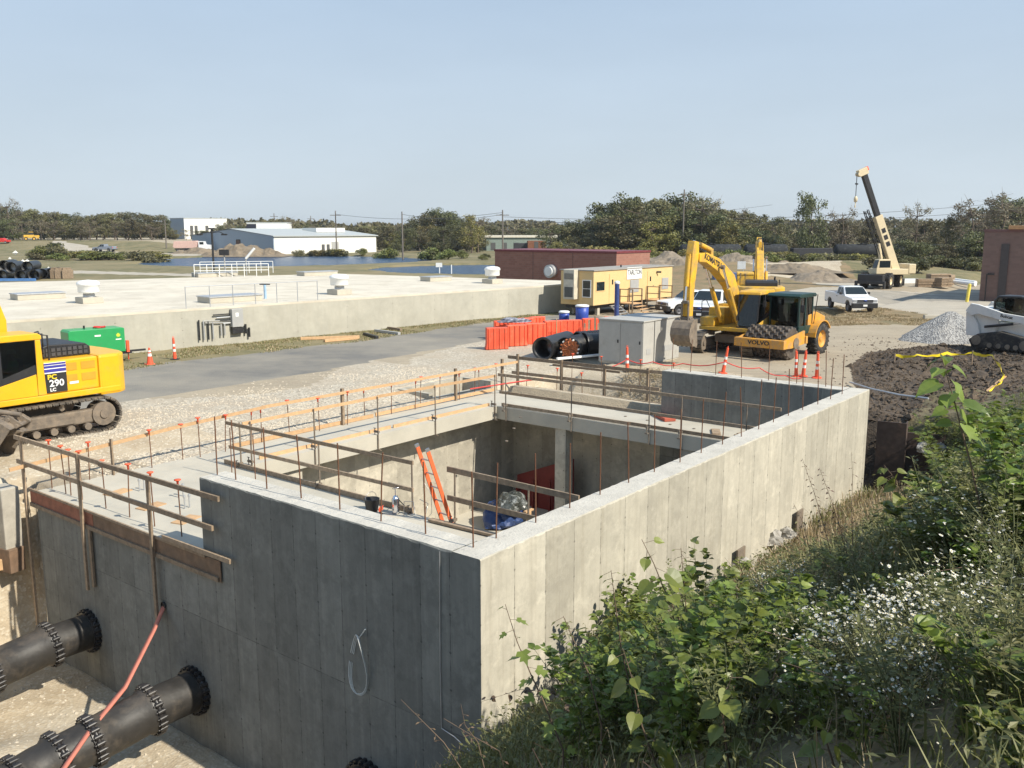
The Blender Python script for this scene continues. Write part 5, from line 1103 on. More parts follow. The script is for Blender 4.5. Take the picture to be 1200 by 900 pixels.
lettering('PC', .19, FT(-.56,1.79), mat('decal_yellow',(0.8,0.55,0.03),.4), ex1, sx=1.15, bold=.006); lettering('290', .27, FT(-.68,1.60), sw_, ex1, sx=1.05, bold=.006); lettering('LC', .13, FT(-.56,1.42), sw_, ex1, sx=1.1, bold=.004)
MB().box((-1.32,1.452,1.52),(-1.06,1.462,1.59)).build('sticker', sw_, ex1)
# spare bucket lying in front of the left machine
sp_ = thing('spare_bucket', 'big dusty quick-hitch bucket lying in front of the left excavator track', 'excavator bucket', MS @ LM(.75,16.55,.62,2.3,.95))
bucket_mesh(sp_, Matrix.Translation((0,0,.25)) @ Matrix.Rotation(-.75, 4, 'Y') , 1.3, 'shell'); MB().prism([(-.2,.15),(.9,.75),(1.6,.45),(1.75,.1),(1.2,.05),(.6,-.05)], -.18, .18, bev=.04).cyl((1.5,-.3,.3),(1.5,.3,.3),.14,n=14).cyl((.3,-.35,.35),(.3,.35,.35),.12,n=14).cyl((.85,-.3,.55),(.85,.3,.55),.09,n=12).build('hitch_arm', duststeel, sp_)
MB().cyl((-.1,.0,.6),(1.3,.1,.85),.07,n=10).build('ram', duststeel, sp_)

pB = at(790,431); pC = Vector((11.45,44.9,0)); hd = atan2(pB.y-pC.y, pB.x-pC.x)
ex2 = excavator('yellow excavator facing the vault, arm reaching down to its bucket beside the grey cabinets', LM(pC.x, pC.y, 0, hd+.0), yellow,
    boom=[(.25,1.75,.22),(.9,2.6,.30),(1.7,3.55,.35),(3.3,4.35,.30),(4.6,4.72,.22),(5.35,4.72,.18)], stick=[(5.55,5.45,.22),(5.62,4.9,.32),(5.85,3.6,.24),(5.9,2.15,.16)], bucket=(5.9,1.95,.15), boomtext='KOMATSU', bucket_s=.9)
ex3 = excavator('yellow excavator seen from behind, standing between the front digger and the roller', LM(16.75,61.5,0,1.36), yellow,
    boom=[(.25,1.75,.25),(1.3,3.0,.34),(2.2,4.1,.38),(3.3,4.75,.32),(4.6,4.9,.22)], stick=[(4.2,5.25,.2),(4.7,4.85,.28),(4.9,3.3,.2),(4.8,2.3,.15)], bucket=(4.8,2.1,.6), rear_text='KOMATSU', house=.0)

# ------------------------------------------------------------------ wheels
def wheel(par, p, R, w, rimm, ax='Y', lug=False, rim=.55, n=28):
    M_ = Matrix.Translation(p) @ (Matrix.Rotation(pi/2, 4, 'X') if ax == 'Y' else Matrix.Rotation(pi/2, 4, 'Y'))
    mb = MB(); mb.lathe([(R*rim,-w*.42),(R*.72,-w*.5),(R*.93,-w*.48),(R,-w*.36),(R,w*.36),(R*.93,w*.48),(R*.72,w*.5),(R*rim,w*.42)], n)
    if lug:
        for i in range(22):
            a_ = 2*pi*i/22
            for s_ in (-1, 1):
                L_ = Matrix.Rotation(a_+(.14 if s_ > 0 else 0), 4, 'Z') @ Matrix.Translation((R-.01, 0, s_*w*.24)) @ Matrix.Rotation(s_*.5, 4, 'X'); mb.box((-.02,-.045,-w*.26),(.05,.045,w*.26), M=L_)
    wo_ = thing_part('wheel', mb, rubber, par, M_)
    MB().lathe([(0,-w*.28),(R*rim*.5,-w*.28),(R*rim*.8,-w*.16),(R*rim,-w*.40),(R*rim*1.02,-w*.43)], 20).lathe([(0,w*.28),(R*rim*.5,w*.28),(R*rim*.8,w*.16),(R*rim,w*.40),(R*rim*1.02,w*.43)], 20).build('rim', rimm, wo_)
    for s_ in (-1, 1): MB().cyl((0,0,s_*w*.26),(0,0,s_*w*.34),R*rim*.28,n=10).build('hub', rimm, wo_)
    return wo_
def thing_part(name, mb, m, par, M_=None): return mb.build(name, m, par, M_)

# ------------------------------------------------------------------ padfoot roller
pr_ = at(902,421); ryaw = atan2(-cos(radians(43)), -sin(radians(43)))
rl = thing('padfoot_roller', 'yellow single-drum padfoot roller with dark green cab beside the middle excavator', 'road roller', LM(pr_.x+.15, pr_.y+.35, 0, ryaw, 1.0))
mb = MB().cyl((0,-1.03,.78),(0,1.03,.78),.68,n=36)
padm = mat('padfoot_steel', (0.12,0.10,0.085), .6, .4, var=.3, dirt=(.22,.18,.13), damt=.4)
for j in range(10):
    for i in range(14):
        a_ = 2*pi*(i+.5*(j % 2))/14; M_ = Matrix.Translation((0,-.93+j*.206,.78)) @ Matrix.Rotation(a_, 4, 'Y') @ Matrix.Translation((.67,0,0)); mb.add([(0,-.09,-.11),(0,.09,-.11),(0,.09,.11),(0,-.09,.11),(.105,-.055,-.07),(.105,.055,-.07),(.105,.055,.07),(.105,-.055,.07)], [(4,5,6,7),(0,1,5,4),(1,2,6,5),(2,3,7,6),(3,0,4,7)], 0, False, M_)
mb.build('drum', padm, rl)
fr = MB().box((1.02,-1.25,.62),(1.28,1.25,1.02),bev=.03); f1 = fr.build('front_bar', orangey, rl)
MB().box((-1.15,-1.24,.70),(-.95,1.24,1.05),bev=.02).build('rear_bar', orangey, rl)
for s_ in (-1, 1): MB().prism([(1.0,.62),(1.0,1.02),(.35,1.14),(-.9,1.32),(-.9,.70),(.4,.60)], s_*1.15-.05+.0, s_*1.15+.05, bev=.012).build('side_frame', orangey, rl); MB().cyl((0,s_*1.10,.8),(0,s_*1.235,.8),.26,n=16).build('hub', duststeel, rl)
lettering('VOLVO', .26, frame((1.286,0,.84), (0,1,0), (0,0,1)), blackp, rl, sx=1.25, bold=.008)
MB().box((-1.9,-.55,.7),(-1.1,.55,1.15),bev=.03).build('articulation', blackp, rl)
MB().prism([(-3.9,1.2),(-4.05,1.75),(-3.0,2.05),(-2.1,1.95),(-2.1,.9),(-3.8,.8)], -.75, .75, bev=.06).build('engine_hood', orangey, rl)
for s_ in (-1, 1):
    wheel(rl, (-3.0, s_*.88, .75), .75, .52, orangey, lug=True)
    pts = [( -3.0+cos(a_)*.92, .75+sin(a_)*.92) for a_ in np.linspace(.15, 2.6, 12)]; inn = [(-3.0+cos(a_)*.86, .75+sin(a_)*.86) for a_ in np.linspace(2.6, .15, 12)]
    MB().prism(pts+inn, s_*.88-.28, s_*.88+.28).build('fender', orangey, rl)
dg_ = mat('cab_dark_green', (0.012,0.04,0.035), .4, var=.15)
mb = MB()
for (x, y) in ((-1.15,-.72),(-1.15,.72),(-1.75,.74),(-2.55,-.72),(-2.55,.72)): mb.box((x-.04,y-.04,1.15),(x+.04,y+.04,2.78))
mb.box((-2.6,-.78,1.05),(-1.1,.78,1.45),bev=.03).box((-2.58,-.75,1.95),(-2.5,.75,2.02)); mb.build('cab_frame', dg_, rl)
MB().prism([(-2.72,2.80),(-.98,2.80),(-.92,2.87),(-1.1,2.98),(-2.6,2.98),(-2.76,2.90)], -.84, .84, bev=.03).build('cab_roof', dg_, rl)
for mb in (MB().box((-1.12,-.68,1.45),(-1.11,.68,2.78)), MB().box((-2.5,.735,1.45),(-1.8,.74,2.78)), MB().box((-1.7,.735,1.45),(-1.2,.74,2.78)), MB().box((-2.5,-.74,1.45),(-1.2,-.735,2.78)), MB().box((-2.54,-.68,2.02),(-2.53,.68,2.78))): mb.build('window', glassmat('green_glass',(0.18,0.32,0.30)) if 'green_glass' not in MT else MT['green_glass'], rl)
MB().box((-2.3,-.25,1.45),(-1.85,.25,1.62),bev=.04).box((-2.36,-.24,1.6),(-2.24,.24,2.2),bev=.04).build('seat', blackp, rl); MB().tube([(-1.35,0,1.45),(-1.5,0,1.95)],.03,6).ring((-1.52,0,1.97),(-.4,0,1),.17,.015,16,5).build('steering_wheel', blackp, rl)
MB().tube([(-1.0,.85,2.75),(-.8,1.05,2.7),(-.78,1.05,2.2)],.02,5).box((-.84,.95,2.15),(-.78,1.15,2.5),bev=.02).build('mirror', blackp, rl)
MB().tube([(-2.5,.85,1.4),(-2.5,1.0,2.9),(-2.0,1.0,2.9)],.02,5).build('grab_rail', blackp, rl)
seated_person('roller operator in dark work clothes sitting behind the steering wheel', LM(pr_.x+.15, pr_.y+.35, 0, ryaw) @ LM(-2.15,0,1.60,0), mat('dark_shirt',(0.08,0.12,0.14),.9))

# ------------------------------------------------------------------ tracked skid loader
sk_p = at(1178,408,.35); syaw = -.95
skd = thing('skid_loader', 'white tracked skid loader with a raised cab on the mud at the right edge', 'skid loader', Matrix.Translation((sk_p.x+.5, sk_p.y, .33)) @ Matrix.Rotation(syaw, 4, 'Z') @ Matrix.Scale(1.2, 4))
lw = mat('loader_white', (0.70,0.69,0.66), .4, var=.05, dirt=(.42,.37,.30), damt=.25)
for s_ in (-1, 1):
    o = MB(); pts = [(-1.35,.0),(.75,.0),(1.02,.22),(.9,.5),(-.3,.72),(-1.15,.55),(-1.5,.3)]
    tr = MB().prism(pts, s_*.68-.20, s_*.68+.20, bev=.08).build('track', rubber, skd)
    for k in range(14):
        MB().box((-1.35+k*.16,s_*.68-.205,-.02),(-1.28+k*.16,s_*.68+.205,.03)).build('tread_bar', rubber, tr)
    for x, z, r in ((-1.15,.3,.2),(.75,.25,.2),(-.6,.14,.1),(-.25,.14,.1),(.1,.14,.1),(.42,.14,.1)): MB().cyl((x,s_*.90-.02,z),(x,s_*.90+.01,z),r,n=14).build('roller', duststeel, tr)
MB().box((-1.3,-.46,.35),(1.0,.46,1.05),bev=.05).prism([(-1.62,.55),(-1.62,1.45),(-1.4,1.60),(-.55,1.55),(-.45,.95),(-.6,.5)], -.62, .62, bev=.05).build('body', lw, skd)
for s_ in (-1, 1):
    MB().prism([(-1.7,1.45),(-1.5,1.75),(-1.2,1.72),(-.2,1.45),(.75,1.35),(1.15,1.05),(1.45,.35),(1.25,.32),(.95,.85),(.6,1.08),(-.2,1.15),(-1.2,1.35),(-1.45,1.25)], s_*.80-.07, s_*.80+.07, bev=.02).build('lift_arm', lw, skd)
    MB().prism([(-1.65,.45),(-1.72,1.4),(-1.45,1.3),(-1.2,.9),(-1.1,.45)], s_*.72-.06, s_*.72+.06, bev=.02).build('rear_upright', lw, skd)
    o = MB().cyl((-.9,s_*.80,.85),(.2,s_*.80,1.05),.055,n=10).build('cylinder', blackp, skd); MB().cyl((.2,s_*.8,1.05),(.75,s_*.8,1.15),.03,n=8).build('rod', chrome, o)
lettering('Bobcat', .17, frame((-.05,.875,1.32), (-1,0,.12), (0,0,1)), mat('decal_black',(0.03,0.03,0.03)), skd, bold=.004); lettering('Bobcat', .17, frame((-.05,-.875,1.32), (1,0,-.12), (0,0,1)), MT['decal_black'], skd, bold=.004)
mb = MB()
for s_ in (-1, 1):
    mb.tube([(.62,s_*.45,1.0),(.45,s_*.45,2.0),(.25,s_*.45,2.08),(-.6,s_*.45,2.05),(-.75,s_*.45,1.9),(-.75,s_*.45,1.3)], .045, 7)
mb.box((-.65,-.46,2.04),(.35,.46,2.10),bev=.02); mb.build('cab_frame', blackp, skd)
MB().box((-.7,.448,1.35),(.5,.455,2.0)).build('side_screen', glass, skd); MB().box((-.7,-.455,1.35),(.5,-.448,2.0)).build('side_screen', glass, skd)
MB().prism([(.62,1.05),(.635,1.05),(.465,2.0),(.45,2.0)], -.42, .42).build('windscreen', MT['green_glass'], skd)
MB().box((.0,-.1,1.55),(.02,.08,1.72)).build('sticker', wood_new, skd)
MB().box((-.35,-.25,1.0),(.1,.25,1.15),bev=.04).box((-.42,-.25,1.1),(-.3,.25,1.7),bev=.04).build('seat', mat('seat_green',(0.25,0.30,0.05),.8), skd)
bk_ = MB().prism([(1.15,.0),(1.15,.62),(1.28,.66),(1.38,.2),(1.95,.06),(2.0,.0)], -.98, .98, bev=.015).prism([(1.2,.0),(1.2,.62),(1.9,.05)], -.99, -.94).prism([(1.2,.0),(1.2,.62),(1.9,.05)], .94, .99).build('bucket', duststeel, skd)
MB().box((-1.3,.70,1.55),(-.7,.80,1.62)).build('step', white, skd)

# ------------------------------------------------------------------ generator trailer
gp = gz(at(118,412)); gen = thing('generator', 'bright green towable generator between the left excavator and the tank wall', 'generator', LM(-18.75, 40.7, 0, .76, .88))
MB().prism([(-1.6,.55),(1.15,.55),(1.15,1.75),(1.05,1.80),(-1.5,1.80),(-1.6,1.7)], -.6, .6, bev=.03).build('housing', green, gen)
MB().box((-1.7,-.5,.4),(1.5,.5,.55)).box((1.5,-.05,.42),(2.4,.05,.52)).build('chassis', blackp, gen)
for s_ in (-1, 1): wheel(gen, (-.1,s_*.78,.35), .35, .2, white)
MB().box((1.2,-.62,.5),(1.34,-.5,1.1)).tube([(1.45,-.1,.5),(1.45,-.1,.05)],.03,6).build('drawbar_jack', capo, gen); MB().cyl((-.6,.1,1.8),(-.6,.1,1.95),.05).build('exhaust', blackp, gen)
MB().box((-.35,-.612,1.42),(-.05,-.603,1.5)).build('sticker', sw_, gen); MB().hprism([(cos(2*pi*i/16)*(.13 if i % 2 else .07), sin(2*pi*i/16)*(.13 if i % 2 else .07)) for i in range(16)], 0, .006, M=frame((.82,-.603,1.42),(1,0,0),(0,0,1))).build('emblem', mat('decal_yellow2',(.6,.7,.05),.5), gen); MB().box((.68,-.612,1.18),(.96,-.603,1.23)).build('sticker', sw_, gen)
MB().tube([(cos(u*2.2)*.22+.1*u/3, sin(u*2.2)*.2, 1.83+.03*(u % 1)) for u in np.linspace(0,6,40)], .03, 5).build('hose_coil', red, gen)
t = thing('survey_tripod', 'thin steel tripod frame leaning on the tank wall left of the white bag', 'tripod', Matrix.Translation(gz(at(185,405))))
MB().tube([(-.2,0,0),(-.15,.25,1.35)],.025,5).tube([(.3,-.1,0),(-.12,.25,1.35)],.025,5).tube([(.05,-.25,0),(-.13,.22,1.35)],.025,5).build('frame', galv, t)
o = crumple('sack', (.17,.15,.28), white, Matrix.Translation(gz(at(192,405))+Vector((0,0,.1))), 4, .25, 3, .9); tag(o, 'small white sack at the foot of the tank wall', 'sack')
t = thing('stand_pipe', 'dark standpipe on a tripod base on the grass before the tank wall', 'standpipe', Matrix.Translation(gz(at(348,394))))
MB().tube([(0,0,.1),(0,0,.75)],.05,7).tube([(-.15,0,0),(0,0,.35)],.02,5).tube([(.25,.05,0),(0,0,.35)],.02,5).tube([(0,-.2,0),(0,0,.35)],.02,5).build('pipe', blackp, t)
for i, (x0, y0, x1, y1, m_, lb_) in enumerate(((352,399,421,396,wood_new,'fresh plank lying on the verge before the tank'),(380,401,420,397,wood_new,'second plank just right of the standpipe'),(427,393,442,397,blackp,'black pipe length lying on the verge'),(440,389,468,393,greyp,'grey-green timber in the pile right of the black pipe'),(455,386,470,388,wood_old,'weathered board at the back of the timber pile'))):
    p0 = gz(at(x0,y0)); p1 = gz(at(x1,y1)); d = p1-p0; M_ = d.to_track_quat('X','Z').to_matrix().to_4x4(); M_.translation = p0
    o = MB().box((0,-.09,.01),(d.length,.09,.16),M=M_,bev=.01).build('plank', m_, None); tag(o, lb_, 'plank', 'lumber on the verge')

# ------------------------------------------------------------------ pickups
galvd = mat('wheel_steel_dark',(0.16,0.16,0.17),.5,.5)
def pickup(label, M, col=truckwhite, group='pickup trucks'):
    t = thing('pickup_truck', label, 'pickup truck', M, group); w = .98
    body_p = [(2.85,.50),(2.88,.98),(2.70,1.12),(1.35,1.20),(1.30,1.22),(-.45,1.24),(-.50,1.35),(-2.75,1.35),(-2.85,1.2),(-2.85,.62),(-2.4,.55)]
    def arch(cx, z0=.55, r=.50): return [(cx+cos(a_)*r, .42+sin(a_)*r) for a_ in np.linspace(.26, pi-.26, 9)]
    prof = [(2.85,.55),(2.90,.98),(2.74,1.10),(1.40,1.21),(1.30,1.24),(-.52,1.26),(-.54,1.36),(-2.78,1.36),(-2.85,1.25),(-2.85,.60)]+[(x, z) for x, z in reversed(arch(-1.75))]+[(x, z) for x, z in reversed(arch(1.88))]
    MB().prism(prof, -w, w, bev=.045).build('body', col, t)
    gh = MB(); vs = []
    lo = [(1.32,1.23),(.55,1.86),(-.30,1.90),(-.50,1.86),(-.56,1.25)]
    n = len(lo); 
    for s_ in (-1, 1):
        for x, z in lo: k = 1-(z-1.23)/.67*.20; vs.append((x, s_*w*k*.97, z))
    fs = [tuple(range(n)), tuple(reversed(range(n, 2*n)))] + [((i+1) % n, i, n+i, n+(i+1) % n) for i in range(n)]
    o = gh.add(vs, fs).build('cab', col, t); bm = bmesh.new(); bm.from_mesh(o.data); bmesh.ops.recalc_face_normals(bm, faces=bm.faces[:]); bmesh.ops.bevel(bm, geom=list(bm.edges), offset=.03, segments=2, affect='EDGES'); bm.to_mesh(o.data); bm.free()
    wsv = []
    for x, z in ((1.23,1.31),(.60,1.82)):
        k = 1-(z-1.23)/.67*.2
        for s_ in (-1, 1): wsv.append((x+.025, s_*w*k*.88, z+.028))
    MB().add(wsv, [(0,2,3,1)]).build('windscreen', darkglass, t)
    for s_ in (-1, 1):
        f_ = lambda x, z: (x, s_*(w*(1-(z-1.23)/.67*.2)*.97+.012), z)
        MB().add([f_(.98,1.30),f_(.50,1.80),(f_(.18,1.82)),f_(.18,1.30)], [(0,1,2,3)]).build('window', darkglass, t); MB().add([f_(.10,1.30),f_(.10,1.82),(f_(-.36,1.80)),f_(-.40,1.30)], [(0,1,2,3)]).build('window', darkglass, t)
        dr = MB().box((-.44,s_*(w+.002)-.004,.62),(.93,s_*(w+.002)+.004,1.22)).build('door', col, t); MB().box((-.32,s_*(w+.02)-.012,1.08),(-.14,s_*(w+.02)+.012,1.12)).build('handle', blackp, dr)
        MB().box((.78,s_*(w+.14)-.09,1.28),(.92,s_*(w+.14)+.09,1.48),bev=.03).build('mirror', blackp, t)
        MB().box((2.78,s_*.78-.17,.84),(2.905,s_*.78+.17,1.02),bev=.02).build('headlight', mat('headlamp',(0.35,0.36,0.38),.15,coat=.6), t)
        MB().box((-2.87,s_*.88-.08,.9),(-2.84,s_*.88+.08,1.25)).build('tail_light', red, t)
        for x in (1.88,-1.75): wheel(t, (x, s_*.84, .39), .39, .26, galvd, rim=.58)
    MB().box((2.82,-.62,.80),(2.915,.62,1.02),bev=.02).build('grille', mat('grille_black',(0.05,0.05,0.055),.35,coat=.4), t)
    MB().lathe([(0,.0),(.10,.0),(.11,.012),(0,.015)],18,M=frame((2.915,0,.93),(0,1,0),(0,0,1)) @ Matrix.Diagonal((1.3,.6,1,1))).build('emblem', mat('emblem_blue',(0.03,0.06,0.25),.3), t)
    MB().box((2.66,-.99,.36),(2.96,.99,.76),bev=.05).build('bumper', blackp, t); MB().box((-3.0,-.9,.5),(-2.8,.9,.68),bev=.03).build('bumper', blackp, t)
    MB().box((2.962,-.16,.50),(2.97,.16,.64)).build('number_plate', sw_, t)
    MB().box((-2.72,-.86,1.362),(-.62,.86,1.368)).build('load_bed', mat('bed_grey',(.12,.12,.13),.6), t)
    return t
p = at(1000,364); pk = pickup('white pickup truck parked nose-on at the edge of the dry grass island', LM(p.x, p.y+.8, 0, radians(-88), .94))
p = at(814,388); dup(pk, LM(13.4,60.5,0,radians(-118),1.05), 'white pickup truck half hidden behind the middle excavator\'s arm', 'pickup trucks')
p = at(130,296); o = pickup('grey-blue pickup truck on the far track beyond the reeds', LM(p.x-1.5, p.y, H1(p.x-1.5,p.y)-.02, radians(168), 1.0), mat('car_bluegrey',(0.22,0.25,0.30),.35,coat=.4)); 
p = at(778,384); dup(pk, LM(13.0,64.6,0,radians(-160),.9), 'white pickup truck behind the far end of the site trailer', 'pickup trucks')

# ------------------------------------------------------------------ rough terrain crane
cp = at(1040,338); cr = thing('crane', 'cream rough-terrain crane with its black boom section run out against the sky', 'crane', LM(cp.x-.1, cp.y+1.5, H1(cp.x, cp.y), radians(-128), .98)); CU = Matrix.Rotation(radians(-44), 4, 'Z')
cream = mat('crane_cream', (0.66,0.55,0.36), .5, var=.06, dirt=(.45,.36,.22), damt=.2)
MB().box((-3.1,-1.1,.85),(3.3,1.1,1.35),bev=.05).box((3.1,-1.25,.7),(3.9,1.25,1.5),bev=.05).build('chassis', blackp, cr)
for s_ in (-1, 1):
    for x in (-2.0, 1.6): wheel(cr, (x, s_*1.2, .80), .80, .62, cream, lug=True, rim=.5)
for x in (3.75,-3.1): MB().box((x-.25,-1.5,.55),(x+.25,1.5,.85),bev=.03).box((x-.2,-1.5,.1),(x+.2,-1.3,.6)).box((x-.2,1.3,.1),(x+.2,1.5,.6)).build('outrigger', blackp, cr)
MB().box((-2.6,-1.1,1.4),(.9,1.05,2.0),bev=.06).build('superstructure', cream, cr, CU); MB().box((-3.2,-1.1,1.5),(-2.4,1.1,2.5),bev=.08).build('counterweight', cream, cr, CU)
MB().box((-.3,.35,1.5),(1.3,1.25,2.05),bev=.04).prism([(-.3,2.0),(1.3,2.0),(1.05,3.0),(-.2,3.0)], .36, 1.24, bev=.05).build('cab', cream, cr, CU); MB().prism([(1.30,2.1),(1.33,2.1),(1.09,2.9),(1.06,2.9)], .42, 1.18).box((-.2,1.245,2.15),(1.0,1.255,2.85)).box((-.2,.345,2.15),(1.0,.355,2.85)).build('window', darkglass, cr, CU)
cd = CU @ Matrix.Translation((-1.4,-.25,2.3)) @ Matrix.Rotation(-radians(67), 4, 'Y')
b0 = MB().box((-.5,-.36,-.40),(5.6,.36,.42),bev=.04).build('boom_base_section', cream, cr, cd); MB().box((5.5,-.25,-.24),(10.4,.25,.28),bev=.03).build('boom_fly_section', blackp, cr, cd)
MB().box((10.1,-.3,-.55),(10.8,.3,.45),bev=.05).cyl((10.4,-.34,-.5),(10.4,.34,-.5),.22,n=14).build('boom_head', cream, cr, cd); MB().box((10.4,-.2,.4),(10.8,.2,.6)).build('warning_block', capo, cr, cd)
for k in range(3):
    MB().box((2.2+k*.75,.362,-.22),(2.7+k*.75,.368,.22)).build('name_mark', blackp, b0); MB().box((2.2+k*.75,-.368,-.22),(2.7+k*.75,-.362,.22)).build('name_mark', blackp, b0)
MB().cyl((-.2,-.25,2.0),(.45,-.25,4.6),.20,n=14).build('lift_cylinder', cream, cr, CU)
mb = MB()       # folded lattice jib along the boom
for (y, z) in ((-.15,.62),(.35,.62),(-.15,1.05),(.35,1.05)): mb.cyl((.6,y,z),(6.6,y*.6,z+.1),.05,n=5)
for k in range(8): x = .6+k*.74; mb.cyl((x,-.15,.62),(x+.74,-.15,1.05),.035,n=4); mb.cyl((x,.35,1.05),(x+.74,.35,.62),.035,n=4); mb.cyl((x,-.15,.62),(x,.35,.62),.035,n=4); mb.cyl((x,-.15,1.05),(x+.7,.35,1.05),.035,n=4)
jib = mb.build('lattice_jib', blackp, cr, cd @ Matrix.Rotation(pi,4,'X'))
tip = cr.matrix_world @ cd @ Vector((10.6,0,-.6)); ld = (cr.matrix_world.inverted() @ (tip - Vector((0,0,2.6)))); tl_ = cr.matrix_world.inverted() @ tip
MB().tube([tl_, ld], .02, 4).tube([tl_+Vector((.12,0,0)), ld+Vector((.1,0,0))], .02, 4).build('hoist_rope', blackp, cr)
MB().box((ld.x-.35,ld.y-.05,ld.z+1.45),(ld.x+.35,ld.y+.05,ld.z+1.6)).build('anti_two_block', blackp, cr); MB().lathe([(0,-.35),(.16,-.3),(.20,0),(.12,.25),(0,.3)],12,M=Matrix.Translation(ld)).tube([ld+Vector((0,0,-.3)),ld+Vector((0,0,-.55)),ld+Vector((.15,0,-.7)),ld+Vector((.1,0,-.85)),ld+Vector((-.12,0,-.8))],.05,5).build('hook_block', cream, cr)
# ------------------------------------------------------------------ big buried tank with a flat concrete roof
def P2(px, py, z): v = at(px, py, z); return Vector((v.x, v.y, 0))
TZ = 2.0
FL = P2(19,375,TZ); FR = P2(660,333,TZ); BK = P2(395,320.7,TZ); BL = P2(0,331,TZ); fd = (FR-FL).normalized()
FLx = FL - fd*26; FRx = FR + fd*4.2; BLx = BL + (BL-BK).normalized()*40
poly = [(p.x, p.y) for p in (FLx, FRx, BK, BLx)]
tank = thing('storage_tank', 'huge low concrete tank with a flat pale roof across the middle distance', 'concrete tank')
MB().hprism(poly, -1.0, TZ-.12).build('wall', tank_wall, tank)
cxx = sum(p[0] for p in poly)/4; cyy = sum(p[1] for p in poly)/4
poly2 = [(x+(x-cxx)*.0004, y+(y-cyy)*.0004) for x, y in poly]
MB().hprism(poly2, TZ-.118, TZ).build('roof', tank_top, tank)
fn = Vector((fd.y, -fd.x, 0))           # outward normal of the front face
def hatch(label, px, py, w, d, h=.28, white_=True):
    c = P2(px, py, TZ); M_ = Matrix.Translation((c.x, c.y, TZ+.002)) @ Matrix.Rotation(atan2(fd.y, fd.x), 4, 'Z')
    t = thing('roof_hatch', label, 'hatch', M_, 'hatches on the tank roof'); MB().box((-w/2,-d/2,0),(w/2,d/2,h),bev=.02).build('kerb', conc_slab, t); MB().box((-w/2-.04,-d/2-.04,h),(w/2+.04,d/2+.04,h+.06)).build('cover', galv, t); return t
hatch('low hatch on the tank roof at the far left', 45,350,2.6,1.3,.3); hatch('low hatch on the tank roof behind the near wall railing', 270,353,3.2,1.4,.3); hatch('low hatch near the back edge of the tank roof, right of middle', 511,329,2.2,1.2,.3); hatch('long low hatch at the back edge of the tank roof, behind the white vent', 372,322.5,3.4,1.2,.3); hatch('long white curb inside the white railing at the back of the tank roof', 252,324,3.6,1.2,.3)
def vent(label, px, py, s=1.0):
    c = P2(px, py, TZ); t = thing('roof_vent', label, 'roof vent', Matrix.Translation((c.x, c.y, TZ+.002)) @ Matrix.Rotation(.8, 4, 'Z') @ Matrix.Scale(s, 4), 'white vents on the tank roof')
    MB().box((-.55,-.55,0),(.55,.55,.32),bev=.02).build('kerb', conc_slab, t); MB().lathe([(.28,.32),(.28,.55),(.52,.56),(.55,.62),(.55,.95),(.60,.98),(.58,1.12),(.40,1.22),(0,1.26)], 20).build('hood', white, t)
    MB().lathe([(.3,.32),(.3,.5),(.0,.5)],14).build('neck', galv, t)
vent('white mushroom vent on the tank roof above the green generator', 105,355); vent('white mushroom vent in the middle of the tank roof', 398,345); vent('white mushroom vent at the right end of the tank roof by the brick building', 577,332)
o = thing('roof_pipe', 'thin blue-grey pipe with a cap standing on the tank roof beside the railing', 'standpipe', Matrix.Translation(P2(311,350,TZ)+Vector((0,0,TZ)))); MB().cyl((0,0,0),(0,0,.8),.08,n=10).build('pipe', mat('pale_blue',(.3,.45,.6),.5), o); MB().box((-.3,-.04,.8),(.3,.04,.86)).build('handle', blackp, o)
for (px, py, lb) in ((318,309,'dark square post light on the far edge of the tank roof'),(295,318,'short pole with an angled white panel at the back railing')):
    pass
def railing(label, p0, p1, n, h, m, r=.025, mid=True, off=0.0):
    t = thing('railing', label, 'railing'); d = (p1-p0)
    for i in range(n+1): p = p0+d*(i/n); MB().cyl(p+Vector((0,0,-off)), p+Vector((0,0,h)), r, n=6).build('post', m, t)
    MB().cyl(p0+Vector((0,0,h)), p1+Vector((0,0,h)), r, n=6).build('top_rail', m, t)
    if mid: MB().cyl(p0+Vector((0,0,h*.5)), p1+Vector((0,0,h*.5)), r, n=6).build('mid_rail', m, t)
    return t
zz = Vector((0,0,TZ))
railing('thin grey railing bolted to the front edge of the tank roof', P2(217,361.5,TZ)+fn*.12+zz, P2(371,351.6,TZ)+fn*.12+zz, 6, 1.1, galv, .022, False, .45)
railing('white railing at the back of the tank roof, along its front side', P2(228,325,TZ)+zz, P2(315,323.5,TZ)+zz, 6, 1.05, white, .032)
railing('white railing at the back of the tank roof, along its rear side', P2(228,322,TZ)+Vector((0,1.5,0))+zz, P2(315,320.6,TZ)+Vector((0,1.5,0))+zz, 6, 1.05, white, .032)
def wallp(px, z): # point on the tank front face below pixel column
    d = ray(px, 380); o_ = Vector((0,0,CAMH)); t_ = (FLx-o_).dot(fn)/d.dot(fn); q = o_+d*t_; return Vector((q.x, q.y, z))
RF = Matrix.Rotation(atan2(fd.y, fd.x), 4, 'Z')
eb = thing('electrical_box', 'grey electrical box with pale conduits on the tank wall', 'electrical box', Matrix.Translation(wallp(276,.9)+fn*.03) @ RF)
MB().box((-.32,-.25,0),(.32,0,.95),bev=.02).build('box', greyp, eb); MB().box((-.12,-.256,.55),(.05,-.251,.75)).build('sticker', sw_, eb); MB().box((-.30,-.2,-.35),(.30,-.02,-.03)).build('base_box', blackp, eb)
for i in range(4): MB().tube([(-.35,-.08,.7-i*.16),(-1.3+i*.18,-.08,.7-i*.16)],.035,5).tube([(-2.1+i*.25,-.08,.5-i*.05),(-2.1+i*.25,-.08,-.55)],.04,5).build('conduit', galv if i % 2 else blackp, eb)
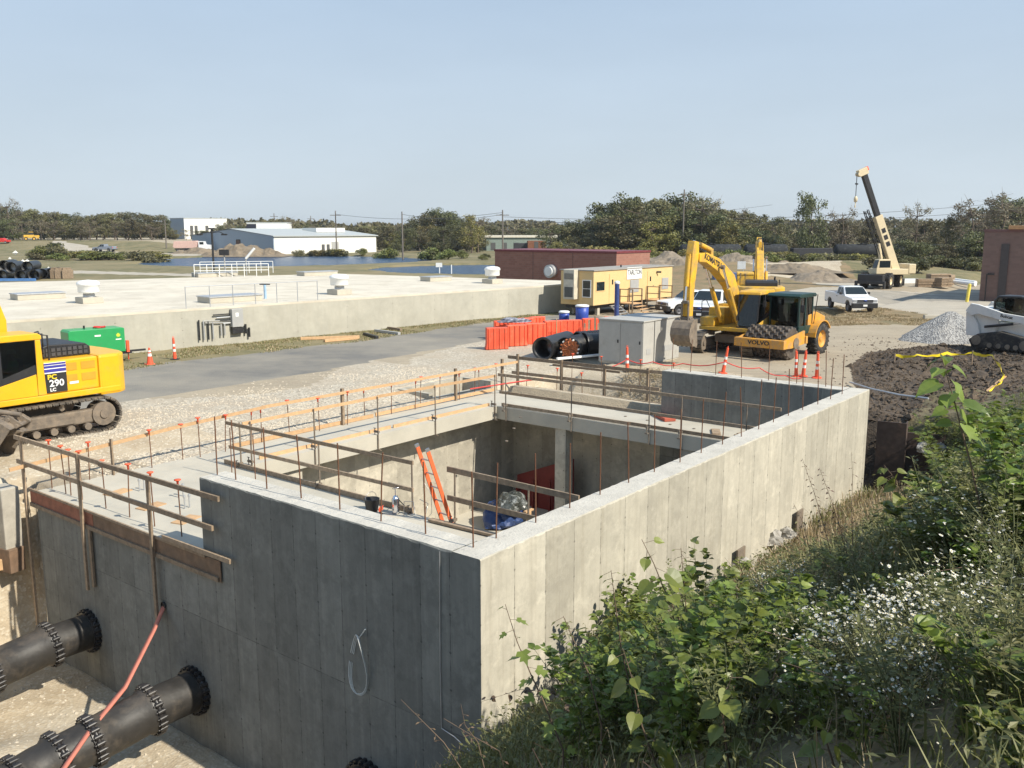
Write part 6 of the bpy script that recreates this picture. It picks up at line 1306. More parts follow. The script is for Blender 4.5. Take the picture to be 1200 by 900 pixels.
for i in range(2): MB().tube([(-.35,-.08,.35-i*.1),(-1.85+i*.1,-.08,.42-i*.1)],.03,5).tube([(-.9+i*.2,-.1,.2),(-.9+i*.2,-.1,-.4)],.045,5).build('conduit', greyp, eb)
MB().tube([(.5,-.1,.1),(.5,-.1,-.4)],.06,6).tube([(.7,-.1,-.1),(.7,-.1,-.6)],.06,6).build('conduit', blackp, eb)

# ------------------------------------------------------------------ brick buildings
bb = thing('brick_building', 'low red brick building with a round white wall fan behind the tank', 'building', Matrix.Translation((9.1,79.5,0)) @ Matrix.Rotation(SROT, 4, 'Z'))
MB().box((0,0,-.5),(5.8,13.7,3.86)).build('wall', brick, bb); MB().box((-.06,-.06,3.862),(5.86,13.76,4.05),bev=.01).build('parapet_cap', mat('cap_maroon',(0.16,0.03,0.035),.5), bb)
f_ = MB().cyl((-.5,6.9,2.15),(-.002,6.9,2.15),.60,n=24).build('wall_fan', galv, bb); MB().cyl((-.62,6.9,2.15),(-.5,6.9,2.15),.42,n=20).build('fan_hood', white, f_); MB().cyl((-.10,5.4,2.3),(-.002,5.4,2.3),.08,n=8).build('pipe_stub', galv, bb)
for y in (4.6,9.1): MB().box((-.012,y-.02,.0),(-.002,y+.02,3.85)).build('control_joint', mat('joint_dark',(.08,.05,.045),.9), bb)
b2 = thing('brick_building', 'dark brown brick building cut off by the right edge of the picture', 'building', Matrix.Translation(at(1147,352.5)) @ Matrix.Rotation(SROT, 4, 'Z'))
MB().box((0,-22,-.5),(16,0,5.72)).build('wall', brick_dark, b2); MB().box((-.05,-22.05,5.722),(16.05,.05,5.95),bev=.01).build('parapet_cap', mat('cap_brown',(0.13,0.06,0.055),.6), b2)
MB().box((-.09,-1.95,.0),(-.002,-1.35,4.75)).build('downspout_panel', mat('dark_panel',(0.05,0.04,0.04),.6), b2); MB().box((-.35,-3.0,5.952),(1.2,-1.8,6.25),bev=.03).build('roof_unit', mat('roof_tan',(.45,.25,.12),.8), b2)
MB().box((-.2,-1.0,2.2),(-.002,-.5,2.32)).cyl((-.3,-.5,.0),(-.3,-.5,2.3),.05,n=6).build('wall_bracket', blackp, b2)
t = thing('bollard', 'yellow steel bollard leaning in front of the dark brick building', 'bollard', Matrix.Translation(at(1133,354))); MB().cyl((0,0,0),(.12,.0,1.45),.13,n=12).build('pipe', mat('bollard_yellow',(0.75,0.60,0.10),.5,dirt=(.5,.42,.2),damt=.3), t); MB().lathe([(.13,0),(.09,.06),(0,.08)],12,M=Matrix.Translation((.12,0,1.45))).build('cap', MT['bollard_yellow'], t)
o = MB().box((-.9,-.15,0),(.9,.15,.28),bev=.04).build('kerb_stone', conc_slab, None, Matrix.Translation(gz(at(1098,374)))); tag(o, 'pale concrete wheel stop at the tip of the dry grass island', 'wheel stop')

# ------------------------------------------------------------------ site trailer
tr_o = at(695,371); TL = thing('site_trailer', 'tan site office trailer with a white name board, a window and two doors', 'trailer', Matrix.Translation((tr_o.x,tr_o.y,0)) @ Matrix.Rotation(SROT, 4, 'Z'))
LW, LL, z0_, z1_ = 2.75, 11.2, .75, 3.12
MB().box((0,0,z0_),(LL,LW,z1_),bev=.02).build('body', tan, TL); MB().prism([(-.08,z1_+.002),(LL+.08,z1_+.002),(LL+.08,z1_+.07),(-.08,z1_+.07)], -.08, LW+.08).build('roof', mat('trailer_roof',(.30,.28,.25),.8), TL)
MB().box((.2,.3,.5),(LL-.2,LW-.3,z0_)).build('chassis', blackp, TL)
for x in (1.0,4.2,7.6,10.4):
    for y in (.3, LW-.5): MB().box((x,y,0),(x+.3,y+.22,.5)).build('block_pier', conc_slab, TL)
def win(x0, x1, z0, z1, m_=darkglass, face='side'):
    if face == 'side': f = MB().box((x0-.06,-.03,z0-.06),(x1+.06,-.002,z1+.06)).build('window', tan if m_ is not greyp else greyp, TL); MB().box((x0,-.04,z0),(x1,-.031,z1)).build('pane', m_, f); return f
    f = MB().box((-.04,x0-.06,z0-.06),(-.002,x1+.06,z1+.06)).build('window', white, TL); MB().box((-.05,x0,z0),(-.041,x1,(z0+z1)/2-.02)).build('pane', darkglass, f); MB().box((-.05,x0,(z0+z1)/2+.02),(-.041,x1,z1)).build('pane', darkglass, f)
win(.35,1.35,1.75,2.35); win(4.9,6.0,1.45,2.25,greyp); win(9.6,10.5,1.45,2.2,greyp); win(.25,.85,1.35,2.45,face='end')
for x in (2.0, 7.35):
    d_ = MB().box((x,-.025,z0_+.05),(x+.95,-.002,z0_+2.1)).build('door', tan, TL); MB().box((x+.32,-.034,z0_+1.35),(x+.5,-.026,z0_+1.7)).build('window', darkglass, d_); MB().cyl((x+.85,-.08,z0_+1.0),(x+.85,-.026,z0_+1.0),.04,n=8).build('handle', steel, d_)
MB().cyl((8.9,-.3,2.75),(8.7,-.02,2.75),.07,n=8).build('lamp', blackp, TL); MB().cyl((5.5,1.2,z1_+.07),(5.5,1.2,z1_+.25),.06).build('roof_pipe', blackp, TL)
ac = MB().box((-.55,1.25,1.15),(-.002,2.15,3.2),bev=.03).build('air_conditioner', mat('ac_beige',(.55,.50,.40),.6), TL)
for k in range(7): MB().box((-.56,1.32,2.9-k*.06),(-.552,2.08,2.93-k*.06)).build('louvre', blackp, ac)
MB().box((-.565,1.35,1.3),(-.552,2.05,2.0)).build('grille', mat('ac_dark',(.10,.10,.09),.7), ac)
bd = MB().box((4.35,-.05,2.36),(6.45,-.005,3.22),bev=.01).build('name_board', white, TL)
lettering('TARLTON', .50, frame((5.4,-.056,2.84),(1,0,0),(0,0,1)), blackp, TL, sx=.86, bold=.004)
def stairs(label, x, wd):
    t = thing('steps', label, 'steps', Matrix.Translation((tr_o.x,tr_o.y,0)) @ Matrix.Rotation(SROT, 4, 'Z') @ Matrix.Translation((x,-1.2,0)), 'timber steps at the trailer')
    MB().box((0,0,.68),(wd,1.15,.75)).build('landing', wood_new, t)
    for k in range(3): MB().box((0,-.3-k*.3,.5-k*.18),(wd,-.02-k*.3,.55-k*.18)).build('tread', wood_new, t)
    for xx in (0, wd): 
        for yy in (0,1.05): MB().box((xx-.04,yy,0),(xx+.04,yy+.08,1.75)).build('post', wood_old, t)
        MB().box((xx-.04,0,1.7),(xx+.04,1.15,1.76)).box((xx-.04,0,1.2),(xx+.04,1.15,1.26)).build('rail', wood_old, t)
stairs('timber steps with a railing at the trailer door nearest the blue post', 3.3, 1.3); stairs('timber steps with a railing at the far trailer door', 7.2, 1.9)
t = thing('step_ladder', 'grey metal entry steps leaning below the first trailer door', 'steps', Matrix.Translation((tr_o.x,tr_o.y,0)) @ Matrix.Rotation(SROT, 4, 'Z') @ Matrix.Translation((1.9,-1.0,0)))
for k in range(4): MB().box((0,-.0+k*.22,.1+k*.17),(1.0,.22+k*.22,.14+k*.17)).build('tread', galv, t)
MB().box((-.04,-.1,.0),(0,.95,.1),M=Matrix.Rotation(.62,4,'X')).box((1.0,-.1,0),(1.04,.95,.1),M=Matrix.Rotation(.62,4,'X')).build('stringer', galv, t)
def drum(label, p, r, h, col_, lid):
    t = thing('cooler', label, 'water cooler', Matrix.Translation(p)); MB().lathe([(0,0),(r*.92,0),(r,.05),(r,h*.5),(r*1.02,h),(0,h)], 18).build('body', col_, t); MB().lathe([(0,h+.02),(r*1.08,h+.0),(r*1.08,h+.1),(r*.8,h+.14),(0,h+.14)], 18).build('lid', lid, t)
drum('large blue cooler barrel with a white lid at the near end of the trailer', at(682,377), .42, .98, blue, white); drum('small blue ice box with a white lid left of the large blue cooler', at(661,375), .34, .48, blue, white)
o = crumple('rubbish_pile', (1.0,.5,.35), mat('cardboard',(.40,.28,.15),.9,var=.3), LM(at(747,375).x, at(747,375).y, .1, .5), 3, .5, 3, .6); tag(o, 'heap of torn cardboard and timber between the trailer steps', 'rubbish')
for i, (x, y) in enumerate(((766,384),(771,383),(777,383),(786,382))): o = MB().box((-.45,-.3,0),(.45,.3,.42+.1*(i % 2)),bev=.04).build('brick_stack', mat('terracotta',(.42,.17,.09),.85,var=.2) if i else red, None, LM(at(x,y).x, at(x,y).y, 0, .2*i)); tag(o, ['small red box at the left of the terracotta stacks','terracotta stack next to the small red box','middle terracotta stack behind the grey cabinets','terracotta stack nearest the hidden white pickup'][i], 'stack', 'stacks behind the grey cabinets')

# ------------------------------------------------------------------ far buildings
whitem = mat('metal_siding_white', (0.78,0.77,0.72), .6, var=.03); shadem = mat('metal_siding_shade', (0.30,0.36,0.42), .6, var=.05); roofm = mat('metal_roof', (0.42,0.44,0.43), .5, var=.05)  # blue-grey siding: white siding with the shade of unlit sides in its colour
A_ = atd(322,296,215); B_ = atd(441,292,238); A_.z = 0; B_.z = 0; dA = (B_-A_); LA = dA.length; W3 = 37.0
wb = thing('warehouse', 'long low white metal warehouse with a blue-grey gable end beyond the pond', 'warehouse', Matrix.Translation(A_) @ Matrix.Rotation(atan2(dA.y, dA.x), 4, 'Z'))
MB().box((0,0,-.5),(LA,W3,4.35)).build('wall', whitem, wb)
MB().prism([(0,-.5),(W3,-.5),(W3,4.35),(W3*.5,5.9),(0,4.35)], 0, .25, M=Matrix.Translation((-.02,0,0)) @ Matrix.Rotation(pi/2, 4, 'Z')).build('gable', shadem, wb)
MB().add([(-.5,-.4,4.36),(LA+.4,-.4,4.36),(LA+.4,W3*.5,6.05),(-.5,W3*.5,6.05),(LA+.4,W3+.4,4.36),(-.5,W3+.4,4.36),(-.5,-.4,4.15),(LA+.4,-.4,4.15)], [(0,1,2,3),(3,2,4,5),(6,7,1,0)]).build('roof', roofm, wb)
for x in (13.5,15.0): MB().box((x,-.06,0),(x+.9,-.002,2.2)).build('door', mat('door_dark',(.08,.08,.08),.7), wb)
MB().box((16.5,-.05,0),(18.7,-.002,2.8)).build('loading_door', greyp, wb)
MB().box((-.32,14,1.6),(-.28,16,3.4)).build('window', darkglass, wb)
MB().box((18,8,5.2),(27,14,6.2)).build('roof_unit', whitem, wb)
c0 = atd(290,286,255); c0.z = 0; rb2 = thing('white_block_building', 'white block with a dark open bay rising behind the blue-grey warehouse gable', 'building', Matrix.Translation(c0) @ Matrix.Rotation(.1,4,'Z'))
MB().box((0,0,0),(11,10,7.5)).build('wall', whitem, rb2); MB().box((-.05,-.05,7.5),(11.1,10.1,7.75)).build('roof', roofm, rb2); MB().box((.0,-.06,4.0),(2.6,-.004,7.3)).build('bay_shade_sheet', mat('bay_shade',(.015,.017,.03),.9), rb2)  # near-black sheet stands in for the shade inside the bay
c1 = atd(217,284,300); c1.z = 0; rb3 = thing('tall_white_building', 'tall white building with dark bay openings above the trees at left', 'building', Matrix.Translation((c1.x,c1.y,0)) @ Matrix.Rotation(.84,4,'Z'))
MB().box((0,0,0),(15.6,9,9.2)).build('wall', whitem, rb3); MB().box((-.1,-.1,9.2),(15.7,9.1,9.5)).build('roof', roofm, rb3); MB().box((-.05,0,0),(-.004,9,9.2)).build('end_wall', shadem, rb3)  # thin sheet over the unlit end, shade put into its colour
for x in (2.0,3.6,7.5): MB().box((x,-.06,1.5),(x+1.1,-.004,7.0)).build('bay_opening', MT['door_dark'], rb3)
c2 = atd(570,285,252); c2.z = 0; rb4 = thing('green_warehouse', 'low grey-green warehouse with a pale flat roof behind the middle trees', 'warehouse', Matrix.Translation(c2) @ Matrix.Rotation(.12,4,'Z'))
MB().box((0,0,0),(20.6,12,3.6)).build('wall', mat('siding_green',(.20,.25,.22),.7), rb4); MB().prism([(-.4,3.6),(21,3.6),(21,4.15),(-.4,4.15)], -.4, 12.4).build('roof', mat('roof_cream',(.62,.58,.48),.7), rb4)
for k in range(6): MB().box((1.2+k*3.2,-.05,.2),(2.5+k*3.2,-.004,2.2)).build('door', MT['door_dark'], rb4)

# ------------------------------------------------------------------ rail cars
tcm = mat('tank_car_black', (0.014,0.017,0.020), .85, var=.2, dirt=(.10,.10,.10), damt=.3)
def tankcar(label, x, y, rz, L_=15.0, flat=False):
    t = thing('tank_car', label, 'rail car', LM(x, y, -.1, rz, .86), 'rail cars on the far track')
    if not flat:
        n = 24; prof = [(0,-.0),(.7,.06),(1.2,.28),(1.42,.62),(1.42,L_-.62),(1.2,L_-.28),(.7,L_-.06),(0,L_)]; MB().lathe(prof, n, M=Matrix.Translation((0,0,2.35)) @ Matrix.Rotation(pi/2,4,'Y')).build('tank', tcm, t)
        MB().cyl((L_/2,0,3.6),(L_/2,0,4.05),.4,n=12).box((L_/2-1.1,-.7,3.78),(L_/2+1.1,.7,3.84)).build('dome', tcm, t)
    else: MB().box((0,-1.4,1.0),(L_,1.4,2.9),bev=.1).build('hopper', mat('car_dark',(.03,.03,.035),.7), t)
    MB().box((-.3,-1.2,.75),(L_+.3,1.2,.95)).build('frame', blackp, t)
    for xx in (1.2,3.0,L_-3,L_-1.2):
        for s_ in (-1,1): MB().cyl((xx,s_*.68,.45),(xx,s_*.80,.45),.45,n=14).build('wheel', duststeel, t)
for k, (x, flat, L_) in enumerate(((31.5,False,13.5),(43.6,False,9.6),(52.6,True,8.6),(60.6,False,12.0),(71.5,False,12.0),(82.5,True,12.0),(93.5,False,12.0))):
    t = tankcar(['black tank car at the left end of the train, behind the front digger','black tank car with its pale rounded end showing above the brush','dark low rail car between the tank cars','blue-black tank car just left of the crane','blue-black tank car passing behind the crane boom','dark rail car right of the crane, behind the bushes','tank car hidden among the bushes beside the dark brick building'][k], x, 172, .0, L_, flat)
t = thing('rail_car', 'rust-brown boxcar on the far track above the brick building roof', 'rail car', LM(atd(618,284,225).x, 225, .0, .05), 'rail cars on the far track'); MB().box((0,-1.4,1.0),(4.6,1.4,3.1),bev=.08).build('body', mat('boxcar_brown',(.20,.08,.04),.8,var=.2), t); MB().box((1.6,-1.45,1.1),(2.6,-1.41,2.9)).build('door', MT['door_dark'], t); MB().box((-.2,-1.2,.6),(4.8,1.2,.98)).build('frame', blackp, t)
for k, x in enumerate((602,650,668)): t = thing('rail_car', ['dark flat rail car left of the rust-brown boxcar','grey flat rail car just right of the rust-brown boxcar','grey flat rail car farther right of the rust-brown boxcar'][k], 'rail car', LM(atd(x,284,226).x, 226, .0, .05), 'rail cars on the far track'); MB().box((0,-1.3,1.0),(4.6,1.3,2.3+.2*(k == 0)),bev=.06).build('body', roofm if k else MT['car_dark'], t); MB().box((-.2,-1.2,.6),(4.8,1.2,.98)).build('frame', blackp, t)

# ------------------------------------------------------------------ small far vehicles and plant
dp = at(221,296.5); t = thing('dump_truck', 'pinkish-white dump truck on the far track left of the warehouse', 'dump truck', LM(dp.x+1.2, dp.y, H1(dp.x, dp.y)+.02, .08))
MB().box((-4.2,-1.1,.8),(3.6,1.1,1.1)).build('chassis', blackp, t); MB().prism([(-4.6,1.5),(-4.3,2.9),(1.0,3.0),(1.5,2.7),(1.2,1.2),(-4.2,1.2)], -1.2, 1.2, bev=.04).build('dump_body', mat('dump_pink',(.62,.42,.36),.6,var=.1), t)
MB().prism([(1.6,1.1),(1.6,2.9),(2.9,2.85),(3.1,2.1),(4.4,1.95),(4.5,.9),(1.6,.9)], -1.15, 1.15, bev=.05).build('cab', truckwhite, t); MB().box((1.9,-1.17,2.1),(2.9,-1.155,2.7)).build('window', darkglass, t)
for x in (-3.4,-2.1,3.4):
    for s_ in (-1,1): wheel(t, (x, s_*1.0, .52), .52, .3, steel)
lp_ = at(33,292.5); t = thing('wheel_loader', 'small yellow loader in the brush at the far left', 'loader', LM(lp_.x+1.0, lp_.y, H1(lp_.x, lp_.y), .5, .8))
MB().box((-2.2,-.9,.9),(1.2,.9,2.0),bev=.1).prism([(1.0,1.2),(2.5,.6),(3.0,1.6),(2.6,1.9),(1.2,1.8)], -.9, .9).build('body', yellow, t); MB().box((-.4,-.7,2.0),(.9,.7,2.9),bev=.05).build('cab', blackp, t); MB().box((-.5,-.8,2.9),(1.0,.8,3.1)).build('cab_roof', yellow, t)
for x in (-1.5,1.1):
    for s_ in (-1,1): wheel(t, (x, s_*.95, .65), .65, .4, yellow)
t = thing('parked_car', 'red car half hidden in the grass at the far left edge', 'car', LM(at(3,294).x, at(3,294).y, H1(at(3,294).x, at(3,294).y), .1)); MB().prism([(-2.1,.4),(-2.1,.95),(-1.2,1.05),(-.7,1.45),(.7,1.45),(1.2,1.0),(2.1,.9),(2.1,.4)], -.85, .85, bev=.08).build('body', red, t)
for x in (-1.3,1.3):
    for s_ in (-1,1): wheel(t, (x, s_*.8, .32), .32, .2, steel)
# stacked corrugated pipes, far left
bkp = [(-.2,0,0),(9,329),(22,329),(34,328.5),(46,328),(57,327),(14,325),(28,325),(40,324.5)]
for k, (px, py, zl) in enumerate(((2,329,0),(24,329,0),(40,328.5,0),(50,327,0),(60,326.5,0),(14,329,1),(33,328,1),(6,326,1.0))):
    p = at(px, py); corrugated('corrugated_pipe', ['black pipe at the left end of the far stack, bottom row','black pipe in the bottom row of the far stack, above the blue strip','black pipe in the bottom row of the far stack, middle','black pipe in the bottom row of the far stack, second from the right','rightmost black pipe of the far stack','black pipe lying on top of the far stack, middle','black pipe lying on top of the far stack, right','black pipe lying on top of the far stack, left'][k], Vector((p.x, p.y, .95*(zl > 0))), 1.85, .60, 5.0, 'black pipes stacked beyond the tank', False)
o = MB().box((-3,-.2,.0),(3,.2,.3)).build('blue_pipe', mat('pipe_blue',(.08,.2,.45),.5), None, LM(at(10,330.5).x, at(10,330.5).y, .1, .05)); tag(o, 'long blue pipe lying in front of the far black pipes', 'pipe')
rocks('rubble_heap', np.array([[at(9,322).x+random.gauss(0,2.0), at(9,322).y+random.gauss(0,1.5), abs(random.gauss(0,.8))] for _ in range(500)]), .2, .5, mat('white_rock',(.68,.66,.60),.9), 'heap of broken white rock behind the far black pipes', 'rubble')
for k, x in enumerate((67,72,80)): o = MB().box((-.6,-.5,0),(.6,.5,1.1),bev=.05).box((-.5,-.4,1.1),(.4,.4,1.35)).build('pallet_stack', wood_old, None, LM(at(x,326.5).x, at(x,326.5).y, 0, .2*k)); tag(o, ['brown crate stack just right of the far black pipes','middle brown crate stack right of the far black pipes','rightmost brown crate stack beyond the tank'][k], 'crates', 'crate stacks beyond the tank')
t = thing('light_pole', 'black yard light pole with two arms at the back of the tank', 'light pole', Matrix.Translation(at(251,322.5,0)))
MB().cyl((0,0,0),(0,0,5.9),.14,n=8).build('pole', blackp, t)
for s_ in (-1,1): MB().tube([(0,0,5.5),(s_*1.0,0,5.6),(s_*1.6,0,5.3)],.05,5).box((s_*1.6-.35,-.2,5.15),(s_*1.6+.35,.2,5.35)).build('lamp', blackp, t)
MB().box((-.35,-.2,5.9),(.35,.2,6.1)).build('lamp_head', blackp, t)
for k, (px, py, h_, m_, lb) in enumerate(((264,322,2.3,blackp,'short post with a dark square top at the back of the tank roof'),(289,322,2.2,white,'white pole with a slanting arm at the back of the tank roof'),(859,999,0,None,''))):
    if m_ is None: continue
    q = at(px, py, TZ); t = thing('instrument_post', lb, 'post', Matrix.Translation((q.x, q.y, TZ))); MB().cyl((0,0,0),(0,0,h_-.6),.06,n=6).build('pole', greyp, t)
    (MB().box((-.4,-.15,h_-.6),(.4,.15,h_-.1)) if k == 0 else MB().tube([(0,0,h_-.8),(.8,0,h_+.1)],.12,5)).build('head', m_, t)
for k, (px, py, lb) in enumerate(((515,318,'white marker box on a pole in the nearer pond'),(529,318.5,'slim white pole in the nearer pond'))):
    q = at(px, py); t = thing('pond_marker', lb, 'marker', Matrix.Translation((q.x, q.y, -.3))); MB().cyl((0,0,0),(0,0,1.3),.08,n=6).build('pole', white, t); MB().box((-.5,-.1,.9),(.4,.1,1.5)).build('panel', white, t) if k == 0 else None

# lumber and steel by the crane
for k, (px, py, sx_, h_) in enumerate(((1092,336,1.6,.9),(1099,334.5,1.3,1.4),(1106,336,1.1,1.0),(1112,334,.9,1.2))):
    q = at(px, py); t = thing('timber_stack', ['brown timber stack nearest the crane','tall timber stack second from the crane','timber stack third from the crane','small timber stack farthest from the crane'][k], 'timber stack', LM(q.x, q.y, 0, .3*k), 'timber stacks by the crane')
    for j in range(int(h_/.14)): MB().box((-sx_,-.4+.05*(j % 2),j*.14),(sx_*(.8+.2*(j % 3)/2),.4,j*.14+.12)).build('timber', wood_old, t)
for k, (x0, y0, x1, y1) in enumerate(((1108,331,1143,334),(1112,334,1143,336))):
    p0 = at(x0,y0)+Vector((0,0,.4)); p1 = at(x1,y1)+Vector((0,0,.25)); mb = MB().cyl(p0, p1, .22, n=10); o = mb.build('white_pipe', white, None); tag(o, ['upper of two long white pipes by the dark brick building','lower of two long white pipes by the dark brick building'][k], 'pipe', 'white pipes by the brick building')
o = MB().box((-1.1,-.5,0),(1.1,.5,.5),bev=.03).build('steel_plate_stack', white, None, LM(at(1067,332).x, at(1067,332).y, 0, .1)); tag(o, 'low white stack just right of the crane', 'stack')
q = at(868,333); t = thing('sign_board', 'small grey-white board on a post in the rubble field behind the diggers', 'sign', Matrix.Translation((q.x, q.y, H1(q.x,q.y)))); MB().cyl((.2,0,0),(.2,0,1.6),.05,n=6).build('post', galv, t); MB().box((-.45,-.06,1.45),(.45,.0,2.3)).build('panel', mat('sign_grey',(.5,.53,.56),.5), t)
o = MB().box((-2.6,-.5,0),(2.6,.5,.9),bev=.05).box((-2.6,-.5,.92),(2.6,.5,1.1)).build('blue_box', mat('skip_blue',(.08,.13,.28),.6), None, LM(at(862,331).x, at(862,331).y, 0, .1)); tag(o, 'low blue container in the grass behind the diggers', 'container')
def heap(name, label, px, py, rx, ry, h_, m_, seed, base=-.2):
    q = at(px, py); n = 40; vs = []; fs = []
    for i in range(n+1):
        for j in range(n+1):
            x = (i/n-.5)*2*rx; y = (j/n-.5)*2*ry; r = sqrt((x/rx)**2+(y/ry)**2); z = max(0, 1-r)**1.1*h_*.62; z += (mnoise.noise(Vector((x*.5+seed, y*.5, 0)))*.25+mnoise.noise(Vector((x*1.9, y*1.9, seed)))*.09)*h_*min(1,z*2); vs.append((x, y, max(base, z+base+.0)))
    for i in range(n):
        for j in range(n): k = i*(n+1)+j; fs.append((k, k+n+1, k+n+2, k+1))
    o = MB().add(vs, fs, 0, False).build(name, m_, None, Matrix.Translation((q.x, q.y, max(0, H1(q.x, q.y))))); tag(o, label, 'rubble heap', 'rubble heaps behind the diggers'); return o
rubm = mat('broken_rubble', (0.22,0.18,0.135), .95, var=.35, scale=1.2, dirt=(.15,.12,.09), damt=.5, dscale=.9); dirtm = mat('soil_heap', (0.19,0.15,0.105), .95, var=.3, scale=.7, dirt=(.26,.21,.15), damt=.4, dscale=.5)
heap('rubble_heap', 'heap of broken concrete slabs between the rear digger and the white pickup', 955,331,5.5,3.2,2.0, rubm, 3); heap('rubble_heap', 'pale dirt heap left of the broken slabs', 925,327,6.5,4,1.7, dirtm, 8)
heap('rubble_heap', 'brown rubble bank above the trailer roof', 790,322,9,5,2.7, rubm, 1); heap('rubble_heap', 'brown rubble bank right of the front digger boom', 838,318,10,5,2.5, dirtm, 5); heap('rubble_heap', 'grey broken slabs behind the small grey sign', 865,323,5,3,2.2, rubm, 12); heap('rubble_heap', 'brown soil heap in front of the tank cars', 905,318,12,6,2.6, dirtm, 17)

# ------------------------------------------------------------------ power poles and wires
polem = mat('utility_pole', (0.16,0.14,0.12), .9)
PL = [(393,247,215,'utility pole with a crossarm behind the white warehouse'),(471,248,190,'bare utility pole on the bank right of the warehouse'),(589,246,185,'tall utility pole above the brick building'),(802,222,180,'utility pole in front of the big trees behind the diggers'),(193,258,240,'wooden pole at the left end of the white buildings'),(321,250,300,'faint utility pole above the warehouse roof'),(364,253,330,'distant utility pole right of the roof block'),(484,254,330,'distant utility pole in the trees right of the bare pole')]
for px, py, D, lb in PL:
    q = atd(px, py, D); top = q.z; gz_ = H1(q.x, q.y); t = thing('utility_pole', lb, 'utility pole', Matrix.Translation((q.x, q.y, gz_)), 'utility poles'); h_ = top-gz_
    MB().cyl((0,0,-.3),(0,0,h_),.20,.12,n=8).build('pole', polem, t)
    if px not in (471,): MB().box((-1.3,-.08,h_-1.1),(1.3,.08,h_-.95)).build('crossarm', polem, t)
wm = mat('power_line', (0.08,0.08,0.085), .6)
for k, (p0, p1, sag) in enumerate((((589,258,185),(1260,238,185),2.2),((589,254,185),(1260,229,185),2.2),((560,262,260),(905,240,260),1.5),((393,251,215),(589,249,185),1.2),((471,251,190),(589,251,185),1.0))):
    a_ = atd(*p0); b__ = atd(*p1); pts = [a_.lerp(b__, i/24)-Vector((0,0,sag*4*(i/24)*(1-i/24))) for i in range(25)]
    t = thing('power_line', ['lower of the long wires crossing the sky right of the tall pole','upper of the long wires crossing the sky right of the tall pole','faint distant wire above the brick building','wire between the crossarm pole and the tall pole','wire between the bare pole and the tall pole'][k], 'power line'); MB().tube(pts, .035, 4).build('cable', wm, t)

# ------------------------------------------------------------------ trees
def leafcloud(cl, n_leaf, size, seed, up=.25):
    rs = np.random.RandomState(seed); C_ = np.array([c[:3] for c in cl]); R_ = np.array([c[3] for c in cl]); w = R_**2; w /= w.sum()
    k = rs.choice(len(cl), n_leaf, p=w); d = rs.normal(size=(n_leaf,3)); d /= np.linalg.norm(d, axis=1)[:, None]; r = R_[k]*(rs.rand(n_leaf)**.45); P = C_[k]+d*r[:, None]*np.array([1,1,.8])
    nrm = d*.6+rs.normal(size=(n_leaf,3))*.7+np.array([0,0,up]); nrm /= np.linalg.norm(nrm, axis=1)[:, None]
    t_ = np.cross(nrm, rs.normal(size=(n_leaf,3))); t_ /= np.linalg.norm(t_, axis=1)[:, None]; b_ = np.cross(nrm, t_); s_ = rs.uniform(.6, 1.3, n_leaf)[:, None]*size
    V = np.stack([P-t_*s_*.5, P+b_*s_*.28, P+t_*s_*.5, P-b_*s_*.28], 1).reshape(-1, 3); return V, np.arange(4*n_leaf).reshape(n_leaf, 4)
def make_tree(seed, h, w, style, lm, n_leaf=3600, size=.42, sparse=False):
    rnd = random.Random(seed); t = thing('tree', 'tree', 'tree'); cl = []; mb = MB(); limbs = []
    trunk = [(0,0,-.4),(rnd.uniform(-.1,.1)*w,rnd.uniform(-.1,.1)*w,h*.3),(rnd.uniform(-.12,.12)*w,rnd.uniform(-.1,.1)*w,h*.62),(rnd.uniform(-.15,.15)*w,rnd.uniform(-.1,.1)*w,h*.9)]
    mb.tube(trunk, [h*.022, h*.018, h*.010, h*.003], 7)
    nb = 34 if style != 'tall' else 22
    for i in range(nb):
        z = h*(rnd.uniform(.12,.92) if style == 'bushy' else rnd.uniform(.34,.95)); k = (z/h-.2)/.8; rr = w*.5*(sin(pi*min(1,max(.05,(k*.82+.12))))**.6)*rnd.uniform(.35,1.0); a_ = rnd.uniform(0, 2*pi); c = (cos(a_)*rr, sin(a_)*rr, z); R_ = rnd.uniform(.10,.19)*w*(1.0 if not sparse else .75); cl.append(c+(R_,))
        j = min(2, int(z/h*3)); b0 = Vector(trunk[j]).lerp(Vector(trunk[j+1]), .5); 
        if rnd.random() < (.9 if sparse else .6): mb.tube([b0, b0.lerp(Vector(c), .55)+Vector((0,0,-.03*h)), Vector(c)], [h*.008, h*.005, h*.002], 5)
        if sparse:
            for q in range(5): e = Vector(c)+Vector((rnd.gauss(0,1),rnd.gauss(0,1),abs(rnd.gauss(0,1))))*w*.10; mb.tube([Vector(c), e], [h*.003, h*.001], 3, caps=False)
    mb.build('trunk', bark, t); V, F = leafcloud(cl, n_leaf, size, seed); npmesh('crown', V, F, lm, parent=t); return t
protos = {'dark': [make_tree(11,12,11,'bushy',leaf_dark,4600,.5), make_tree(12,12,9.5,'bushy',leaf_dark,4200,.5)], 'olive': [make_tree(13,12,10.5,'bushy',leaf_olive,4400,.5), make_tree(14,12,9,'tall',leaf_olive,3600,.48)],
          'grey': [make_tree(15,12,9,'tall',leaf_grey,1700,.36,True), make_tree(16,12,10,'tall',leaf_grey,1300,.34,True)], 'yellow': [make_tree(17,12,9,'bushy',leaf_yel,3200,.45)]}
TN = {'dark':['dense dark green tree','broad dark green tree'],'olive':['rounded olive green tree','tall olive green tree'],'grey':['thin greyish tree with bare twigs','sparse grey-brown tree'],'yellow':['yellowing tree']}
tree_used = set(); tcount = {}
